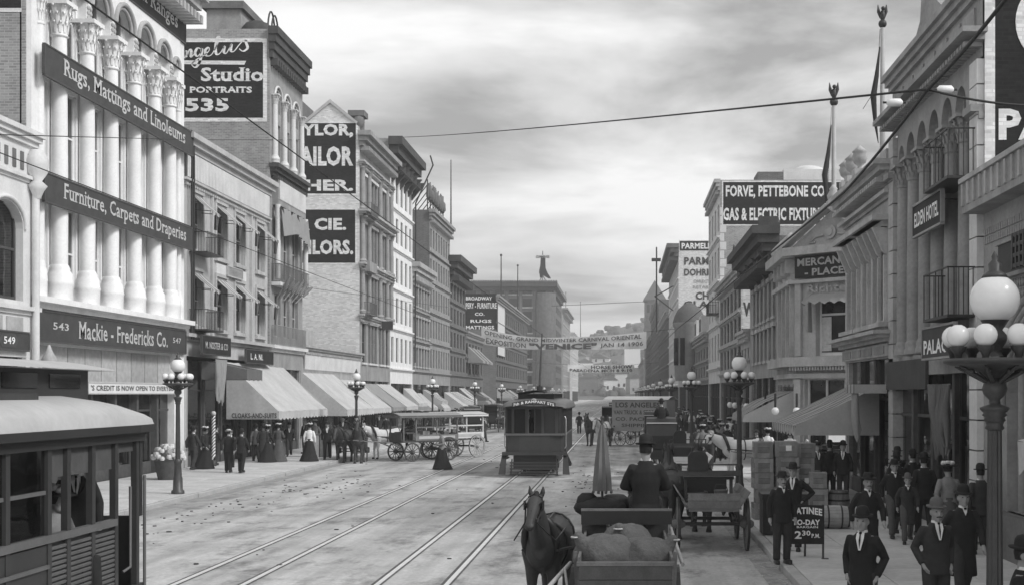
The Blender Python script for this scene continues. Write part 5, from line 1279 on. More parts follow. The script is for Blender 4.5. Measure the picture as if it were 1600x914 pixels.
q = MB()
for i in range(420):
    y = r.uniform(640, 900); x = r.uniform(-130, 80); tt = min(1, (y - 620) / 330); tt = tt * tt * (3 - 2 * tt)
    z = tt * (38 + 16 * math.sin(x * 0.011 + 1) + 9 * math.sin(x * .031)) - 1; k = r.uniform(1.5, 4.5)
    for j in range(5): q.ball((x + r.uniform(-k, k) * .6, y + r.uniform(-k, k) * .6, z + k * r.uniform(.4, 1.3)), (k * r.uniform(.4, .7),) * 3, 6, 4)
tag(q.build('far_trees', 'foliage'), 'dark blurred trees and bushes covering the hillside', 'trees', kind='stuff')
# ================================================================ people and horses: skeleton tubes fused into one skin
BAKE = {}
def bake_skins(jobs):
    tmp = []
    for key, mb, vox, sm in jobs:
        me = mb.mesh('tmp', 'skin'); o = bpy.data.objects.new('tmp', me); COL.objects.link(o)
        m = o.modifiers.new('r', 'REMESH'); m.mode = 'VOXEL'; m.voxel_size = vox; m.use_smooth_shade = True
        if sm: s = o.modifiers.new('s', 'SMOOTH'); s.factor = .5; s.iterations = sm
        tmp.append((key, o, me))
    dg = bpy.context.evaluated_depsgraph_get(); dg.update()
    for key, o, me in tmp:
        nm = bpy.data.meshes.new_from_object(o.evaluated_get(dg)); nm.materials.clear(); nm.name = key[0]
        BAKE[key] = nm
        bpy.data.objects.remove(o); bpy.data.meshes.remove(me)
SKINS = {}
def skinned(key, mat):
    k = (key, mat)
    if k not in SKINS:
        me = BAKE[key].copy(); me.materials.append(M(mat)); me.name = key[0]; SKINS[k] = me
    return SKINS[k]

POSES = {}
def pose(name, sit=False, dz=0.0, **kw):
    j = dict(hipL=(-.09, 0, .93), kneeL=(-.1, -.015, .5), ankL=(-.1, .03, .09), hipR=(.09, 0, .93), kneeR=(.1, -.015, .5), ankR=(.1, .03, .09),
             shL=(-.165, .01, 1.365), elL=(-.245, .04, 1.12), wrL=(-.25, -.03, .88), shR=(.165, .01, 1.365), elR=(.245, .04, 1.12), wrR=(.25, -.03, .88), head=(0, -.02, 1.595), lean=0.0)
    j.update(kw); j['dz'] = dz; j['sit'] = sit
    POSES[name] = j
pose('stand')
pose('pockets', elL=(-.25, .12, 1.12), wrL=(-.19, -.03, .92), elR=(.25, .13, 1.12), wrR=(.19, -.02, .91), kneeL=(-.11, -.05, .5), ankL=(-.13, .0, .09))
pose('akimbo', elR=(.38, .12, 1.16), wrR=(.19, .0, 1.0), elL=(-.26, .02, 1.12), wrL=(-.24, -.12, .93))
pose('walk', kneeL=(-.1, -.16, .52), ankL=(-.1, -.22, .1), kneeR=(.1, .08, .52), ankR=(.1, .36, .16), elL=(-.25, .14, 1.15), wrL=(-.24, .16, .9), elR=(.25, -.04, 1.13), wrR=(.23, -.2, .93))
pose('stroll', kneeL=(-.1, .04, .51), ankL=(-.1, .2, .12), kneeR=(.1, -.09, .51), ankR=(.1, -.1, .09), elL=(-.25, -.02, 1.13), wrL=(-.23, -.17, .92), elR=(.25, .11, 1.14), wrR=(.25, .1, .89))
pose('carry', elL=(-.26, .02, 1.13), wrL=(-.16, -.24, 1.08), elR=(.26, .02, 1.13), wrR=(.16, -.24, 1.08))
pose('sit', sit=True, dz=-.83, hipL=(-.1, .02, .93), kneeL=(-.14, -.42, .93), ankL=(-.13, -.44, .5), hipR=(.1, .02, .93), kneeR=(.14, -.42, .93), ankR=(.13, -.44, .5), elL=(-.27, -.05, 1.13), wrL=(-.12, -.3, 1.1), elR=(.27, -.05, 1.13), wrR=(.12, -.3, 1.1))
pose('lean_sill', sit=True, dz=-.83, hipL=(-.1, .02, .93), kneeL=(-.14, -.42, .93), ankL=(-.13, -.44, .5), hipR=(.1, .02, .93), kneeR=(.14, -.42, .93), ankR=(.13, -.44, .5), elL=(-.33, -.16, 1.2), wrL=(-.05, -.26, 1.2), elR=(.25, -.02, 1.13), wrR=(.1, -.25, 1.08))
pose('pedal', sit=True, dz=-.83, hipL=(-.08, .02, .93), kneeL=(-.09, -.33, .84), ankL=(-.09, -.2, .45), hipR=(.08, .02, .93), kneeR=(.09, -.4, .98), ankR=(.09, -.3, .62), elL=(-.25, -.22, 1.2), wrL=(-.22, -.42, 1.08), elR=(.25, -.22, 1.2), wrR=(.22, -.42, 1.08), head=(0, -.1, 1.58))

def hand(mb, el, wr):
    el, wr = Vector(el), Vector(wr); d = (wr - el).normalized()
    s = d.cross(Vector((1, 0, 0)))
    if s.length < .2: s = d.cross(Vector((0, 0, 1)))
    s.normalize(); n = d.cross(s).normalized()
    mb.tube([wr - d * .02, wr + d * .03, wr + d * .09], [.026, .036, .036], 8, flat=(1, 1) if False else (1.0, .62))
    for i, (off, ln) in enumerate(((-.03, .062), (-.01, .075), (.011, .07), (.031, .055))):
        b = wr + d * .085 + s * off; m = b + d * ln * .55 - n * .006; e = m + d * ln * .4 - n * .022
        mb.tube([b, m, e], [.0105, .010, .0085], 6)
    tb = wr + d * .03 + s * -.035; mb.tube([tb, tb + d * .035 - s * .02 - n * .01, tb + d * .062 - s * .022 - n * .022], [.012, .0115, .009], 6)
def ering(c, rx, ry, n=16, sq=1.0):
    return [(c[0] + rx * math.copysign(abs(math.cos(2 * math.pi * i / n)) ** sq, math.cos(2 * math.pi * i / n)), c[1] + ry * math.copysign(abs(math.sin(2 * math.pi * i / n)) ** sq, math.sin(2 * math.pi * i / n)), c[2]) for i in range(n)]
def shift(mb, dz):
    mb.v = [(a, b, c + dz) for a, b, c in mb.v]; return mb
def head_mb(mb, c):
    x, y, z = c
    rows = [(-.125, -.038, .022, .02), (-.112, -.032, .042, .042), (-.085, -.022, .056, .062), (-.045, -.01, .068, .082), (0, 0, .074, .094), (.045, .004, .076, .098), (.085, .008, .07, .09), (.115, .01, .05, .064), (.13, .01, .02, .03)]
    mb.loft([ering((x, y + a, z + h), rx, ry, 18) for h, a, rx, ry in rows])
    mb.tube([(x, y - .088, z + .02), (x, y - .105, z - .01), (x, y - .112, z - .035), (x, y - .092, z - .045)], [.012, .015, .019, .014], 7)     # nose
    mb.tube([(x - .045, y - .082, z + .032), (x, y - .094, z + .03), (x + .045, y - .082, z + .032)], [.012, .014, .012], 6)                    # brow
    mb.tube([(x - .025, y - .082, z - .07), (x, y - .09, z - .072), (x + .025, y - .082, z - .07)], .011, 6)                                    # lips
    mb.ball((x, y - .075, z - .105), (.026, .022, .02), 8, 6)                                                                                  # chin
    for s in (-1, 1):
        mb.ball((x + s * .078, y + .012, z - .008), (.013, .022, .034), 8, 6)
        mb.ball((x + s * .042, y - .055, z - .03), (.026, .026, .026), 8, 6)
def person_mb(j):
    b = MB(); h = j['head']
    head_mb(b, h)
    b.tube([(0, .015, 1.38), (0, .01, 1.45), (h[0] * .6, h[1] + .02, 1.53)], [.075, .058, .056], 12)
    b.loft([ering((0, 0, .86), .12, .09), ering((0, 0, .93), .155, .105), ering((0, 0, 1.05), .135, .095), ering((0, 0, 1.2), .155, .105), ering((0, .005, 1.34), .165, .105), ering((0, .01, 1.42), .12, .075)])
    for s in 'LR':
        sh, el, wr = j['sh' + s], j['el' + s], j['wr' + s]; hp, kn, an = j['hip' + s], j['knee' + s], j['ank' + s]
        sx = -1 if s == 'L' else 1
        b.tube([(sh[0] * .6, sh[1], sh[2]), sh, tuple((Vector(sh) + Vector(el)) / 2), el, tuple(Vector(el) * .55 + Vector(wr) * .45), wr], [.055, .058, .05, .04, .041, .027], 10)
        hand(b, el, wr)
        b.tube([(hp[0], hp[1], hp[2] + .02), tuple(Vector(hp) * .6 + Vector(kn) * .4), kn, tuple(Vector(kn) * .65 + Vector(an) * .35), an], [.088, .08, .055, .056, .036], 12)
        dr = Vector((0, -1, 0)) if j['sit'] or True else 0
        b.tube([(an[0], an[1] + .04, an[2] - .04), (an[0], an[1] - .05, an[2] - .045), (an[0] + sx * .01, an[1] - .17, an[2] - .06)], [.036, .038, .024], 8)
    return shift(b, j['dz'])
def jacket_mb(j, hem=.78, slim=1.0):
    b = MB(); fl = 1.0 + max(0, (.78 - hem)) * .35
    rows = [(hem, .185 * fl, .145 * fl)] + ([(.78, .182, .135)] if hem < .74 else []) + [(.92, .178, .128), (1.06, .165 * slim, .122), (1.2, .182 * slim, .132), (1.32, .172, .124), (1.395, .125, .1), (1.46, .078, .074)]
    if j['sit']: rows = [(.86, .19, .16)] + rows[-6:]
    b.loft([ering((0, .005 if z > 1.2 else 0, z), rx, ry, 18, .88) for z, rx, ry in rows])
    for s in 'LR':
        sh, el, wr = Vector(j['sh' + s]), Vector(j['el' + s]), Vector(j['wr' + s])
        b.tube([(sh.x * .55, sh.y, sh.z - .01), sh + Vector((0, 0, -.01)), (sh + el) / 2, el, el * .5 + wr * .5, wr], [.062, .074, .066, .06, .054, .047], 12)
    return shift(b, j['dz'])
def trousers_mb(j):
    b = MB(); b.loft([ering((0, .0, .84), .15, .11), ering((0, 0, .95), .168, .118), ering((0, 0, 1.04), .15, .11)])
    for s in 'LR':
        hp, kn, an = Vector(j['hip' + s]), Vector(j['knee' + s]), Vector(j['ank' + s])
        b.tube([hp + Vector((0, .01, .02)), hp * .6 + kn * .4, kn, kn * .55 + an * .45, an + Vector((0, -.01, -.015))], [.108, .1, .08, .074, .072], 12)
    return shift(b, j['dz'])
jobs = []
for nm, j in POSES.items():
    jobs.append((('body', nm), person_mb(j), .0115, 1))
    jobs.append((('jacket', nm), jacket_mb(j), .016, 2))
    jobs.append((('trousers', nm), trousers_mb(j), .016, 2))
    if nm in ('stand', 'pockets', 'walk', 'stroll'): jobs.append((('overcoat', nm), jacket_mb(j, hem=.48), .018, 2))
    if nm in ('stand', 'stroll', 'carry', 'walk', 'lean_sill'): jobs.append((('blouse', nm), jacket_mb(j, hem=.97, slim=.86), .016, 2))

# ---------------- horses (facing -Y)
def horse_mb(walk=False, low=False):
    b = MB()
    b.loft([[(rx * math.cos(2 * math.pi * i / 18), y, zc + rz * math.sin(2 * math.pi * i / 18)) for i in range(18)] for y, zc, rx, rz in
            ((.97, 1.2, .1, .13), (.88, 1.2, .24, .27), (.62, 1.22, .31, .35), (.25, 1.15, .31, .34), (-.15, 1.12, .3, .36), (-.5, 1.14, .28, .37), (-.72, 1.18, .22, .3), (-.84, 1.19, .1, .17))])
    if low: neck = [(0, -.55, 1.28), (0, -.9, 1.42), (0, -1.15, 1.55), (0, -1.28, 1.62)]; hd = [(0, -1.2, 1.64), (0, -1.36, 1.56), (0, -1.52, 1.34), (0, -1.6, 1.16), (0, -1.61, 1.1)]
    else: neck = [(0, -.55, 1.3), (0, -.85, 1.52), (0, -1.05, 1.76), (0, -1.13, 1.92)]; hd = [(0, -1.03, 1.92), (0, -1.18, 1.88), (0, -1.44, 1.73), (0, -1.63, 1.6), (0, -1.68, 1.55)]
    b.tube(neck, [.29, .215, .15, .11], 14, flat=(.72, 1.1))
    b.tube(hd, [.09, .135, .092, .075, .05], 12, flat=(.84, 1))
    e1, e2 = Vector(hd[1]), Vector(hd[3]); dn = (e2 - e1).normalized()
    for s in (-1, 1):
        b.ball(e1 + dn * .05 + Vector((s * .085, 0, -.0)), (.045, .06, .05), 8, 6); b.ball(e1 + dn * .06 + Vector((s * .06, .05, -.11)), (.05, .09, .08), 8, 6); b.ball(e2 + Vector((s * .04, -.02, .0)), (.035, .045, .045), 8, 6)
    for s in (-1, 1):
        p = Vector(hd[0]); b.tube([p + Vector((s * .06, .0, .03)), p + Vector((s * .095, -.01, .12)), p + Vector((s * .1, -.03, .22))], [.036, .042, .01], 7)
        fy = (-.2 if s > 0 else .12) if walk else (s * .04)
        x = s * .16
        b.tube([(x, -.52, 1.12), (x, -.5, .88), (x * .95, -.55 + fy * .6, .52), (x * .92, -.54 + fy, .16), (x * .92, -.58 + fy, .06)], [.17, .115, .066, .05, .06], 10)
        b.ball((x * .95, -.56 + fy * .6, .52), .07, 8, 6)
        hy = (.14 if s > 0 else -.16) if walk else (-s * .06)
        b.tube([(x, .6, 1.16), (s * .19, .5, .88), (s * .175, .8 + hy * .6, .56), (s * .165, .76 + hy, .17), (s * .165, .71 + hy, .06)], [.24, .18, .075, .052, .06], 10)
    return b
for w_ in (0, 1):
    for l_ in (0, 1): jobs.append((('horse_body', w_, l_), horse_mb(bool(w_), bool(l_)), .022, 2))
# sacks
for k in range(3):
    q = MB(); r = random.Random(k)
    rings_ = []
    for i in range(1, 14):
        a = math.pi * i / 14; rings_.append([((.44 * math.sin(a) ** .7 + .02 * math.sin(5 * a + j + k)) * math.cos(2 * math.pi * j / 24), (.35 * math.sin(a) ** .7 + .018 * math.sin(7 * a + j * 1.7)) * math.sin(2 * math.pi * j / 24), .34 - .34 * math.cos(a) + .02 * math.sin(j * 1.3 + k)) for j in range(24)])
    q.loft(rings_); q.ball((.1, .05, .25), (.42, .38, .24), 12, 8); q.tube([(-.3, -.05, .55), (-.42, -.06, .72)], [.12, .05], 8); jobs.append((('sack', k), q, .03, 2))
bake_skins(jobs)

_lm = {}
def once(key, fn):
    if key not in _lm: _lm[key] = fn()
    return _lm[key]
def hat_mesh(kind, mat):
    def mk():
        q = MB()
        if kind == 'bowler':
            q.loft([[(a * x, a * y * 1.2, z) for x, y, z in ering((0, 0, zz_), rr, rr, 18)] for a, rr, zz_ in ((1, .128, .022), (1, .132, .012), (1, .12, .0), (1, .086, .004), (1, .086, .05), (1, .082, .09), (1, .066, .122), (1, .03, .138))])
        elif kind == 'fedora':
            q.loft([ering((0, 0, .018), .15, .175, 18), ering((0, 0, .005), .145, .17, 18), ering((0, 0, .0), .088, .106, 18), ering((0, 0, .06), .085, .104, 18), ering((0, 0, .11), .068, .094, 18), ering((0, 0, .1), .03, .06, 18)])
            q.lathe([(.09, .0), (.091, .03)], 18)
        elif kind == 'boater':
            q.loft([ering((0, 0, .012), .15, .165, 18), ering((0, 0, 0), .15, .165, 18), ering((0, 0, .0), .086, .102, 18), ering((0, 0, .075), .086, .102, 18)], smooth=False); q.m = 1; q.loft([ering((0, 0, .008), .0885, .1045, 18), ering((0, 0, .035), .0885, .1045, 18)], smooth=False)
        elif kind == 'cap':
            q.loft([ering((0, -.01, -.005), .086, .104, 16), ering((0, -.02, .03), .105, .125, 16), ering((0, -.01, .06), .09, .11, 16), ering((0, 0, .07), .03, .04, 16)]); q.loft([[(-.06, -.1, .005), (-.03, -.15, -.008), (.03, -.15, -.008), (.06, -.1, .005)], [(-.06, -.1, -.004), (-.03, -.15, -.017), (.03, -.15, -.017), (.06, -.1, -.004)]])
        else:   # wide lady's hat with plumes
            q.loft([ering((0, 0, .03), .2, .22, 20), ering((0, 0, .01), .21, .23, 20), ering((0, 0, .0), .09, .1, 20), ering((0, 0, .06), .1, .11, 20), ering((0, 0, .09), .05, .06, 20)]); q.m = 1
            for i in range(9): a = i * .7; q.ball((.09 * math.cos(a), .09 * math.sin(a), .07 + .012 * (i % 3)), (.055, .05, .04), 8, 5)
        return q.mesh('hat', [mat, 'flower' if kind == 'lady' else 'felt_black'])
    return once(('hat', kind, mat), mk)
def tie_bits(sit_dz, high=False):
    def mk():
        q = MB(); z = sit_dz
        q.add([(-.05, -.088, 1.455 + z), (.05, -.088, 1.455 + z), (.052, -.124, 1.39 + z), (.014, -.1475, 1.24 + z), (-.014, -.1475, 1.24 + z), (-.052, -.124, 1.39 + z)], [(0, 5, 4, 3, 2, 1)])
        c = MB(); c.loft([ering((0, -.005, 1.445 + z), .068, .072, 14), ering((0, -.008, 1.49 + z), .062, .066, 14)], cap=False)
        t_ = MB(); t_.add([(-.007, -.103, 1.45 + z), (.007, -.103, 1.45 + z), (.012, -.139, 1.36 + z), (.0, -.154, 1.25 + z), (-.012, -.139, 1.36 + z)], [(0, 4, 3, 2, 1)]); t_.box(-.014, .014, -.11, -.085, 1.44 + z, 1.468 + z)
        l_ = MB()
        for s in (-1, 1): l_.add([(s * .056, -.09, 1.458 + z), (s * .1, -.1, 1.38 + z), (s * .08, -.136, 1.3 + z), (s * .01, -.157, 1.2 + z), (s * .056, -.132, 1.37 + z)], [(0, 1, 2, 3, 4)])
        if high:
            q = MB(); q.add([(-.035, -.088, 1.458 + z), (.035, -.088, 1.458 + z), (.022, -.122, 1.40 + z), (0, -.134, 1.35 + z), (-.022, -.122, 1.40 + z)], [(0, 4, 3, 2, 1)])
            l_ = MB()
            for s in (-1, 1): l_.add([(s * .04, -.09, 1.46 + z), (s * .09, -.1, 1.39 + z), (s * .06, -.136, 1.31 + z), (s * .0, -.145, 1.3 + z), (s * .024, -.13, 1.40 + z)], [(0, 1, 2, 3, 4)])
            t_ = MB(); t_.box(-.016, .016, -.128, -.085, 1.435 + z, 1.462 + z)
        return [m.mesh(n, mt) for m, n, mt in ((q, 'shirt_front', 'shirt'), (c, 'collar', 'shirt'), (t_, 'necktie', 'felt_black'), (l_, 'lapels', 'suit_black'))]
    return once(('tie', sit_dz, high), mk)
def shoe_mesh():
    def mk():
        q = MB(); q.loft([[(x * w_, y, z) for x, y in ((-1, .05), (-.95, -.05), (-1.05, -.15), (-.6, -.215), (.6, -.215), (1.05, -.15), (.95, -.05), (1, .05), (.6, .085), (-.6, .085))] for w_, z in ((.044, .0), (.047, .03), (.04, .06), (.034, .085))])
        return q.mesh('shoe', 'shoe')
    return once('shoe', mk)
def hair_mesh(kind):
    def mk():
        q = MB()
        if kind == 'bun':
            q.loft([ering((0, .02, -.03), .088, .095, 14), ering((0, .02, .06), .1, .108, 14), ering((0, .015, .11), .07, .08, 14)]); q.ball((0, .1, .02), (.05, .05, .05), 8, 6)
        else:
            q.loft([ering((0, .034, -.04), .07, .07, 14), ering((0, .024, .03), .081, .092, 14), ering((0, .016, .09), .075, .092, 14), ering((0, .01, .132), .03, .04, 14)])
        return q.mesh('hair', 'hair_dark')
    return once(('hair', kind), mk)
def face_bits():
    def mk():
        e = MB(); e.ball((0, 0, 0), (.014, .008, .009), 8, 6)
        m_ = MB(); m_.tube([(-.035, -.088, -.062), (0, -.104, -.053), (.035, -.088, -.062)], [.006, .012, .006], 6)
        return e.mesh('eye', 'hair_dark'), m_.mesh('moustache', 'hair_dark')
    return once('face', mk)
def skirt_mesh(mat, walk=0):
    def mk():
        q = MB(); n = 28; rings = []
        for z, r_, f in ((.02, .44, 1), (.12, .4, .9), (.35, .31, .7), (.6, .25, .45), (.85, .19, .2), (.98, .135, .05), (1.04, .13, .0)):
            rings.append([((r_ + .022 * f * math.sin(i * 2 * math.pi / n * 7)) * math.cos(2 * math.pi * i / n), (r_ * 1.02 + .022 * f * math.sin(i * 2 * math.pi / n * 7)) * math.sin(2 * math.pi * i / n) + (.08 * walk + .05) * (1 - z) ** 2, z) for i in range(n)])
        q.loft(rings); return q.mesh('skirt', mat)
    return once(('skirt', mat, walk), mk)

def person(loc, rz, ps='stand', jacket='suit_black', trousers='suit_dark', hat='bowler', hatm='felt_black', coat=False, woman=False, skirt='suit_black', label='', group=None, h=1.0, near=False, vest=False, tash=False, apron=False, headrot=0.0):
    """rz = 0 faces the camera"""
    j = POSES[ps]; dz = j['dz']; hd = Vector(j['head']) + Vector((0, 0, dz))
    t = thing('person', label, 'person', loc, rz, group); t.scale = (h, h, h)
    obj('body', skinned(('body', ps), 'skin'), t)
    if woman:
        obj('blouse', skinned(('blouse', ps), jacket), t)
        if not j['sit']: obj('skirt', skirt_mesh(skirt), t)
        else: obj('skirt', skinned(('trousers', ps), skirt), t)
        obj('hair', hair_mesh('bun'), t, hd)
    else:
        obj('trousers', skinned(('trousers', ps), trousers), t)
        obj('overcoat' if coat else 'jacket', skinned((('overcoat' if coat and not j['sit'] else 'jacket'), ps), jacket), t)
        for me in tie_bits(dz, coat or vest): obj(me.name.split('.')[0], me, t)
        obj('hair', hair_mesh('short'), t, hd)
        for s in 'LR':
            a = Vector(j['ank' + s]) + Vector((0, 0, dz)); obj('shoe', shoe_mesh(), t, (a.x, a.y, a.z - .09), (0, 0, -.12 if s == 'L' else .12))
    if hat: obj('hat', hat_mesh(hat, hatm), t, hd + Vector((0, .012, .062)), (R(4), 0, 0))
    if near:
        ey, ms_ = face_bits()
        for s in (-1, 1): obj('eye', ey, t, hd + Vector((s * .032, -.083, .012)))
        if tash: obj('moustache', ms_, t, hd)
    return t

def horse(loc, rz, hide='hide_dark', walk=0, low=0, label='', group=None, harness=True, h=1.0, cat='horse'):
    t = thing('horse', label, cat, loc, rz, group); t.scale = (h, h, h)
    obj('body', skinned(('horse_body', walk, low), hide), t)
    def mk_tail():
        q = MB(); q.tube([(0, .95, 1.32), (0, 1.08, 1.25), (0, 1.14, 1.0), (0, 1.13, .7), (0, 1.1, .5)], [.035, .06, .08, .075, .02], 8); return q.mesh('tail', 'hair_dark')
    obj('tail', once('tail', mk_tail), t)
    def mk_mane():
        q = MB(); pts = [(0, -1.04, 2.02), (0, -.93, 1.92), (0, -.78, 1.74), (0, -.6, 1.6), (0, -.42, 1.5)] if not low else [(0, -1.2, 1.78), (0, -1.0, 1.68), (0, -.8, 1.6), (0, -.6, 1.54), (0, -.42, 1.5)]
        q.tube(pts, [.05, .075, .085, .08, .04], 8, flat=(.55, 1.0)); return q.mesh('mane', 'hair_dark')
    obj('mane', once(('mane', low), mk_mane), t)
    def mk_hoof():
        q = MB(); q.lathe([(.075, 0), (.072, .03), (.055, .09)], 10); return q.mesh('hoof', 'leather')
    hf = once('hoof', mk_hoof)
    for s in (-1, 1):
        fy = (-.2 if s > 0 else .12) if walk else (s * .04); hy = (.14 if s > 0 else -.16) if walk else (-s * .06)
        obj('hoof', hf, t, (s * .147, -.6 + fy, 0)); obj('hoof', hf, t, (s * .165, .7 + hy, 0))
    if harness:
        def mk_h():
            q = MB()
            def loop(y, zc, rx, rz_, r_): q.tube([(rx * math.cos(a), y, zc + rz_ * math.sin(a)) for a in [2 * math.pi * i / 16 for i in range(17)]], r_, 6)
            loop(-.05, 1.13, .315, .375, .02); loop(.62, 1.22, .325, .365, .018)
            for s in (-1, 1): q.tube([(s * .26, -.74, 1.15), (s * .33, -.1, 1.12), (s * .34, .6, 1.05), (s * .3, 1.05, .98)], .022, 6)
            q.tube([(0, -.5, 1.53), (0, -.05, 1.51), (0, .6, 1.585)], .018, 6); return q.mesh('harness', 'leather')
        obj('harness', once('harness', mk_h), t)
        def mk_c():
            q = MB(); q.tube([(.24 * math.cos(a), -.74 - .13 * math.sin(a) + .05, 1.28 + .37 * math.sin(a)) for a in [2 * math.pi * i / 18 for i in range(19)]], .06, 8); return q.mesh('collar', 'leather')
        obj('collar', once('collar', mk_c), t)
        def mk_b():
            q = MB(); dy, dz_ = (0, 0) if not low else (-.09, -.29)
            if not low:
                for s in (-1, 1):
                    q.tube([(s * .085, -1.06, 1.96), (s * .125, -1.24, 1.82), (s * .085, -1.52, 1.64)], .013, 5); q.box(s * .135 - .006, s * .135 + .006, -1.33, -1.2, 1.8, 1.93)
                q.tube([(-.1, -1.15, 1.97), (0, -1.2, 2.03), (.1, -1.15, 1.97)], .013, 5); q.tube([(-.085, -1.5, 1.68), (0, -1.48, 1.81), (.085, -1.5, 1.68)], .013, 5); return q.mesh('bridle', 'leather')
            for s in (-1, 1):
                q.tube([(s * .085, -1.12 + dy, 1.95 + dz_), (s * .11, -1.22 + dy, 1.8 + dz_), (s * .085, -1.45 + dy, 1.5 + dz_)], .012, 5); q.box(s * .115 - .006, s * .115 + .006, -1.3 + dy, -1.19 + dy, 1.76 + dz_, 1.88 + dz_)
            q.tube([(-.09, -1.2 + dy, 1.98 + dz_), (0, -1.24 + dy, 2.0 + dz_), (.09, -1.2 + dy, 1.98 + dz_)], .012, 5); q.tube([(-.085, -1.44 + dy, 1.6 + dz_), (0, -1.49 + dy, 1.68 + dz_), (.085, -1.44 + dy, 1.6 + dz_)], .012, 5); return q.mesh('bridle', 'leather')
        obj('bridle', once(('bridle', low), mk_b), t)
    return t
# ================================================================ wheels and wagons (built facing -Y: the horse end is at -Y)
def wheel(parent, loc, r, mat='wood', n=14, split=False, w_=.05):
    def rim():
        q = MB(); k = 28; rings = []
        for a, b in ((r, -w_ / 2), (r, w_ / 2), (r - .055, w_ / 2), (r - .055, -w_ / 2), (r, -w_ / 2)):
            rings.append([(b, a * math.cos(2 * math.pi * i / k), a * math.sin(2 * math.pi * i / k)) for i in range(k)])
        q.loft(rings, cap=False, smooth=False)
        if not split:
            for i in range(n): a = 2 * math.pi * i / n; q.tube([(0, .06 * math.cos(a), .06 * math.sin(a)), (0, (r - .04) * math.cos(a), (r - .04) * math.sin(a))], [.024, .016], 5)
            q.lathe([(.05, -.13), (.085, -.1), (.1, 0), (.085, .1), (.05, .13)], 10, ax='x')
        return q.mesh('wheel', mat)
    o = obj('wheel', once(('rim', r, mat, n, split, w_), rim), parent, loc)
    if split:
        def sp():
            q = MB(); q.tube([(0, 0, .06), (0, 0, r - .04)], [.024, .016], 6); return q.mesh('spoke', mat)
        def hb():
            q = MB(); q.lathe([(.045, -.15), (.085, -.1), (.105, 0), (.085, .1), (.045, .15)], 12, ax='x'); return q.mesh('hub', mat)
        def ty():
            q = MB(); k = 28; q.loft([[(b, a * math.cos(2 * math.pi * i / k), a * math.sin(2 * math.pi * i / k)) for i in range(k)] for a, b in ((r + .012, -w_ / 2 - .002), (r + .012, w_ / 2 + .002), (r + .001, w_ / 2 + .002), (r + .001, -w_ / 2 - .002), (r + .012, -w_ / 2 - .002))], cap=False, smooth=False); return q.mesh('tyre', 'iron')
        s_ = once(('spoke', r, mat), sp)
        for i in range(n): obj('spoke', s_, o, None, (2 * math.pi * i / n, 0, 0))
        obj('hub', once(('hub', mat), hb), o); obj('tyre', once(('tyre', r, w_), ty), o)
    return o
def shafts(t, y0, L_=2.3, z=.95, w_=.5, mat='wood'):
    for s in (-1, 1):
        q = MB(); q.tube([(s * w_ * .8, y0, z - .25), (s * w_, y0 - .6, z), (s * w_, y0 - L_, z + .12), (s * w_ * .85, y0 - L_ - .25, z + .16)], [.035, .033, .026, .02], 6); q.build('shaft', mat, t)
def planks(t, parent, x0, x1, y, z0, z1, n, mat, th=.03, axis='x'):
    h = (z1 - z0) / n
    for i in range(n):
        q = MB()
        if axis == 'x': q.box(x0, x1, y - th / 2, y + th / 2, z0 + i * h + .004, z0 + (i + 1) * h - .004)
        else: q.box(y - th / 2, y + th / 2, x0, x1, z0 + i * h + .004, z0 + (i + 1) * h - .004)
        q.build('board', mat, parent)

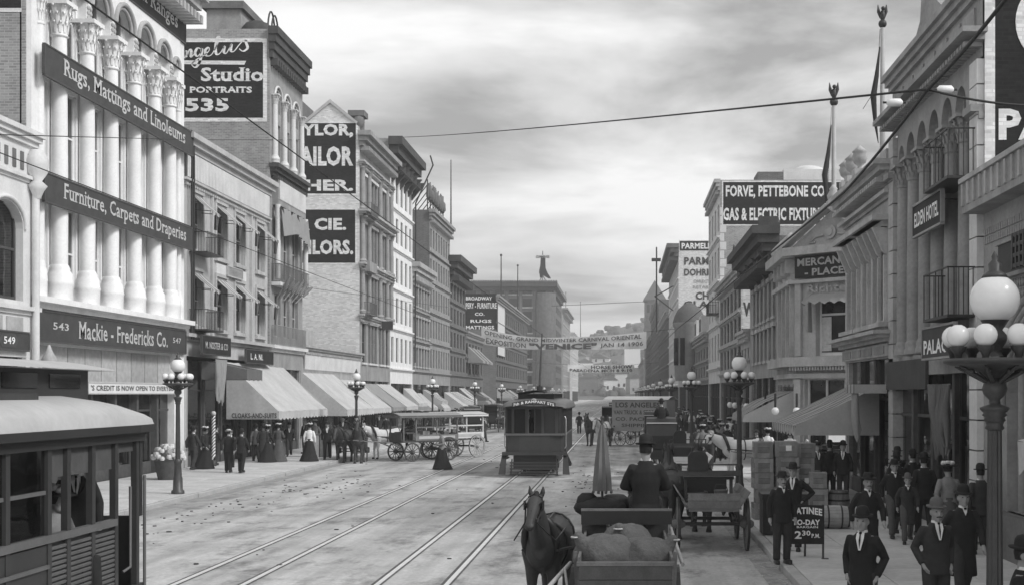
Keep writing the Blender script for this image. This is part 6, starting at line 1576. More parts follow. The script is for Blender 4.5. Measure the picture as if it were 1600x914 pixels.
def spring_wagon(loc, rz, label, split=True, load=True, group=None, body='wood', wheelm='wood'):
    """open wagon, tail towards +Y"""
    t = thing('wagon', label, 'wagon', loc, rz, group)
    for s in (-1, 1):
        wheel(t, (s * .72, 1.0, .56), .55, wheelm, 14, split); wheel(t, (s * .7, -1.15, .47), .46, wheelm, 12, split)
    q = MB(); q.beam((-.7, 1.0, .56), (.7, 1.0, .56), .06, .07); q.build('axle', 'iron', t)
    q = MB(); q.beam((-.7, -1.15, .47), (.7, -1.15, .47), .06, .07); q.build('axle', 'iron', t)
    for s in (-1, 1):
        for y, z in ((1.0, .62), (-1.15, .55)):
            q = MB(); q.tube([(s * .4, y - .45, z + .12), (s * .4, y, z), (s * .4, y + .45, z + .12)], .03, 6); q.tube([(s * .4, y - .45, z + .12), (s * .4, y, z + .24), (s * .4, y + .45, z + .12)], .03, 6); q.build('leaf_spring', 'iron', t)
    q = MB(); q.box(-.52, .52, -1.5, 1.5, .86, .91); fl = q.build('bed', body, t)
    tb = MB().box(-.5, .5, 1.5, 1.53, .93, 1.02).build('tailboard', body, t); planks(t, tb, -.54, .54, 1.515, .93, 1.24, 2, body, .04)
    for s in (-1, 1):
        sb = MB().beam((s * .55, -1.5, .93), (s * .55, 1.5, .93), .03, .06).build('side_board', body, t)
        for i in range(2):
            q = MB(); z = .97 + i * .15
            q.add([(s * (.54 + .1 * i), -1.5, z), (s * (.54 + .1 * i), 1.5, z), (s * (.63 + .1 * i), 1.5, z + .14), (s * (.63 + .1 * i), -1.5, z + .14), (s * (.57 + .1 * i), -1.5, z), (s * (.57 + .1 * i), 1.5, z), (s * (.66 + .1 * i), 1.5, z + .14), (s * (.66 + .1 * i), -1.5, z + .14)],
                  [(0, 1, 2, 3), (7, 6, 5, 4), (0, 4, 5, 1), (1, 5, 6, 2), (2, 6, 7, 3), (3, 7, 4, 0)]); q.build('board', body, sb)
    q = MB(); q.box(-.55, .55, -.5, -.1, 1.42, 1.48); so = q.build('seat', 'wood_dark', t)
    q = MB()
    for s in (-1, 1): q.beam((s * .5, -.3, .92), (s * .5, -.3, 1.42), .05, .3)
    q.build('seat_riser', 'wood_dark', so)
    q = MB(); q.box(-.68, .68, .0, .06, 1.5, 1.62); q.build('seat_rail', 'wood_dark', so)
    q = MB(); q.tube([(-.62, -.1, 1.35), (-.62, .05, 1.75), (.62, .05, 1.75), (.62, -.1, 1.35)], .03, 6); q.build('seat_back', 'wood_dark', so)
    q = MB(); q.prism([(-.22, 1.62), (.22, 1.62), (.22, 1.92), (.16, 2.02), (.0, 2.05), (-.16, 2.02), (-.22, 1.92)], lambda a, c, u: (a + .25, u, c), .0, .08); q.build('padded_back', 'leather', so)
    q = MB(); q.box(-.5, .5, -1.56, -1.5, .95, 1.45); q.build('dashboard', 'leather', t)
    shafts(t, -1.6, mat=wheelm)
    return t

def freight_wagon(loc, rz, label):
    """near wagon seen from its tail"""
    t = thing('wagon', label, 'wagon', loc, rz)
    for s in (-1, 1): wheel(t, (s * .74, .9, .6), .59, 'wood_dark', 14, True); wheel(t, (s * .7, -1.6, .48), .47, 'wood_dark', 12, True)
    for y, z in ((.9, .6), (-1.6, .48)): MB().beam((-.72, y, z), (.72, y, z), .08, .1).build('axle', 'iron', t)
    for i in range(5): MB().box(-.6 + i * .24 + .004, -.6 + (i + 1) * .24 - .004, -2.2, 1.7, .88, .93).build('floor_board', 'wood', t)
    tb = MB().box(-.62, .62, 1.7, 1.75, .8, .97).build('tailboard', 'wood', t); planks(t, tb, -.63, .63, 1.725, .97, 1.3, 2, 'wood_dark', .05)
    MB().beam((-.66, 1.72, 1.32), (.66, 1.72, 1.32), .07, .045).build('tail_rail', 'wood', tb)
    for s in (-1, 1):
        sb = MB().box(s * .615, s * .655, -2.2, 1.69, .85, 1.0).build('side_board', 'wood', t)
        for i in range(3): MB().box(s * .615, s * .65, -2.2, 1.69, 1.004 + i * .13, 1.13 + i * .13).build('board', 'wood', sb)
        for y in (-1.9, -.6, .5, 1.4): MB().beam((s * .67, y, .85), (s * .69, y, 1.42), .05, .05).build('stake', 'wood', t)
    so = MB().box(-.62, .62, -1.5, -1.05, 1.58, 1.64).build('seat', 'wood_dark', t)
    MB().box(-.75, .7, -1.02, -.97, 1.5, 1.68).build('seat_back', 'leather', so)
    MB().beam((-.75, -1.0, 1.7), (.7, -1.0, 1.7), .07, .03).build('seat_rim', 'wood', so)
    for s in (-1, 1): MB().beam((s * .5, -1.28, .93), (s * .5, -1.28, 1.58), .4, .05).build('seat_riser', 'wood_dark', so)
    q = MB(); q.tube([(-.82, .9, 1.2), (-.74, -1.2, 1.42)], .03, 6); q.build('side_pole', 'wood_pale', t)
    q = MB(); q.tube([(.78, .9, 1.22), (1.12, 2.0, 1.0)], .03, 6); q.tube([(.85, 1.2, 1.2), (.78, 1.5, .9)], .02, 6); q.build('tail_prop', 'wood_pale', t)
    return t
def canopy_wagon(loc, rz, label, pale=False, group=None):
    t = thing('delivery_wagon', label, 'wagon', loc, rz, group); wm = 'wood_pale' if pale else 'wood_dark'; bm = 'board_white' if pale else 'wood'
    for s in (-1, 1): wheel(t, (s * .76, .95, .58), .57, wm, 14, True); wheel(t, (s * .74, -1.15, .46), .45, wm, 12, True)
    for y, z in ((.95, .58), (-1.15, .46)): MB().beam((-.74, y, z), (.74, y, z), .07, .08).build('axle', 'iron', t)
    MB().box(-.6, .6, -1.6, 1.6, .92, 1.0).build('floor', 'wood_dark', t)
    for s in (-1, 1):
        sb = MB().box(s * .6, s * .64, -.9, 1.6, 1.0, 1.3).build('side_panel', bm, t)
        MB().box(s * .642, s * .65, -.7, 1.4, 1.08, 1.22).build('side_moulding', 'frame_pale', sb)
        MB().box(s * .6, s * .63, -.9, 1.6, 1.62, 1.68).build('side_rail', bm, t)
        for y in (-1.55, -.85, .35, 1.55): MB().beam((s * .6, y, .98), (s * .6, y, 2.22), .06, .06).build('post', bm, t)
    MB().box(-.6, .6, 1.56, 1.6, 1.0, 1.35).build('tail_panel', bm, t)
    q = MB(); k = 8; rings = [[(-.75 + 1.5 * i / k, y, 2.22 + .14 * math.sin(math.pi * i / k)) for i in range(k + 1)] for y in (-1.85, 1.8)]; q.loft(rings, closed=False); q.loft([[(a, b, c - .05) for a, b, c in r_] for r_ in rings], closed=False); ro = q.build('roof', 'canvas_grey' if not pale else 'canvas', t)
    MB().box(-.75, .75, -1.86, -1.83, 2.1, 2.24).build('roof_fascia', bm, ro); MB().box(-.75, .75, 1.79, 1.82, 2.1, 2.24).build('roof_fascia', bm, ro)
    for s in (-1, 1): MB().box(s * .73, s * .76, -1.83, 1.79, 2.12, 2.2).build('roof_edge', bm, ro)
    MB().box(-.55, .55, -1.35, -.95, 1.35, 1.42).build('seat', 'wood_dark', t); MB().box(-.55, .55, -1.66, -1.62, 1.0, 1.4).build('dashboard', 'wood_dark', t)
    for i in range(4): MB().box(-.45 + .05 * i, -.05 + .1 * i, -.6 + i * .5, -.2 + i * .5, 1.01, 1.35 + .1 * (i % 2)).build('packed_goods', 'wood_crate', t)
    shafts(t, -1.65)
    return t
def buggy(loc, rz, label, hood=True, group=None, big=False):
    t = thing('carriage', label, 'carriage', loc, rz, group); k = 1.15 if big else 1
    for s in (-1, 1): wheel(t, (s * .68, .55, .56), .55, 'wood_dark', 14); wheel(t, (s * .66, -.85, .5), .49, 'wood_dark', 12)
    for y, z in ((.55, .56), (-.85, .5)): MB().beam((-.66, y, z), (.66, y, z), .05, .05).build('axle', 'iron', t)
    q = MB(); q.loft([[(-.42, .75, .8), (.42, .75, .8), (.42, -.8, .8), (-.42, -.8, .8)], [(-.5, .85, 1.15), (.5, .85, 1.15), (.46, -.85, 1.02), (-.46, -.85, 1.02)]], smooth=False); q.build('body', 'car_dark', t)
    MB().box(-.48, .48, .05, .65, 1.16, 1.3).build('seat', 'leather', t); MB().box(-.45, .45, -.95, -.9, .95, 1.45).build('dashboard', 'leather', t)
    if hood:
        q = MB(); n = 8; prof = [(.85, 1.2), (.95, 1.7), (.85, 2.15), (.5, 2.35), (0, 2.38), (-.35, 2.3)]
        q.loft([[(-.56, y, z) for y, z in prof], [(.56, y, z) for y, z in prof]], closed=False, smooth=False)
        for s in (-1, 1): q.add([(s * .56, y, z) for y, z in prof[:5]] + [(s * .56, .3, 1.6)], [(0, 1, 2, 3, 4, 5)])
        q.build('hood', 'leather', t)
        MB().beam((-.58, .87, 2.18), (.58, .87, 2.18), .04, .04).build('hood_rim', 'frame_pale', t)
    for s in (-1, 1): MB().ball((s * .62, -.2, 1.4), (.07, .07, .1), 8, 6).build('side_lamp', 'brass', t)
    shafts(t, -.95, 2.1)
    return t

# ================================================================ trams
def far_tram():
    t = thing('tram', 'dark tram with lettered hood coming head-on along the rails', 'tram', (-3.45, 50.5, 0), group='trams')
    Lg, hw = 9.0, 1.17
    fr = [(-1.17, .35), (-1.05, .06), (-.6, -.02), (.6, -.02), (1.05, .06), (1.17, .35)]
    q = MB(); q.loft([[(x, y, z) for x, y in fr] for z in (.98, 1.64)], closed=False, smooth=False); q.build('dash_panel', 'car_paint', t)
    MB().box(-1.2, 1.2, -.06, .3, 1.64, 1.72).build('sill_rail', 'car_trim', t); MB().box(-1.28, 1.28, -.1, .3, .86, .99).build('bumper', 'car_paint', t)
    posts = [-1.13, -.86, -.32, .32, .86, 1.13]
    for x in posts: MB().box(x - .05, x + .05, .0 if abs(x) < 1 else .25, .1 if abs(x) < 1 else .36, 1.72, 2.7).build('window_post', 'car_paint', t)
    for a, c in zip(posts, posts[1:]):
        if (a, c) == (-.32, .32):
            MB().box(a + .05, a + .09, .03, .07, 1.72, 2.7).build('open_sash', 'car_trim', t); continue
        o = MB().box(a + .05, c - .05, .04, .07, 1.72, 2.7).build('pane', 'dark_glass', t)
    MB().box(-.02, .02, .02, .08, 1.72, 2.7).build('window_post', 'car_paint', t); MB().box(.02, .27, .04, .06, 1.72, 2.7).build('pane', 'dark_glass', t)
    MB().box(-1.15, 1.15, 1.2, 1.26, .98, 2.7).build('bulkhead', 'car_dark', t)
    for s in (-1, 1):
        MB().box(s * 1.14, s * 1.18, 1.3, Lg - 1.3, .9, 1.64).build('side_panel', 'car_paint', t); MB().box(s * 1.13, s * 1.2, 1.3, Lg - 1.3, 1.64, 1.7).build('belt_rail', 'car_trim', t)
        for i in range(10): MB().box(s * 1.12, s * 1.18, 1.3 + i * .7, 1.4 + i * .7, 1.7, 2.7).build('window_post', 'car_paint', t)
        for i in range(9): MB().box(s * 1.14, s * 1.155, 1.4 + i * .7, 2.0 + i * .7, 1.7, 2.7).build('pane', 'dark_glass', t)
        for j, z in enumerate((.42, .7)): MB().box(s * (1.1 + .12 * (1 - j)), s * (1.42 - .14 * j), .4, 1.25, z, z + .05).build('step', 'car_dark', t)
        q = MB(); q.beam((s * 1.38, .45, .42), (s * 1.14, .45, .95), .04, .12); q.beam((s * 1.38, 1.2, .42), (s * 1.14, 1.2, .95), .04, .12); q.build('step_hanger', 'car_dark', t)
        q = MB(); q.tube([(s * 1.16, .4, 1.1), (s * 1.22, .38, 1.2), (s * 1.22, .38, 2.3), (s * 1.16, .4, 2.4)], .02, 6); q.build('grab_rail', 'brass', t)
        MB().box(s * 1.05, s * 1.12, .1, 1.2, .9, .98).build('platform_edge', 'car_dark', t)
        q = MB(); q.add([(s * 1.4, -.35, .12), (s * 1.12, -.35, .12), (s * 1.12, .05, .85), (s * 1.3, .05, .85)], [(0, 1, 2, 3)]); q.add([(s * 1.4, -.31, .12), (s * 1.12, -.31, .12), (s * 1.12, .09, .85), (s * 1.3, .09, .85)], [(3, 2, 1, 0)]); q.build('wheel_guard', 'car_dark', t)
    MB().box(-1.15, 1.15, .1, Lg - .1, .88, .93).build('floor', 'car_dark', t)
    MB().box(-1.12, 1.12, Lg - .2, Lg, .98, 2.7).build('rear_wall', 'car_dark', t)
    # roof: curved hood, lower roof and clerestory
    q = MB(); n = 12; rings = []
    for y, dz_, wd in ((-.35, -.12, .92), (-.28, .0, 1.0), (.4, .14, 1.03), (1.4, .2, 1.03), (Lg - 1.4, .2, 1.03), (Lg + .2, .0, 1.0)):
        rings.append([(wd * 1.28 * math.cos(math.pi * (1 - i / n)), y - (.12 * math.sin(math.pi * i / n) if y < 0 else 0), 2.72 + (.22 + dz_) * math.sin(math.pi * i / n) ** .6) for i in range(n + 1)])
    q.loft(rings, closed=False); ro = q.build('roof', 'car_trim', t)
    q = MB(); q.loft([[(x * 1.08, y - .12, z) for x, y in fr] for z in (2.68, 2.8)], closed=False, smooth=False); q.box(-1.25, 1.25, .2, Lg, 2.66, 2.72); q.build('roof_edge', 'car_dark', ro)
    q = MB(); q.box(-.72, .72, .8, Lg - .8, 2.95, 3.28); q.build('clerestory', 'car_dark', t)
    q = MB(); k = 8; q.loft([[(-.85 + 1.7 * i / k, y, 3.28 + .13 * math.sin(math.pi * i / k)) for i in range(k + 1)] for y in (.5, Lg - .5)], closed=False); q.loft([[(-.85 + 1.7 * i / k, y, 3.24 + .0 * i) for i in range(k + 1)] for y in (.5, Lg - .5)], closed=False); q.build('clerestory_roof', 'car_dark', t)
    def arcz(a): return .13 * math.sin(math.pi * a)
    hb = MB(); m_ = 10; hb.loft([[(-.85 + 1.7 * i / m_, -.47 - .05 * math.sin(math.pi * i / m_), 2.76 + .12 * math.sin(math.pi * i / m_) + dz_) for i in range(m_ + 1)] for dz_ in (0, .17)], closed=False, smooth=False); ho = hb.build('destination_board', 'car_paint', t)
    letters(ho, '7th & RAMPART STS', (-.8, -.54, 2.79), (1, 0, 0), 1.6, .11, 'letter_white', bold=.03, curve=arcz, t=.01)
    q = MB(); q.tube([(0, 3.0, 3.4), (0, 3.0, 3.6)], .12, 8); q.tube([(0, 3.0, 3.6), (-.06, 5.6, 5.86)], [.05, .025], 6); q.lathe([(.07, -.02), (.05, 0), (.07, .02)], 10, (-.06, 5.6, 5.87), ax='x'); q.build('trolley_pole', 'iron', t)
    q = MB(); q.box(-.3, .3, 2.4, 3.6, 3.34, 3.44); q.build('trolley_base', 'car_dark', t)
    q = MB(); q.lathe([(.1, 0), (.13, .04), (.12, .12)], 12, (0, -.46, 2.98), ax='y'); q.build('headlamp', 'brass', t)
    MB().box(-.85, .85, .1, .4, .3, .86).build('apron', 'car_dark', t)
    for i in range(4): MB().box(-.95, .95, -.42 + i * .0, -.36, .2 + i * .12, .25 + i * .12).build('fender_slat', 'car_paint', t)
    q = MB()
    for s in (-1, 1): q.beam((s * .9, -.4, .15), (s * .9, .1, .7), .05, .05)
    q.beam((-.95, -.45, .14), (.95, -.45, .14), .06, .06); q.build('fender_frame', 'car_dark', t)
    for s in (-.6, .6):
        for y in (2.6, 4.2, 6.4): q = MB(); q.lathe([(.36, -.05), (.4, -.04), (.4, .04), (.36, .05)], 16, (s, y, .4), ax='x'); q.build('wheel', 'iron', t)
    MB().box(-.75, .75, 1.5, 7.5, .35, .86).build('truck', 'car_dark', t)
far_tram()
person((-3.75, 51.2, .93), 0, 'stand', 'suit_black', hat='cap', label='motorman in dark uniform at the open front window of the far tram', h=1.0)

def near_tram():
    x1, x0 = -5.9, -8.35; yE = 15.75; y0 = 4.0
    t = thing('tram', 'dark open-sided tram with slatted panels and pale curved roof passing close by', 'tram', (0, 0, 0), group='trams')
    posts = [15.6, 14.95, 14.3, 13.66, 13.2, 12.3, 11.4, 10.5, 9.6, 8.7, 7.8, 6.9, 6.0, 5.0]
    for x, s in ((x1, 1), (x0, -1)):
        for y in posts:
            MB().box(x - .07 * s, x, y - .045, y + .045, .85, 2.86).build('post', 'car_paint', t)
        MB().box(x - .06 * s, x + .02 * s, y0, 14.93, 1.76, 1.84).build('sill_rail', 'car_trim', t)
        MB().box(x - .05 * s, x + .012 * s, y0, yE, .82, .98).build('floor_sill', 'car_paint', t)
        MB().box(x - .05 * s, x + .03 * s, y0, yE, 2.72, 2.88).build('letterboard', 'car_dark', t)
        # slatted lower panels between the open-bay posts
        for a, c in ((13.2, 13.66), (13.66, 14.3), (14.3, 14.95)):
            MB().box(x - .045 * s, x - .035 * s, a + .04, c - .04, .98, 1.74).build('panel_back', 'car_dark', t)
            me = MB().box(-.012, .012, a + .046, c - .046, -.014, .014).mesh('slat', 'car_trim')
            for i in range(13): obj('slat', me, t, (x - .02 * s, 0, 1.03 + i * .055), (0, R(18 * s), 0))
        MB().box(x - .05 * s, x - .01 * s, y0, 13.15, .98, 1.74).build('side_panel', 'car_paint', t)
        MB().box(x - .01 * s, x + .02 * s, y0, 13.15, 1.5, 1.54).build('moulding', 'car_trim', t)
        for a, c in zip(posts[4:], posts[5:]):
            MB().box(x - .05 * s, x - .035 * s, c + .05, a - .05, 1.84, 2.72).build('pane', GLASS if s > 0 else 'dark_glass', t)
            MB().box(x - .06 * s, x - .02 * s, c + .05, a - .05, 2.26, 2.3).build('sash_bar', 'car_trim', t)
        for a, c in zip(posts[:4], posts[1:5]):
            MB().box(x - .06 * s, x - .045 * s, c + .05, a - .05, 2.42 if a < 15 else 2.6, 2.72).build('roller_blind', 'suit_grey', t)
            if s < 0: MB().box(x - .03 * s, x - .02 * s, c + .05, a - .05, .98, 2.72).build('pane', 'dark_glass', t)  # opaque dark panels added to close the far side and darken the interior
        q = MB(); q.tube([(x + .05 * s, 15.68, .95), (x + .05 * s, 15.68, 2.3)], .02, 6); q.tube([(x + .03 * s, 15.05, 1.2), (x + .08 * s, 15.15, 1.25), (x + .08 * s, 15.15, 2.2)], .018, 6); q.build('grab_rail', 'car_trim', t)
        MB().box(x - .1 * s, x + .32 * s, 14.98, 15.7, .45, .5).build('step', 'car_dark', t)
    MB().box(x0, x1, y0, yE, .8, .86).build('floor', 'car_dark', t)
    MB().box(x0 + .1, x1 - .1, 13.16, 13.2, .86, 2.72).build('bulkhead', 'car_dark', t)
    q = MB(); q.box(x0 + .05, x1 - .05, yE - .06, yE, .86, 1.8); q.build('dash_panel', 'car_paint', t)
    for x in (x0 + .04, x0 + .8, x1 - .8, x1 - .04): MB().box(x - .04, x + .04, yE - .08, yE, 1.8, 2.86).build('end_post', 'car_paint', t)
    for y in (14.0, 14.6): MB().box(x0 + .2, x1 - .15, y - .05, y, .9, 1.75).build('bench_back', 'wood_dark', t); MB().box(x0 + .2, x1 - .15, y - .45, y - .05, 1.25, 1.32).build('bench_seat', 'wood', t)
    # roof
    n = 14; cx = (x0 + x1) / 2; rings = []
    for y, k, dz_ in ((y0, 1.0, 0), (14.6, 1.0, 0), (15.4, 1.0, -.06), (15.95, .97, -.17), (16.2, .9, -.27)):
        rings.append([(cx + k * 1.34 * math.cos(math.pi * (1 - i / n)), y, 2.9 + max(.01, (.42 + dz_)) * math.sin(math.pi * i / n) ** .7) for i in range(n + 1)])
    q = MB(); q.loft(rings, closed=False); q.build('roof', 'car_roof', t)
    q = MB(); e0 = [(p[0][0], p[0][1]) for p in rings]; e1 = [(p[-1][0], p[-1][1]) for p in rings]; ring = e0 + e1[::-1]
    q.loft([[(a, b, z) for a, b in ring] for z in (2.83, 2.92)], smooth=False); q.build('roof_edge', 'car_dark', t)
    MB().box(cx - .72, cx + .72, y0, 15.35, 3.2, 3.58).build('clerestory', 'car_paint', t)
    for i in range(9): MB().box(cx + .72, cx + .735, 14.3 - i * 1.1, 15.1 - i * 1.1, 3.36, 3.52).build('clerestory_light', 'dark_glass', t)
    q = MB(); k = 8; q.loft([[(cx - .9 + 1.8 * i / k, y, 3.58 + .12 * math.sin(math.pi * i / k)) for i in range(k + 1)] for y in (y0, 15.75)], closed=False); q.loft([[(cx - .9 + 1.8 * i / k, y, 3.57) for i in range(k + 1)] for y in (y0, 15.75)], closed=False); q.build('clerestory_roof', 'car_roof', t)
    MB().box(x1 - .35, x1 - .3, 11.0, 13.6, 3.08, 3.3).build('roof_board', 'sign_grey', t)
    MB().box(x0 + .3, x1 - .3, 6, 12, .35, .8).build('truck', 'car_dark', t)
    for y in (7.0, 8.8, 11.0, 12.6):
        q = MB(); q.lathe([(.36, -.05), (.4, -.04), (.4, .04), (.36, .05)], 18, (-6.52, y, .4), ax='x'); q.build('wheel', 'iron', t)
near_tram()
person((-6.35, 14.35, 1.33), R(70), 'lean_sill', 'suit_light', woman=True, hat='lady', hatm='felt_black', label='woman in flowered hat leaning her arm on the near tram window sill')
person((-6.5, 15.25, .86), R(20), 'stand', 'suit_black', hat='cap', label='conductor in dark coat standing on the near tram end platform')
person((-6.7, 13.85, 1.33), R(100), 'sit', 'suit_black', hat='bowler', label='man in black with white collar seated inside the near tram', near=True)
MARK_R = [(55, 'at the alley mouth'), (62, 'before the gabled corner'), (75, 'below the dark bracketed cornice'), (81, 'before the low gap shop'), (98, 'before the wide show windows'), (111, 'below the fixtures sign'), (150, 'before the turret house'), (170, 'before the low hazy shop row'), (205, 'before the china store'), (262, 'before the hazy four storey row'), (330, 'before the hazy tall row'), (900, 'under the pyramid tower')]
MARK_L = [(54, 'before the furniture store'), (67, 'before the novelty building'), (74, 'before the studio building'), (90, 'before the low balustraded shop'), (102, 'before the tailor building'), (113, 'before the white office block'), (123, 'before the grey row'), (138, 'below the roof sign'), (152, 'below the deep dark cornice'), (171, 'before the low block past the deep cornice'), (188, 'at the far cross street'), (251, 'before the drapery store'), (331, 'short of the giant boot block'), (900, 'past the giant boot block')]
def mark(y, side): return next(t_ for d_, t_ in (MARK_R if side > 0 else MARK_L) if y < d_)
# ================================================================ street lamps
def lamp_proto():
    t = thing('street_lamp', 'x', 'street lamp', (0, 0, 0), group='cluster street lamps along both kerbs')
    q = MB(); q.lathe([(.2, 0), (.2, .1), (.15, .14), (.14, .5), (.12, .56), (.105, .95), (.12, 1.0), (.11, 1.05), (.085, 1.1)], 16); q.build('base', 'lamp_iron', t)
    q = MB(); n = 24
    q.loft([[((r_ - (.008 if i % 2 else 0)) * math.cos(2 * math.pi * i / n), (r_ - (.008 if i % 2 else 0)) * math.sin(2 * math.pi * i / n), z) for i in range(n)] for r_, z in ((.08, 1.1), (.066, 2.84))], smooth=False); q.build('column', 'lamp_iron', t)
    q = MB(); q.lathe([(.066, 2.82), (.09, 2.84), (.075, 2.87), (.085, 2.9), (.1, 2.91), (.088, 2.94), (.115, 2.96), (.1, 2.98), (.13, 3.01), (.135, 3.03), (.055, 3.06), (.05, 3.1), (.1, 3.15), (.115, 3.2), (.1, 3.25), (.06, 3.3)], 16); q.build('capital', 'lamp_iron', t)
    q = MB(); q.lathe([(.06, 3.29), (.1, 3.33), (.13, 3.36), (.4, 3.42), (.46, 3.44), (.46, 3.475), (.4, 3.48), (.08, 3.49)], 24); q.build('dish', 'lamp_iron', t)
    for i in range(8):
        a = 2 * math.pi * i / 8 + R(17); c, s = math.cos(a), math.sin(a)
        q = MB(); q.tube([(.07 * c, .07 * s, 3.26), (.2 * c, .2 * s, 3.33), (.36 * c, .36 * s, 3.41)], [.02, .022, .012], 6); q.ball((.24 * c, .24 * s, 3.36), (.03, .03, .03), 8, 5); q.build('bracket', 'lamp_iron', t)
        q = MB(); q.lathe([(.03, 3.48), (.04, 3.52), (.075, 3.56), (.08, 3.585)], 10, (.38 * c, .38 * s, 0)); cu = q.build('cup', 'lamp_iron', t)
        q = MB(); q.ball((0, 0, 0), .105, 16, 10); g = q.build('small_globe', 'globe', t, loc=(.38 * c, .38 * s, 3.68))
    q = MB(); q.lathe([(.08, 3.5), (.05, 3.55), (.1, 3.62), (.12, 3.68), (.07, 3.74), (.11, 3.8), (.13, 3.83)], 14); q.build('stem', 'lamp_iron', t)
    q = MB(); q.ball((0, 0, 0), .225, 24, 16); q.build('large_globe', 'globe', t, loc=(0, 0, 4.02))
    q = MB(); q.lathe([(.1, 4.21), (.12, 4.22), (.1, 4.25), (.055, 4.28), (.06, 4.34), (.025, 4.38), (.03, 4.41), (.005, 4.46)], 14); q.build('finial', 'lamp_iron', t)
    return t
lp = lamp_proto()
spots = [(3.42, 11.75 + 25.6 * i) for i in range(13)] + [(-13.95, 40.2 + 27.0 * i) for i in range(11)]
LL = {0: 'cluster lamp on the kerb beside the storefront with the great arch', 1: 'cluster lamp on the kerb beside the stacked crates', 2: 'cluster lamp on the kerb before the dark bracketed cornice',
      13: 'cluster lamp on the kerb before the white furniture store', 14: 'cluster lamp on the kerb behind the horse facing the roadway by the awnings', 15: 'cluster lamp on the kerb behind the canopy wagons'}
for i, (x, y) in enumerate(spots):
    lab = LL.get(i, 'distant cluster lamp on the kerb ' + (mark(y, 1) if x > 0 else mark(y, -1)))
    if i == 0: lp.location = (x, y, .14); lp['label'] = lab
    else: copy_tree(lp, None, (x, y, .14), rnd.uniform(0, 6), lab)

# ================================================================ wires and banners
def wire(pts, r, label, sag=0.0, n=10):
    P = []
    for a, b in zip(pts, pts[1:]):
        a, b = Vector(a), Vector(b)
        for i in range(n): t = i / n; p = a.lerp(b, t); p.z -= sag * 4 * t * (1 - t); P.append(p)
    P.append(Vector(pts[-1]))
    q = MB(); q.tube(P, r, 5)
    return tag(q.build('overhead_wire', 'wire'), label, 'wire', 'overhead wires')
Z = lambda y, d: PZ(y, d)
wire([(-3.62, 3, 5.95), (-3.62, 120, 5.92), (-3.62, 400, 5.9)], .007, 'thin trolley wire over the track of the far tram')
wire([(-7.12, 3, 6.05), (-7.12, 120, 6.0), (-7.12, 400, 5.95)], .007, 'thin trolley wire over the track of the near tram')
jx, jd = PX(1450, 21), 21
wire([(PX(1585, 15.8), 15.8, Z(-18, 15.8)), (jx, jd, Z(140, 21)), (PX(1320, 30), 30, Z(300, 30)), (PX(1150, 58), 58, Z(437, 58)), (PX(1060, 120), 120, Z(512, 120)), (PX(1010, 300), 300, Z(560, 300))], .03, 'thick sagging feeder cable running beside the hotel front', sag=.05)
wire([(jx + 3.0, jd + 1.5, Z(131, 21)), (jx, jd, Z(140, 21)), (PX(630, 100), 100, Z(215, 100))], .022, 'taut span wire crossing the sky from the hotel to the dark cornice', sag=.12)
wire([(PX(862, 250), 250, Z(478, 250)), (PX(1012, 250), 250, Z(471, 250))], .05, 'thin far span wire crossing above the carnival banner')
wire([(PX(0, 26), 26, Z(211, 26)), (PX(300, 55), 55, Z(219, 55)), (PX(470, 73), 73, Z(219, 73))], .012, 'slack thin wire passing across the white columns')
wire([(PX(470, 74), 74, Z(448, 74)), (PX(700, 130), 130, Z(480, 130))], .014, 'slack thin wire before the pale tailor wall')
for x, y, d in ((1422, 135, 21), (1484, 134, 21)):
    t = thing('insulator', 'white glass insulator on the span wire in front of the hotel cornice', 'insulator', (PX(x, d), d + (.3 if x > 1450 else 1.2), Z(y, d)), group='wire insulators')
    q = MB(); q.lathe([(.03, -.14), (.07, -.1), (.07, .1), (.03, .14)], 10, ax='x'); q.build('glass', 'globe', t); q = MB(); q.tube([(-.2, 0, 0), (.2, 0, 0)], .02, 5); q.build('pin', 'iron', t)

def banner(name, label, d, xl, xr, top, bot, texts):
    t = thing(name, label, 'banner', (0, d, 0))
    q = MB(); n = 24
    def at(f, a):
        x = xl + (xr - xl) * a
        p = [(0, f[0]), (.4, f[1]), (1, f[2])]
        if a < .4: k = a / .4; k = k * (2 - k); y = f[0] + (f[1] - f[0]) * k
        else: k = (a - .4) / .6; k = k * k; y = f[1] + (f[2] - f[1]) * k
        return x, y
    rows = []
    for k in range(5):
        row = []
        for i in range(n + 1):
            a = i / n; x, y0 = at(top, a); _, y1 = at(bot, a); y = y0 + (y1 - y0) * k / 4
            row.append((PX(x, d), .12 * math.sin(a * 17 + k) , PZ(y, d)))
        rows.append(row)
    q.loft(rows, closed=False); o = q.build('cloth', 'banner' if d < 200 else 'letter_white', t)
    for s, a0, a1, f0, f1, bo in texts:
        vs_, fs_, _ = TXT[(s, bo, 0.0)]; m_ = MB(); pts = []
        for a, b in vs_:
            aa = a0 + (a1 - a0) * a; x, yt = at(top, aa); _, yb = at(bot, aa); pts.append((PX(x, d), -.2, PZ(yb + (yt - yb) * (f0 + (f1 - f0) * b), d)))
        m_.add(pts, fs_); m_.build('lettering', 'letter_dark', o)
    for e, xe in ((0, xl), (1, xr)):
        q = MB(); x, y = at(top, e); X2 = -18.4 if e == 0 else 7.4
        q.tube([(PX(x, d), 0, PZ(y, d)), (X2, 0, PZ(y, d) + .4)], .03, 5); q.build('guy_rope', 'wire', t)
banner('street_banner', 'long pale carnival banner reading VENICE strung across the street', 172, 752, 1010, (511, 527, 518), (537, 546, 544), [('OPENING, GRAND MIDWINTER CARNIVAL ORIENTAL', .02, .97, .56, .9, .025), ('EXPOSITION', .03, .27, .08, .45, .02), ('"VENICE"', .29, .7, .02, .5, .05), ('JAN 14 1906', .72, .98, .08, .44, .02)])
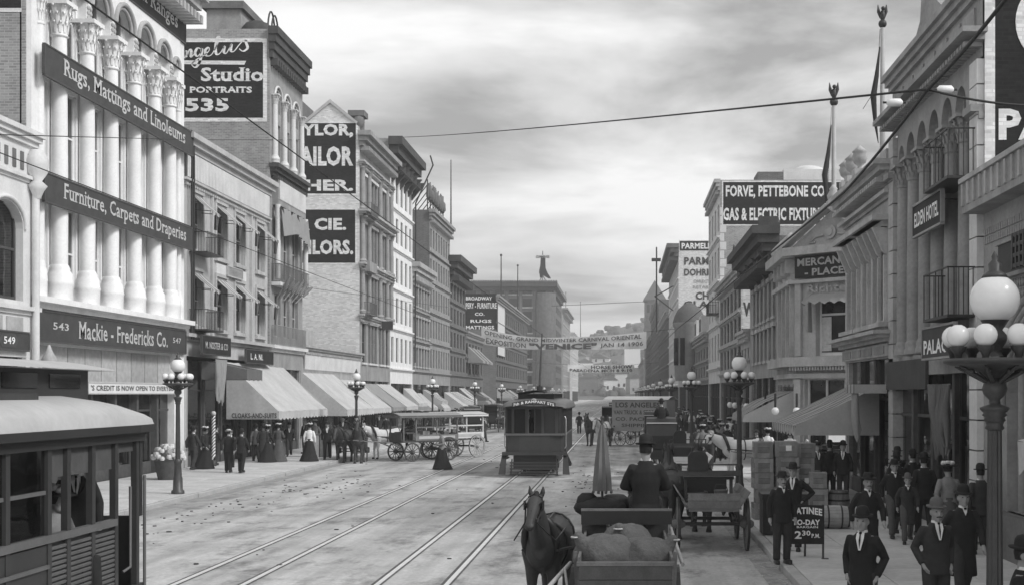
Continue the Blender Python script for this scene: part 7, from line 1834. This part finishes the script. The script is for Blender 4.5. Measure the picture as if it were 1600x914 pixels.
banner('street_banner', 'small far white banner announcing a horse show', 260, 887, 991, (569, 570, 569), (580, 582, 581), [('HORSE SHOW', .35, .97, .52, .95, .04), ('PASADENA MCH 8 9-10', .03, .97, .06, .45, .04)])
t = thing('billboard', 'bright white hoarding on the hill below the carnival banner', 'billboard', (PX(988, 690), 690, 12))
MB().box(-4.3, 4.3, -.2, .2, PZ(574, 690) - 12, PZ(545, 690) - 12).build('board', 'letter_white', t); MB().box(-3.5, -3.2, .2, .5, -8, 8).build('post', 'wood', t); MB().box(3.2, 3.5, .2, .5, -8, 8).build('post', 'wood', t)

# flagpoles with eagles and furled flags
def flagpole(x, d, zb, zt, label):
    t = thing('flagpole', label, 'flagpole', (PX(x, d), d, zb), group='flagpoles topped by eagles'); h = zt - zb; k = d / 36.0
    q = MB(); q.tube([(0, 0, -.5), (0, 0, h - .3 * k)], [.085 * k, .055 * k], 8); q.build('pole', 'frame_pale', t)
    q = MB(); q.ball((0, 0, h - .25 * k), .12 * k, 10, 8); q.ball((0, 0, h - .02 * k), (.08 * k, .09 * k, .16 * k), 8, 6)
    for s in (-1, 1): q.tube([(s * .05 * k, .05, h - .06 * k), (s * .1 * k, .06, h + .1 * k), (s * .12 * k, .06, h + .3 * k)], [.07 * k, .1 * k, .02 * k], 7, flat=(1, .5))
    q.ball((0, -.08 * k, h + .16 * k), .06 * k, 8, 6); q.build('eagle', 'iron', t)
    q = MB(); z0 = h - 1.7 * k; q.tube([(-.08 * k, 0, h - .9 * k), (-.16 * k, .03, z0), (-.26 * k, 0, z0 - .6 * k), (-.2 * k, .04, z0 - 1.3 * k), (-.12 * k, 0, z0 - 1.9 * k)], [.03 * k, .12 * k, .17 * k, .1 * k, .02 * k], 9, flat=(1, .5)); q.build('furled_flag', 'flag', t)
    q = MB(); q.tube([(-.07 * k, 0, h - .4 * k), (-.16 * k, 0, h * .5), (-.55 * k, 0, h * .35)], .008, 4); q.build('halyard', 'wire', t)
flagpole(1379, 36.8, 10.0, PZ(24, 36.8), 'tall pole with spread eagle and furled flag above the urn building')
flagpole(1303, 58, 8.6, PZ(146, 58), 'pole with folded eagle and furled flag behind the gabled corner')

# ================================================================ foreground wagon with sacks, driver, parasol and horses

# the wagon's tail is nearest (towards -Y), so it is turned half round and its horses stand beyond
fw = freight_wagon((.04, 16.6, 0), math.pi, 'heavy open wagon loaded with bulging sacks, driver facing away')
fw.scale = (.86, 1, 1)
for x, y, z, k, sc_, rz, lab in ((-.2, 15.68, .95, 0, .92, .25, 'bulging burlap sack lying beside the wagon left board'), (.3, 15.7, .95, 1, .86, 2.7, 'bulging burlap sack lying at the wagon right board'), (.05, 16.4, .95, 2, 1.0, 1.2, 'burlap sack half hidden behind the two front sacks')):
    t = thing('sack', lab, 'sack', (x, y, z), rz, 'sacks on the foreground wagon'); t.scale = (sc_, sc_, sc_)
    obj('bag', skinned(('sack', k), 'sack'), t); q = MB(); q.tube([(-.43 + .05 * math.cos(a), -.06 + .05 * math.sin(a), .66) for a in [i * .7 for i in range(10)]], .012, 5); q.build('tie', 'straw', t)
person((.33, 17.85, 1.66), math.pi, 'sit', 'suit_black', 'suit_dark', 'bowler', 'felt_black', label='driver in black coat and round hat sitting with his back turned on the sack wagon', h=1.12)
t = thing('parasol', 'tall closed striped parasol standing on the sack wagon', 'parasol', (PX(941, 18.3), 18.3, .93))
q = MB(); n = 16
q.loft([[((r_ * (1 if i % 2 else .72)) * math.cos(2 * math.pi * i / n), (r_ * (1 if i % 2 else .72)) * math.sin(2 * math.pi * i / n), z) for i in range(n)] for r_, z in ((.15, .98), (.145, 1.1), (.115, 1.4), (.07, 1.75), (.03, 1.92))], smooth=False); q.build('canopy', 'parasol', t)
q = MB(); q.tube([(0, 0, 0), (0, 0, 2.0)], .018, 6); q.ball((0, 0, 2.02), .03, 8, 6); q.build('pole', 'wood_dark', t)
q = MB()
for i in range(8): a = 2 * math.pi * (i + .5) / 8; q.ball((.14 * math.cos(a), .14 * math.sin(a), .96), .022, 6, 4)
q.build('rib_tips', 'wood_dark', t)
t = thing('blanket_bundle', 'dark blanket bundle heaped before the driver on the sack wagon', 'blanket', (-.3, 18.4, 1.6)); q = MB(); q.ball((0, 0, .06), (.4, .3, .16), 14, 8); q.ball((.2, .1, .1), (.25, .25, .16), 10, 6); q.ball((-.2, 0, .14), (.16, .15, .15), 10, 6); q.build('blanket', 'blanket', t)
nh = horse((-1.08, 18.7, 0), R(-6), 'hide_dark', 0, 0, 'dark horse facing the viewer beside the sack wagon', 'horses in the street', h=.95)
for s in (-1, 1): MB().ball((s * .118, -1.25, 1.885), (.014, .02, .018), 8, 6).build('eye', 'leather', nh)
q = MB(); q.tube([(0, -1.03, 2.03), (.02, -1.16, 2.02), (.01, -1.28, 1.93)], [.03, .045, .01], 7); q.build('forelock', 'hair_dark', nh)
q = MB(); q.tube([(-.09, -1.5, 1.63), (-.3, -1.2, 1.35), (-.33, -.4, 1.45)], .012, 5); q.tube([(.09, -1.5, 1.63), (.3, -1.2, 1.35), (.33, -.4, 1.45)], .012, 5); q.build('reins', 'leather', nh)
horse((.1, 21.2, 0), R(6), 'hide_dark', 0, 0, 'dark horse mostly hidden behind the sack wagon driver', 'horses in the street', h=.96)

# second wagon at the kerb and its neighbours
spring_wagon((1.9, 27.9, 0), math.pi, 'open spring wagon with padded seat parked at the kerb by the crates', True)
horse((1.9, 31.2, 0), math.pi, 'hide_brown', 0, 0, 'brown horse harnessed to the open spring wagon, tail to viewer', 'horses in the street')
t = thing('bucket', 'grey metal pail standing in the open spring wagon', 'bucket', (2.1, 27.2, .92)); MB().lathe([(.12, 0), (.15, .32), (.155, .33), (.14, .32), (.11, .02)], 14).build('pail', 'car_trim', t); q = MB(); q.tube([(-.15, 0, .32), (-.1, .0, .45), (.1, 0, .45), (.15, 0, .32)], .008, 5); q.build('handle', 'iron', t)
t = thing('tool_heap', 'dark coil of harness lying in the open spring wagon', 'harness', (1.6, 27.2, .92)); q = MB(); q.tube([(.2 * math.cos(a), .16 * math.sin(a), .05 + .012 * a) for a in [i * .5 for i in range(40)]], .03, 6); q.build('strap', 'leather', t)
horse((1.12, 29.8, 0), math.pi, 'hide_dark', 0, 0, 'dark horse with cropped head seen from behind, left of the open wagon', 'horses in the street')
buggy((1.12, 32.9, 0), math.pi, 'open black buggy before the dark horse with its seat turned away', hood=False, group='carriages in the street')
buggy((1.5, 49.2, 0), math.pi, 'black hooded carriage seen from behind with driver on top', True, 'carriages in the street', True)
person((1.5, 48.8, 2.2), math.pi, 'sit', 'suit_black', hat='bowler', label='driver in black sitting high on the hooded carriage', h=.95)
horse((1.5, 52.3, 0), math.pi, 'hide_dark', 1, 0, 'dark horse drawing the hooded carriage away', 'horses in the street')
horse((4.5, 46.8, .12), R(-82), 'hide_white', 0, 1, 'white horse standing sideways at the alley mouth', 'horses in the street')
buggy((7.1, 46.6, .12), R(-82), 'open cart harnessed to the white horse at the alley mouth', False, 'carriages in the street')
spring_wagon((2.2, 43.2, 0), math.pi, 'white open cart with dark grille beyond the open spring wagon', False, body='board_white')

# big removal van, lettered on its side
t = thing('removal_van', 'large pale removal van with rows of dark lettering on its side', 'van', (1.35, 80, 0), R(-112)); t.scale = (.82, .82, .95)
MB().box(-1.0, 1.0, -2.2, 2.2, 1.0, 3.05).build('body', 'canvas_grey', t); q = MB(); k = 8; q.loft([[(-1.1 + 2.2 * i / k, y, 3.06 + .22 * math.sin(math.pi * i / k)) for i in range(k + 1)] for y in (-2.9, 2.4)], closed=False); q.build('roof', 'canvas', t)
for s in (-1, 1): wheel(t, (s * 1.06, 1.4, .6), .58, 'wood', 14); wheel(t, (s * 1.06, -1.5, .5), .48, 'wood', 12)
MB().box(-1.0, 1.0, -2.8, -2.2, 1.0, 1.5).build('driver_box', 'wood', t)
for tx, a0, a1, z, h_, bo in (('LOS ANGELES', -1.9, 1.7, 2.55, .34, .03), ('VAN TRUCK & STORAGE', -2.05, 1.9, 2.1, .28, .02), ('CO. PACKING', -1.9, 1.6, 1.68, .24, .02), ('SHIPPING', -1.4, 1.2, 1.28, .22, .02)):
    letters(t, tx, (1.0, a0, z), (0, 1, 0), a1 - a0, h_, 'letter_dark', bold=bo, t=.02)
# opposite side wall faces the camera when turned
horse((-1.2, 79.6, 0), R(-20), 'hide_white', 1, 1, 'white horse of the removal van', 'horses in the street')
horse((-1.9, 80.8, 0), R(-16), 'hide_dark', 1, 0, 'dark horse of the removal van', 'horses in the street')

# left side: canopy wagons, buggy and horses by the awnings
canopy_wagon((-9.75, 63.0, 0), R(-48), 'roofed delivery wagon with open sides standing off the awning kerb', False, 'delivery wagons')
canopy_wagon((-8.7, 66.0, 0), R(-38), 'pale roofed delivery wagon just beyond the other one', True, 'delivery wagons')
horse((-11.9, 64.6, 0), R(-55), 'hide_white', 0, 1, 'white-rumped horse drawing the roofed delivery wagon', 'horses in the street')
buggy((-13.2, 62.8, 0), R(12), 'low black buggy at the kerb under the awnings', False, 'carriages in the street')
horse((-12.5, 60.8, 0), R(8), 'hide_brown', 0, 0, 'brown horse with white blaze facing the viewer at the awning kerb', 'horses in the street')
q = MB(); q.loft([[(-.035, -1.26, 1.96), (.035, -1.26, 1.96)], [(-.045, -1.37, 1.86), (.045, -1.37, 1.86)], [(-.04, -1.52, 1.66), (.04, -1.52, 1.66)]], closed=False); q.build('blaze', 'hide_white', bpy.data.objects[[o.name for o in bpy.data.objects if o.get('label', '').startswith('brown horse with white blaze')][0]])
horse((-13.3, 61.2, 0), R(-4), 'hide_dark', 0, 1, 'dark horse harnessed next to the blazed horse at the awning kerb', 'horses in the street')

# distant traffic
r = random.Random(5)
far = [(-.9, 92, 0, 'b'), (1.2, 98, 3.14, 'c'), (-10.8, 92, 3.3, 'b'), (-11.8, 100, 3.2, 'c'), (-11.2, 109, .1, 'b'), (-11.6, 118, 3.1, 'c'), (-11.0, 128, .2, 'b'), (1.6, 108, 3.1, 'b'), (1.2, 120, .0, 'c'), (-.8, 132, 3.14, 'b'), (1.7, 66, 3.14, 'b'), (-11.4, 140, 3.0, 'c'), (-.5, 160, 0, 'b')]
LBL = ['black buggy with raised hood far along the roadway', 'roofed wagon far along the roadway']
for i, (x, y, rz, k) in enumerate(far):
    where = 'at the kerb ' + mark(y, 1) if x > 0 else ('at the kerb ' + mark(y, -1) if x < -9 else 'in mid roadway level ' + mark(y, 1).replace('before', 'with').replace('below', 'with'))
    if k == 'b': buggy((x, y, 0), rz, 'distant black hooded buggy ' + where, True, 'distant carriages')
    else: canopy_wagon((x, y, 0), rz, 'distant roofed wagon ' + where, i % 2 == 0, 'distant wagons')
    horse((x - 2.9 * math.sin(-rz) * -1, y - 2.9 * math.cos(rz), 0), rz, r.choice(['hide_dark', 'hide_brown']), 1, r.choice([0, 1]), 'distant harnessed horse ' + where, 'distant horses')
# cyclist
t = thing('bicycle', 'black bicycle ridden towards the viewer beside the rails', 'bicycle', (-.75, 80, 0), R(5))
for y in (.55, -.55):
    q = MB(); q.tube([(0, y + .34 * math.cos(a), .35 + .34 * math.sin(a)) for a in [2 * math.pi * i / 20 for i in range(21)]], .018, 6)
    for i in range(10): a = math.pi * i / 5; q.tube([(0, y, .35), (0, y + .33 * math.cos(a), .35 + .33 * math.sin(a))], .004, 3)
    q.build('wheel', 'iron', t)
q = MB()
for a, b in (((0, .55, .35), (0, .1, .3)), ((0, .1, .3), (0, .2, .85)), ((0, .1, .3), (0, -.4, .8)), ((0, .2, .85), (0, -.38, .85)), ((0, -.4, .92), (0, -.55, .35)), ((0, .55, .35), (0, .2, .85))): q.tube([a, b], .018, 6)
q.build('frame', 'iron', t); MB().tube([(-.24, -.35, 1.0), (0, -.42, 1.0), (.24, -.35, 1.0)], .015, 6).build('handlebar', 'iron', t); MB().ball((0, .22, .92), (.09, .14, .04), 10, 6).build('saddle', 'leather', t)
person((-.75, 80.2, .95), R(5), 'pedal', 'suit_black', 'suit_dark', 'cap', 'felt_pale', label='cyclist in dark suit and white cap riding towards the viewer')

# ================================================================ crates, barrels, sign board on the right pavement
def crate(loc, w_, d_, h_, rz, lab):
    t = thing('crate', lab, 'crate', loc, rz, 'wooden crates stacked on the pavement')
    MB().box(-w_ / 2 + .02, w_ / 2 - .02, -d_ / 2 + .02, d_ / 2 - .02, .01, h_ - .02).build('box', 'wood_dark', t)
    n = 3; bh = h_ / n
    for i in range(n):
        z0, z1 = i * bh + .004, (i + 1) * bh - .004
        MB().box(-w_ / 2, w_ / 2, -d_ / 2, -d_ / 2 + .018, z0, z1).build('board', 'wood_crate', t)
        MB().box(-w_ / 2, -w_ / 2 + .018, -d_ / 2 + .02, d_ / 2, z0, z1).build('board', 'wood_crate', t)
        MB().box(w_ / 2 - .018, w_ / 2, -d_ / 2 + .02, d_ / 2, z0, z1).build('board', 'wood_crate', t)
    for i in range(3): y0 = -d_ / 2 + i * d_ / 3; MB().box(-w_ / 2, w_ / 2, y0 + .004, y0 + d_ / 3 - .004, h_ - .018, h_ + .001).build('board', 'wood_crate', t)
    for s in (-1, 1): MB().box(s * (w_ / 2 - .05) - .04, s * (w_ / 2 - .05) + .04, -d_ / 2 - .014, -d_ / 2 - .001, .01, h_ - .01).build('batten', 'wood_crate', t)
    MB().box(-.02, .12, -d_ / 2 - .003, -d_ / 2 - .0005, h_ * .4, h_ * .75).build('paper_label', 'letter_white', t) if rnd.random() < .25 else None
lev = ['bottom', 'second', 'third', 'fourth', 'topmost']
for ci, (x, y, w_, d_, hs, nm) in enumerate(((3.55, 32.2, .48, .6, (.4, .36, .4, .36, .4), 'the crate pile beside the kerb lamp'), (4.08, 32.0, .55, .6, (.42, .4, .38, .36, .38), 'the middle crate pile'), (4.6, 32.3, .46, .55, (.38, .36, .38, .4, .36), 'the crate pile towards the shops'))):
    z = .15
    for k, h_ in enumerate(hs):
        crate((x + rnd.uniform(-.03, .03), y + rnd.uniform(-.04, .04), z), w_, d_, h_, rnd.uniform(-.05, .05), lev[k] + ' wooden crate of ' + nm); z += h_ + .004
crate((4.75, 31.2, .15), .5, .5, .4, .2, 'single wooden crate on the pavement in front of the crate piles'); crate((4.75, 31.25, .56), .46, .5, .42, .05, 'upper wooden crate on the single one by the barrels'); crate((4.78, 31.25, .99), .42, .45, .38, -.1, 'small wooden crate on top of the short stack by the barrels')
def barrel(loc, lab, lie=False, mat='wood', r_=.27, h_=.78):
    t = thing('barrel', lab, 'barrel', loc, 0, 'barrels on the pavement')
    n = 18; prof = [(r_ * .84, 0), (r_ * .97, h_ * .25), (r_, h_ * .5), (r_ * .97, h_ * .75), (r_ * .84, h_)]
    def fx(a, b, c): return (c - h_ / 2, a, b + r_) if lie else (a, b, c)
    for i in range(n):
        a0, a1 = 2 * math.pi * i / n + .015, 2 * math.pi * (i + 1) / n - .015
        q = MB(); q.loft([[fx(rr * math.cos(a), rr * math.sin(a), z) for a, rr in ((a0, rad), (a1, rad), (a1, rad - .025), (a0, rad - .025))] for rad, z in prof], smooth=False); q.build('stave', mat, t)
    for z in (h_ * .08, h_ * .3, h_ * .7, h_ * .92):
        q = MB(); rr = r_ * (.89 if z < h_ * .2 or z > h_ * .8 else .985) + .006; k = 20
        q.loft([[fx(x * rr, y * rr, z + dz_) for x, y in [(math.cos(2 * math.pi * i / k), math.sin(2 * math.pi * i / k)) for i in range(k)]] for dz_ in (-.02, .02)], cap=False); q.build('hoop', 'iron', t)
    for z in (.03, h_ - .03):
        q = MB(); q.add([fx(r_ * .83 * math.cos(2 * math.pi * i / 18), r_ * .83 * math.sin(2 * math.pi * i / 18), z) for i in range(18)], [tuple(range(18))]); q.build('head', 'wood_pale' if z > .1 else mat, t)
barrel((5.3, 31.3, .15), 'upright wooden barrel next to the lying one on the pavement')
barrel((4.95, 29.9, .15), 'wooden barrel lying on its side behind the matinee board', True, 'wood_pale')
barrel((4.95, 32.9, .15), 'dark upright barrel close behind the crate stacks', False, 'wood_dark', .32, .85)
t = thing('packing_case', 'pale box standing on the dark barrel by the crates', 'box', (4.9, 32.9, 1.0)); MB().box(-.17, .17, -.15, .15, 0, .3).build('carton', 'wood_pale', t); MB().box(-.175, .175, -.155, .155, .3, .32).build('lid', 'wood', t)
t = thing('trunk', 'large black trunk standing on the pavement edge behind the two men', 'trunk', (3.62, 28.7, .15)); MB().box(-.5, .5, -.35, .35, .02, .8).build('case', 'leather', t); MB().box(-.52, .52, -.37, .37, .8, .92).build('lid', 'leather', t)
for x in (-.3, .3): MB().box(x - .03, x + .03, -.385, -.35, .1, .9).build('strap', 'wood_dark', t)
t = thing('sandwich_board', 'black easel board lettered TO-DAY 2.30 standing on the pavement', 'sign board', (3.53, 24.4, .15), R(-4))
MB().box(-.36, .32, -.02, .02, .28, 1.02).build('panel', 'sign_black', t)
for x in (-.34, .3): MB().box(x - .02, x + .02, -.01, .03, 0, 1.03).build('leg', 'wood_dark', t)
MB().beam((-.02, .35, 0), (-.02, .03, .98), .04, .03).build('prop', 'wood_dark', t); MB().box(.27, .4, -.05, .03, 0, .015).build('foot', 'wood_dark', t)
for tx, a0, a1, z0, z1, bo in (('MATINEE', -.32, .28, .82, .95, .035), ('TO-DAY', -.28, .24, .64, .75, .035), ('BARGAIN', -.2, .2, .585, .625, .02), ('2', -.24, -.11, .38, .53, .03), ('30', -.1, .06, .44, .54, .03), ('P.M.', .08, .24, .4, .48, .03)):
    letters(t, tx, (a0, -.02, z0), (1, 0, 0), a1 - a0, z1 - z0, 'letter_white', bold=bo, t=.006, curve=(lambda a: .035 * math.sin(math.pi * a)) if tx == 'MATINEE' else None)
for i, (x, y) in enumerate(((3.7, 42.6), (3.95, 44.0))):
    pass

# ================================================================ people
P = person; B = math.pi
G = 'pedestrians on the shaded pavement'
P((2.96, 23.7, .15), R(10), 'stand', 'suit_black', 'suit_dark', 'fedora', 'felt_black', coat=False, vest=True, label='man in dark buttoned coat and soft hat on the kerb beside the matinee board', h=.97, near=True, tash=True, group=G)
P((3.42, 25.6, .15), R(-15), 'akimbo', 'suit_black', 'suit_dark', 'fedora', 'felt_black', label='man with hand on hip behind the man at the matinee board', h=1.0, near=True, group=G)
P((2.99, 15.9, .15), R(-28), 'pockets', 'suit_black', 'suit_dark', 'bowler', 'felt_black', label='man in bowler and bow tie with hands in pockets at the kerb edge', h=.98, near=True, group=G)
P((4.3, 22.4, .15), R(4), 'walk', 'suit_black', 'suit_black', 'fedora', 'felt_black', coat=True, label='man in long black overcoat walking towards the viewer past the barrels', near=True, tash=True, group=G)
P((5.95, 28.0, .15), R(2), 'walk', 'suit_black', 'suit_grey', 'fedora', 'felt_black', coat=True, label='man striding in short overcoat and grey trousers before the shop piers', near=True, group=G, h=.97)
P((6.35, 29.6, .15), B, 'stroll', 'suit_black', 'suit_black', 'bowler', 'felt_black', label='bare-necked man walking away beside the shop piers', group=G, h=1.02)
P((6.0, 26.9, .15), R(-6), 'walk', 'suit_dark', 'suit_grey', 'bowler', 'felt_grey', coat=True, label='boy in knee coat and round hat among the walkers', group=G, h=.83, near=True)
P((6.65, 28.2, .15), B, 'stroll', 'suit_black', 'suit_black', 'bowler', 'felt_black', label='broad man in black seen from behind near the hotel windows', group=G, h=1.04)
P((6.62, 26.0, .15), B, 'stroll', 'suit_light', woman=True, skirt='suit_grey', hat='lady', hatm='felt_black', label='woman in light grey jacket and flowered hat walking away', group=G, h=1.0)
P((7.0, 25.0, .15), B, 'stroll', 'suit_dark', 'suit_black', 'bowler', 'felt_black', label='man in dark suit walking away beside the woman with the flowered hat', group=G)
P((4.12, 16.8, .15), R(8), 'pockets', 'suit_dark', 'suit_dark', 'bowler', 'felt_grey', label='man in pale bowler and open jacket with hands in pockets', near=True, tash=True, group=G)
P((4.98, 18.7, .15), R(2), 'walk', 'suit_black', 'suit_dark', 'bowler', 'felt_black', coat=True, label='man in open black overcoat walking behind the pale bowler', near=True, group=G, h=1.02)
P((3.86, 12.3, .15), R(60), 'stand', 'suit_black', 'suit_dark', 'bowler', 'felt_black', label='man in shiny bowler close by the foot of the great cluster lamp', near=True, group=G)
P((5.62, 37.0, .15), R(20), 'stand', 'suit_dark', 'suit_dark', 'fedora', 'felt_black', label='man in dark suit standing under the striped awning by the poster', group=G)
P((6.1, 37.6, .15), B, 'stand', 'suit_black', 'suit_black', 'bowler', 'felt_black', label='man with back turned under the striped awning', group=G)
P((6.42, 37.2, .15), R(-12), 'stand', 'suit_black', 'suit_dark', 'bowler', 'felt_black', label='man with white shirt front under the striped awning', group=G)
for x, y, lab in ((7.15, 31.5, 'man in bowler looking into the shop window under the hotel'), (7.1, 33.0, 'man in dark hat by the far pier of the hotel shop')):
    P((x, y, .15), R(200), 'stand', 'suit_black', 'suit_dark', 'bowler', label=lab, group=G)
# alley mouth and beyond, shaded side
TONE = {'suit_black': 'black', 'suit_dark': 'dark', 'suit_grey': 'grey', 'suit_light': 'light grey', 'shirt': 'white'}
def extra(x, y, r, side, group, i):
    wm = r.random() < .32; ps = 'stroll' if wm else r.choice(['stand', 'walk', 'stroll']); away = r.random() < .5
    j = r.choice(['suit_black', 'suit_dark', 'suit_grey']) if not wm else r.choice(['shirt', 'suit_grey', 'suit_light', 'suit_black'])
    ht = 'lady' if wm else r.choice(['bowler', 'fedora', 'bowler', 'boater' if i % 4 == 0 else 'cap'])
    lab = ('woman' if wm else 'man') + ' in ' + TONE[j] + (' blouse' if wm else ' suit') + {'lady': '', 'bowler': ' and bowler', 'fedora': ' and soft hat', 'boater': ' and straw hat', 'cap': ' and cap'}[ht] + (' standing' if ps == 'stand' else ' walking') + (' away ' if away and ps != 'stand' else ' ') + mark(y, side)
    person((x, y, .15), (math.pi if away else 0) + r.uniform(-.5, .5), ps, j, 'suit_dark', ht, 'felt_pale' if ht == 'boater' else 'felt_black', woman=wm, skirt=r.choice(['suit_black', 'suit_grey']), label=lab, group=group, h=r.uniform(.94, 1.03))
r = random.Random(11)
for i in range(48):
    extra(r.uniform(3.4, 6.9), 46 + i * 1.9 + r.uniform(-1, 1), r, 1, 'distant crowd on the shaded pavement', i)
# awning side
G2 = 'pedestrians below the awnings'
P((-15.62, 50.8, .15), B + .1, 'stroll', 'suit_black', 'suit_black', 'boater', 'felt_pale', label='man in straw boater walking away beside a companion', group=G2)
P((-15.05, 50.6, .15), B - .1, 'stroll', 'suit_black', 'suit_black', 'bowler', 'felt_black', label='man in black walking away beside the straw boater', group=G2)
P((-17.4, 53.4, .15), R(80), 'stroll', 'suit_black', woman=True, skirt='suit_black', hat='lady', label='woman in long black dress by the dark shop entrance', group=G2)
P((-16.4, 58.5, .15), B, 'stand', 'suit_dark', 'suit_dark', 'bowler', label='man in long coat looking under the cloaks awning', coat=True, group=G2)
P((-15.9, 59.2, .15), B, 'carry', 'suit_grey', woman=True, skirt='suit_grey', hat='lady', label='woman in grey beside the man under the cloaks awning', group=G2)
P((-14.5, 59.4, .15), B, 'stand', 'shirt', woman=True, skirt='suit_black', hat='lady', label='woman in white blouse and dark skirt on the pavement edge', group=G2)
P((-14.05, 61.0, .15), R(10), 'walk', 'suit_black', 'suit_black', 'fedora', label='man with white shirt front walking beside the woman in white blouse', group=G2, h=1.03)
t = thing('flower_stall', 'heap of pale cut flowers standing outside the furniture store', 'flowers', (-16.6, 46.8, .15))
q = MB(); q.lathe([(.35, 0), (.5, .7)], 14); q.build('tub', 'wood_dark', t); q = MB(); r2 = random.Random(2)
for i in range(60): a, e, rr = r2.uniform(0, 6.28), r2.uniform(0, 1.4), .55; q.ball((rr * math.cos(a) * math.cos(e), rr * math.sin(a) * math.cos(e), .75 + rr * math.sin(e) * .9), .1, 6, 4)
o_ = q.build('blooms', 'flower', t); o_['kind'] = 'stuff'
for i, (x, w_) in enumerate(((-15.3, .6), (-14.7, .5))):
    t = thing('display_box', 'pale shop display box standing under the awning edge' if i == 0 else 'grey shop display box next to the pale one', 'box', (x, 63.5, .15)); MB().box(-w_ / 2, w_ / 2, -.2, .2, 0, 1.1).build('case', 'wood_pale' if i == 0 else 'wood', t); MB().box(-w_ / 2 - .03, w_ / 2 + .03, -.23, .23, 1.1, 1.15).build('lid', 'wood', t)
for i in range(44):
    if i < 16: extra(r.uniform(-17.8, -16.2), 52 + i * 1.9 + r.uniform(-1, 1), r, -1, 'crowd below the awnings', i)
    else: extra(r.uniform(-17.6, -14.2), 80 + (i - 16) * 2.5 + r.uniform(-1, 1), r, -1, 'crowd below the awnings', i)
P((PX(690, 55.5), 55.5, 0), R(-70), 'carry', 'suit_light', woman=True, skirt='suit_black', hat='cap', hatm='felt_black', label='woman in grey jacket and wide black skirt crossing the roadway', h=.98)
P((PX(757, 87), 87, 0), R(60), 'walk', 'suit_dark', 'suit_dark', 'fedora', label='man in dark suit crossing the roadway beyond the canopy wagons')
P((PX(905, 105), 105, 0), B, 'stroll', 'suit_black', 'suit_black', 'bowler', label='man in black standing in the roadway beyond the far tram')
P((-13.0, 62.6, 1.3), 0.1, 'sit', 'suit_black', hat='cap', label='driver sitting in the low black buggy under the awnings')
P((-10.3, 62.4, 1.4), R(-48), 'sit', 'suit_dark', hat='bowler', label='driver sitting at the front of the roofed delivery wagon')
# ================================================================ the hazy air
hz = MB(); hz.box(-905, 905, -85, 1305, -2.5, 84)
hm = bpy.data.materials.new('haze'); hm.use_nodes = True
hm.node_tree.nodes.clear()
o_ = hm.node_tree.nodes.new('ShaderNodeOutputMaterial'); pv = hm.node_tree.nodes.new('ShaderNodeVolumePrincipled')
pv.inputs['Color'].default_value = (.82, .82, .82, 1); pv.inputs['Density'].default_value = 0.0007; pv.inputs['Anisotropy'].default_value = 0.2
hm.node_tree.links.new(pv.outputs[0], o_.inputs['Volume'])
tag(hz.build('haze', hm), 'grey smoky air filling the whole street', kind='stuff')
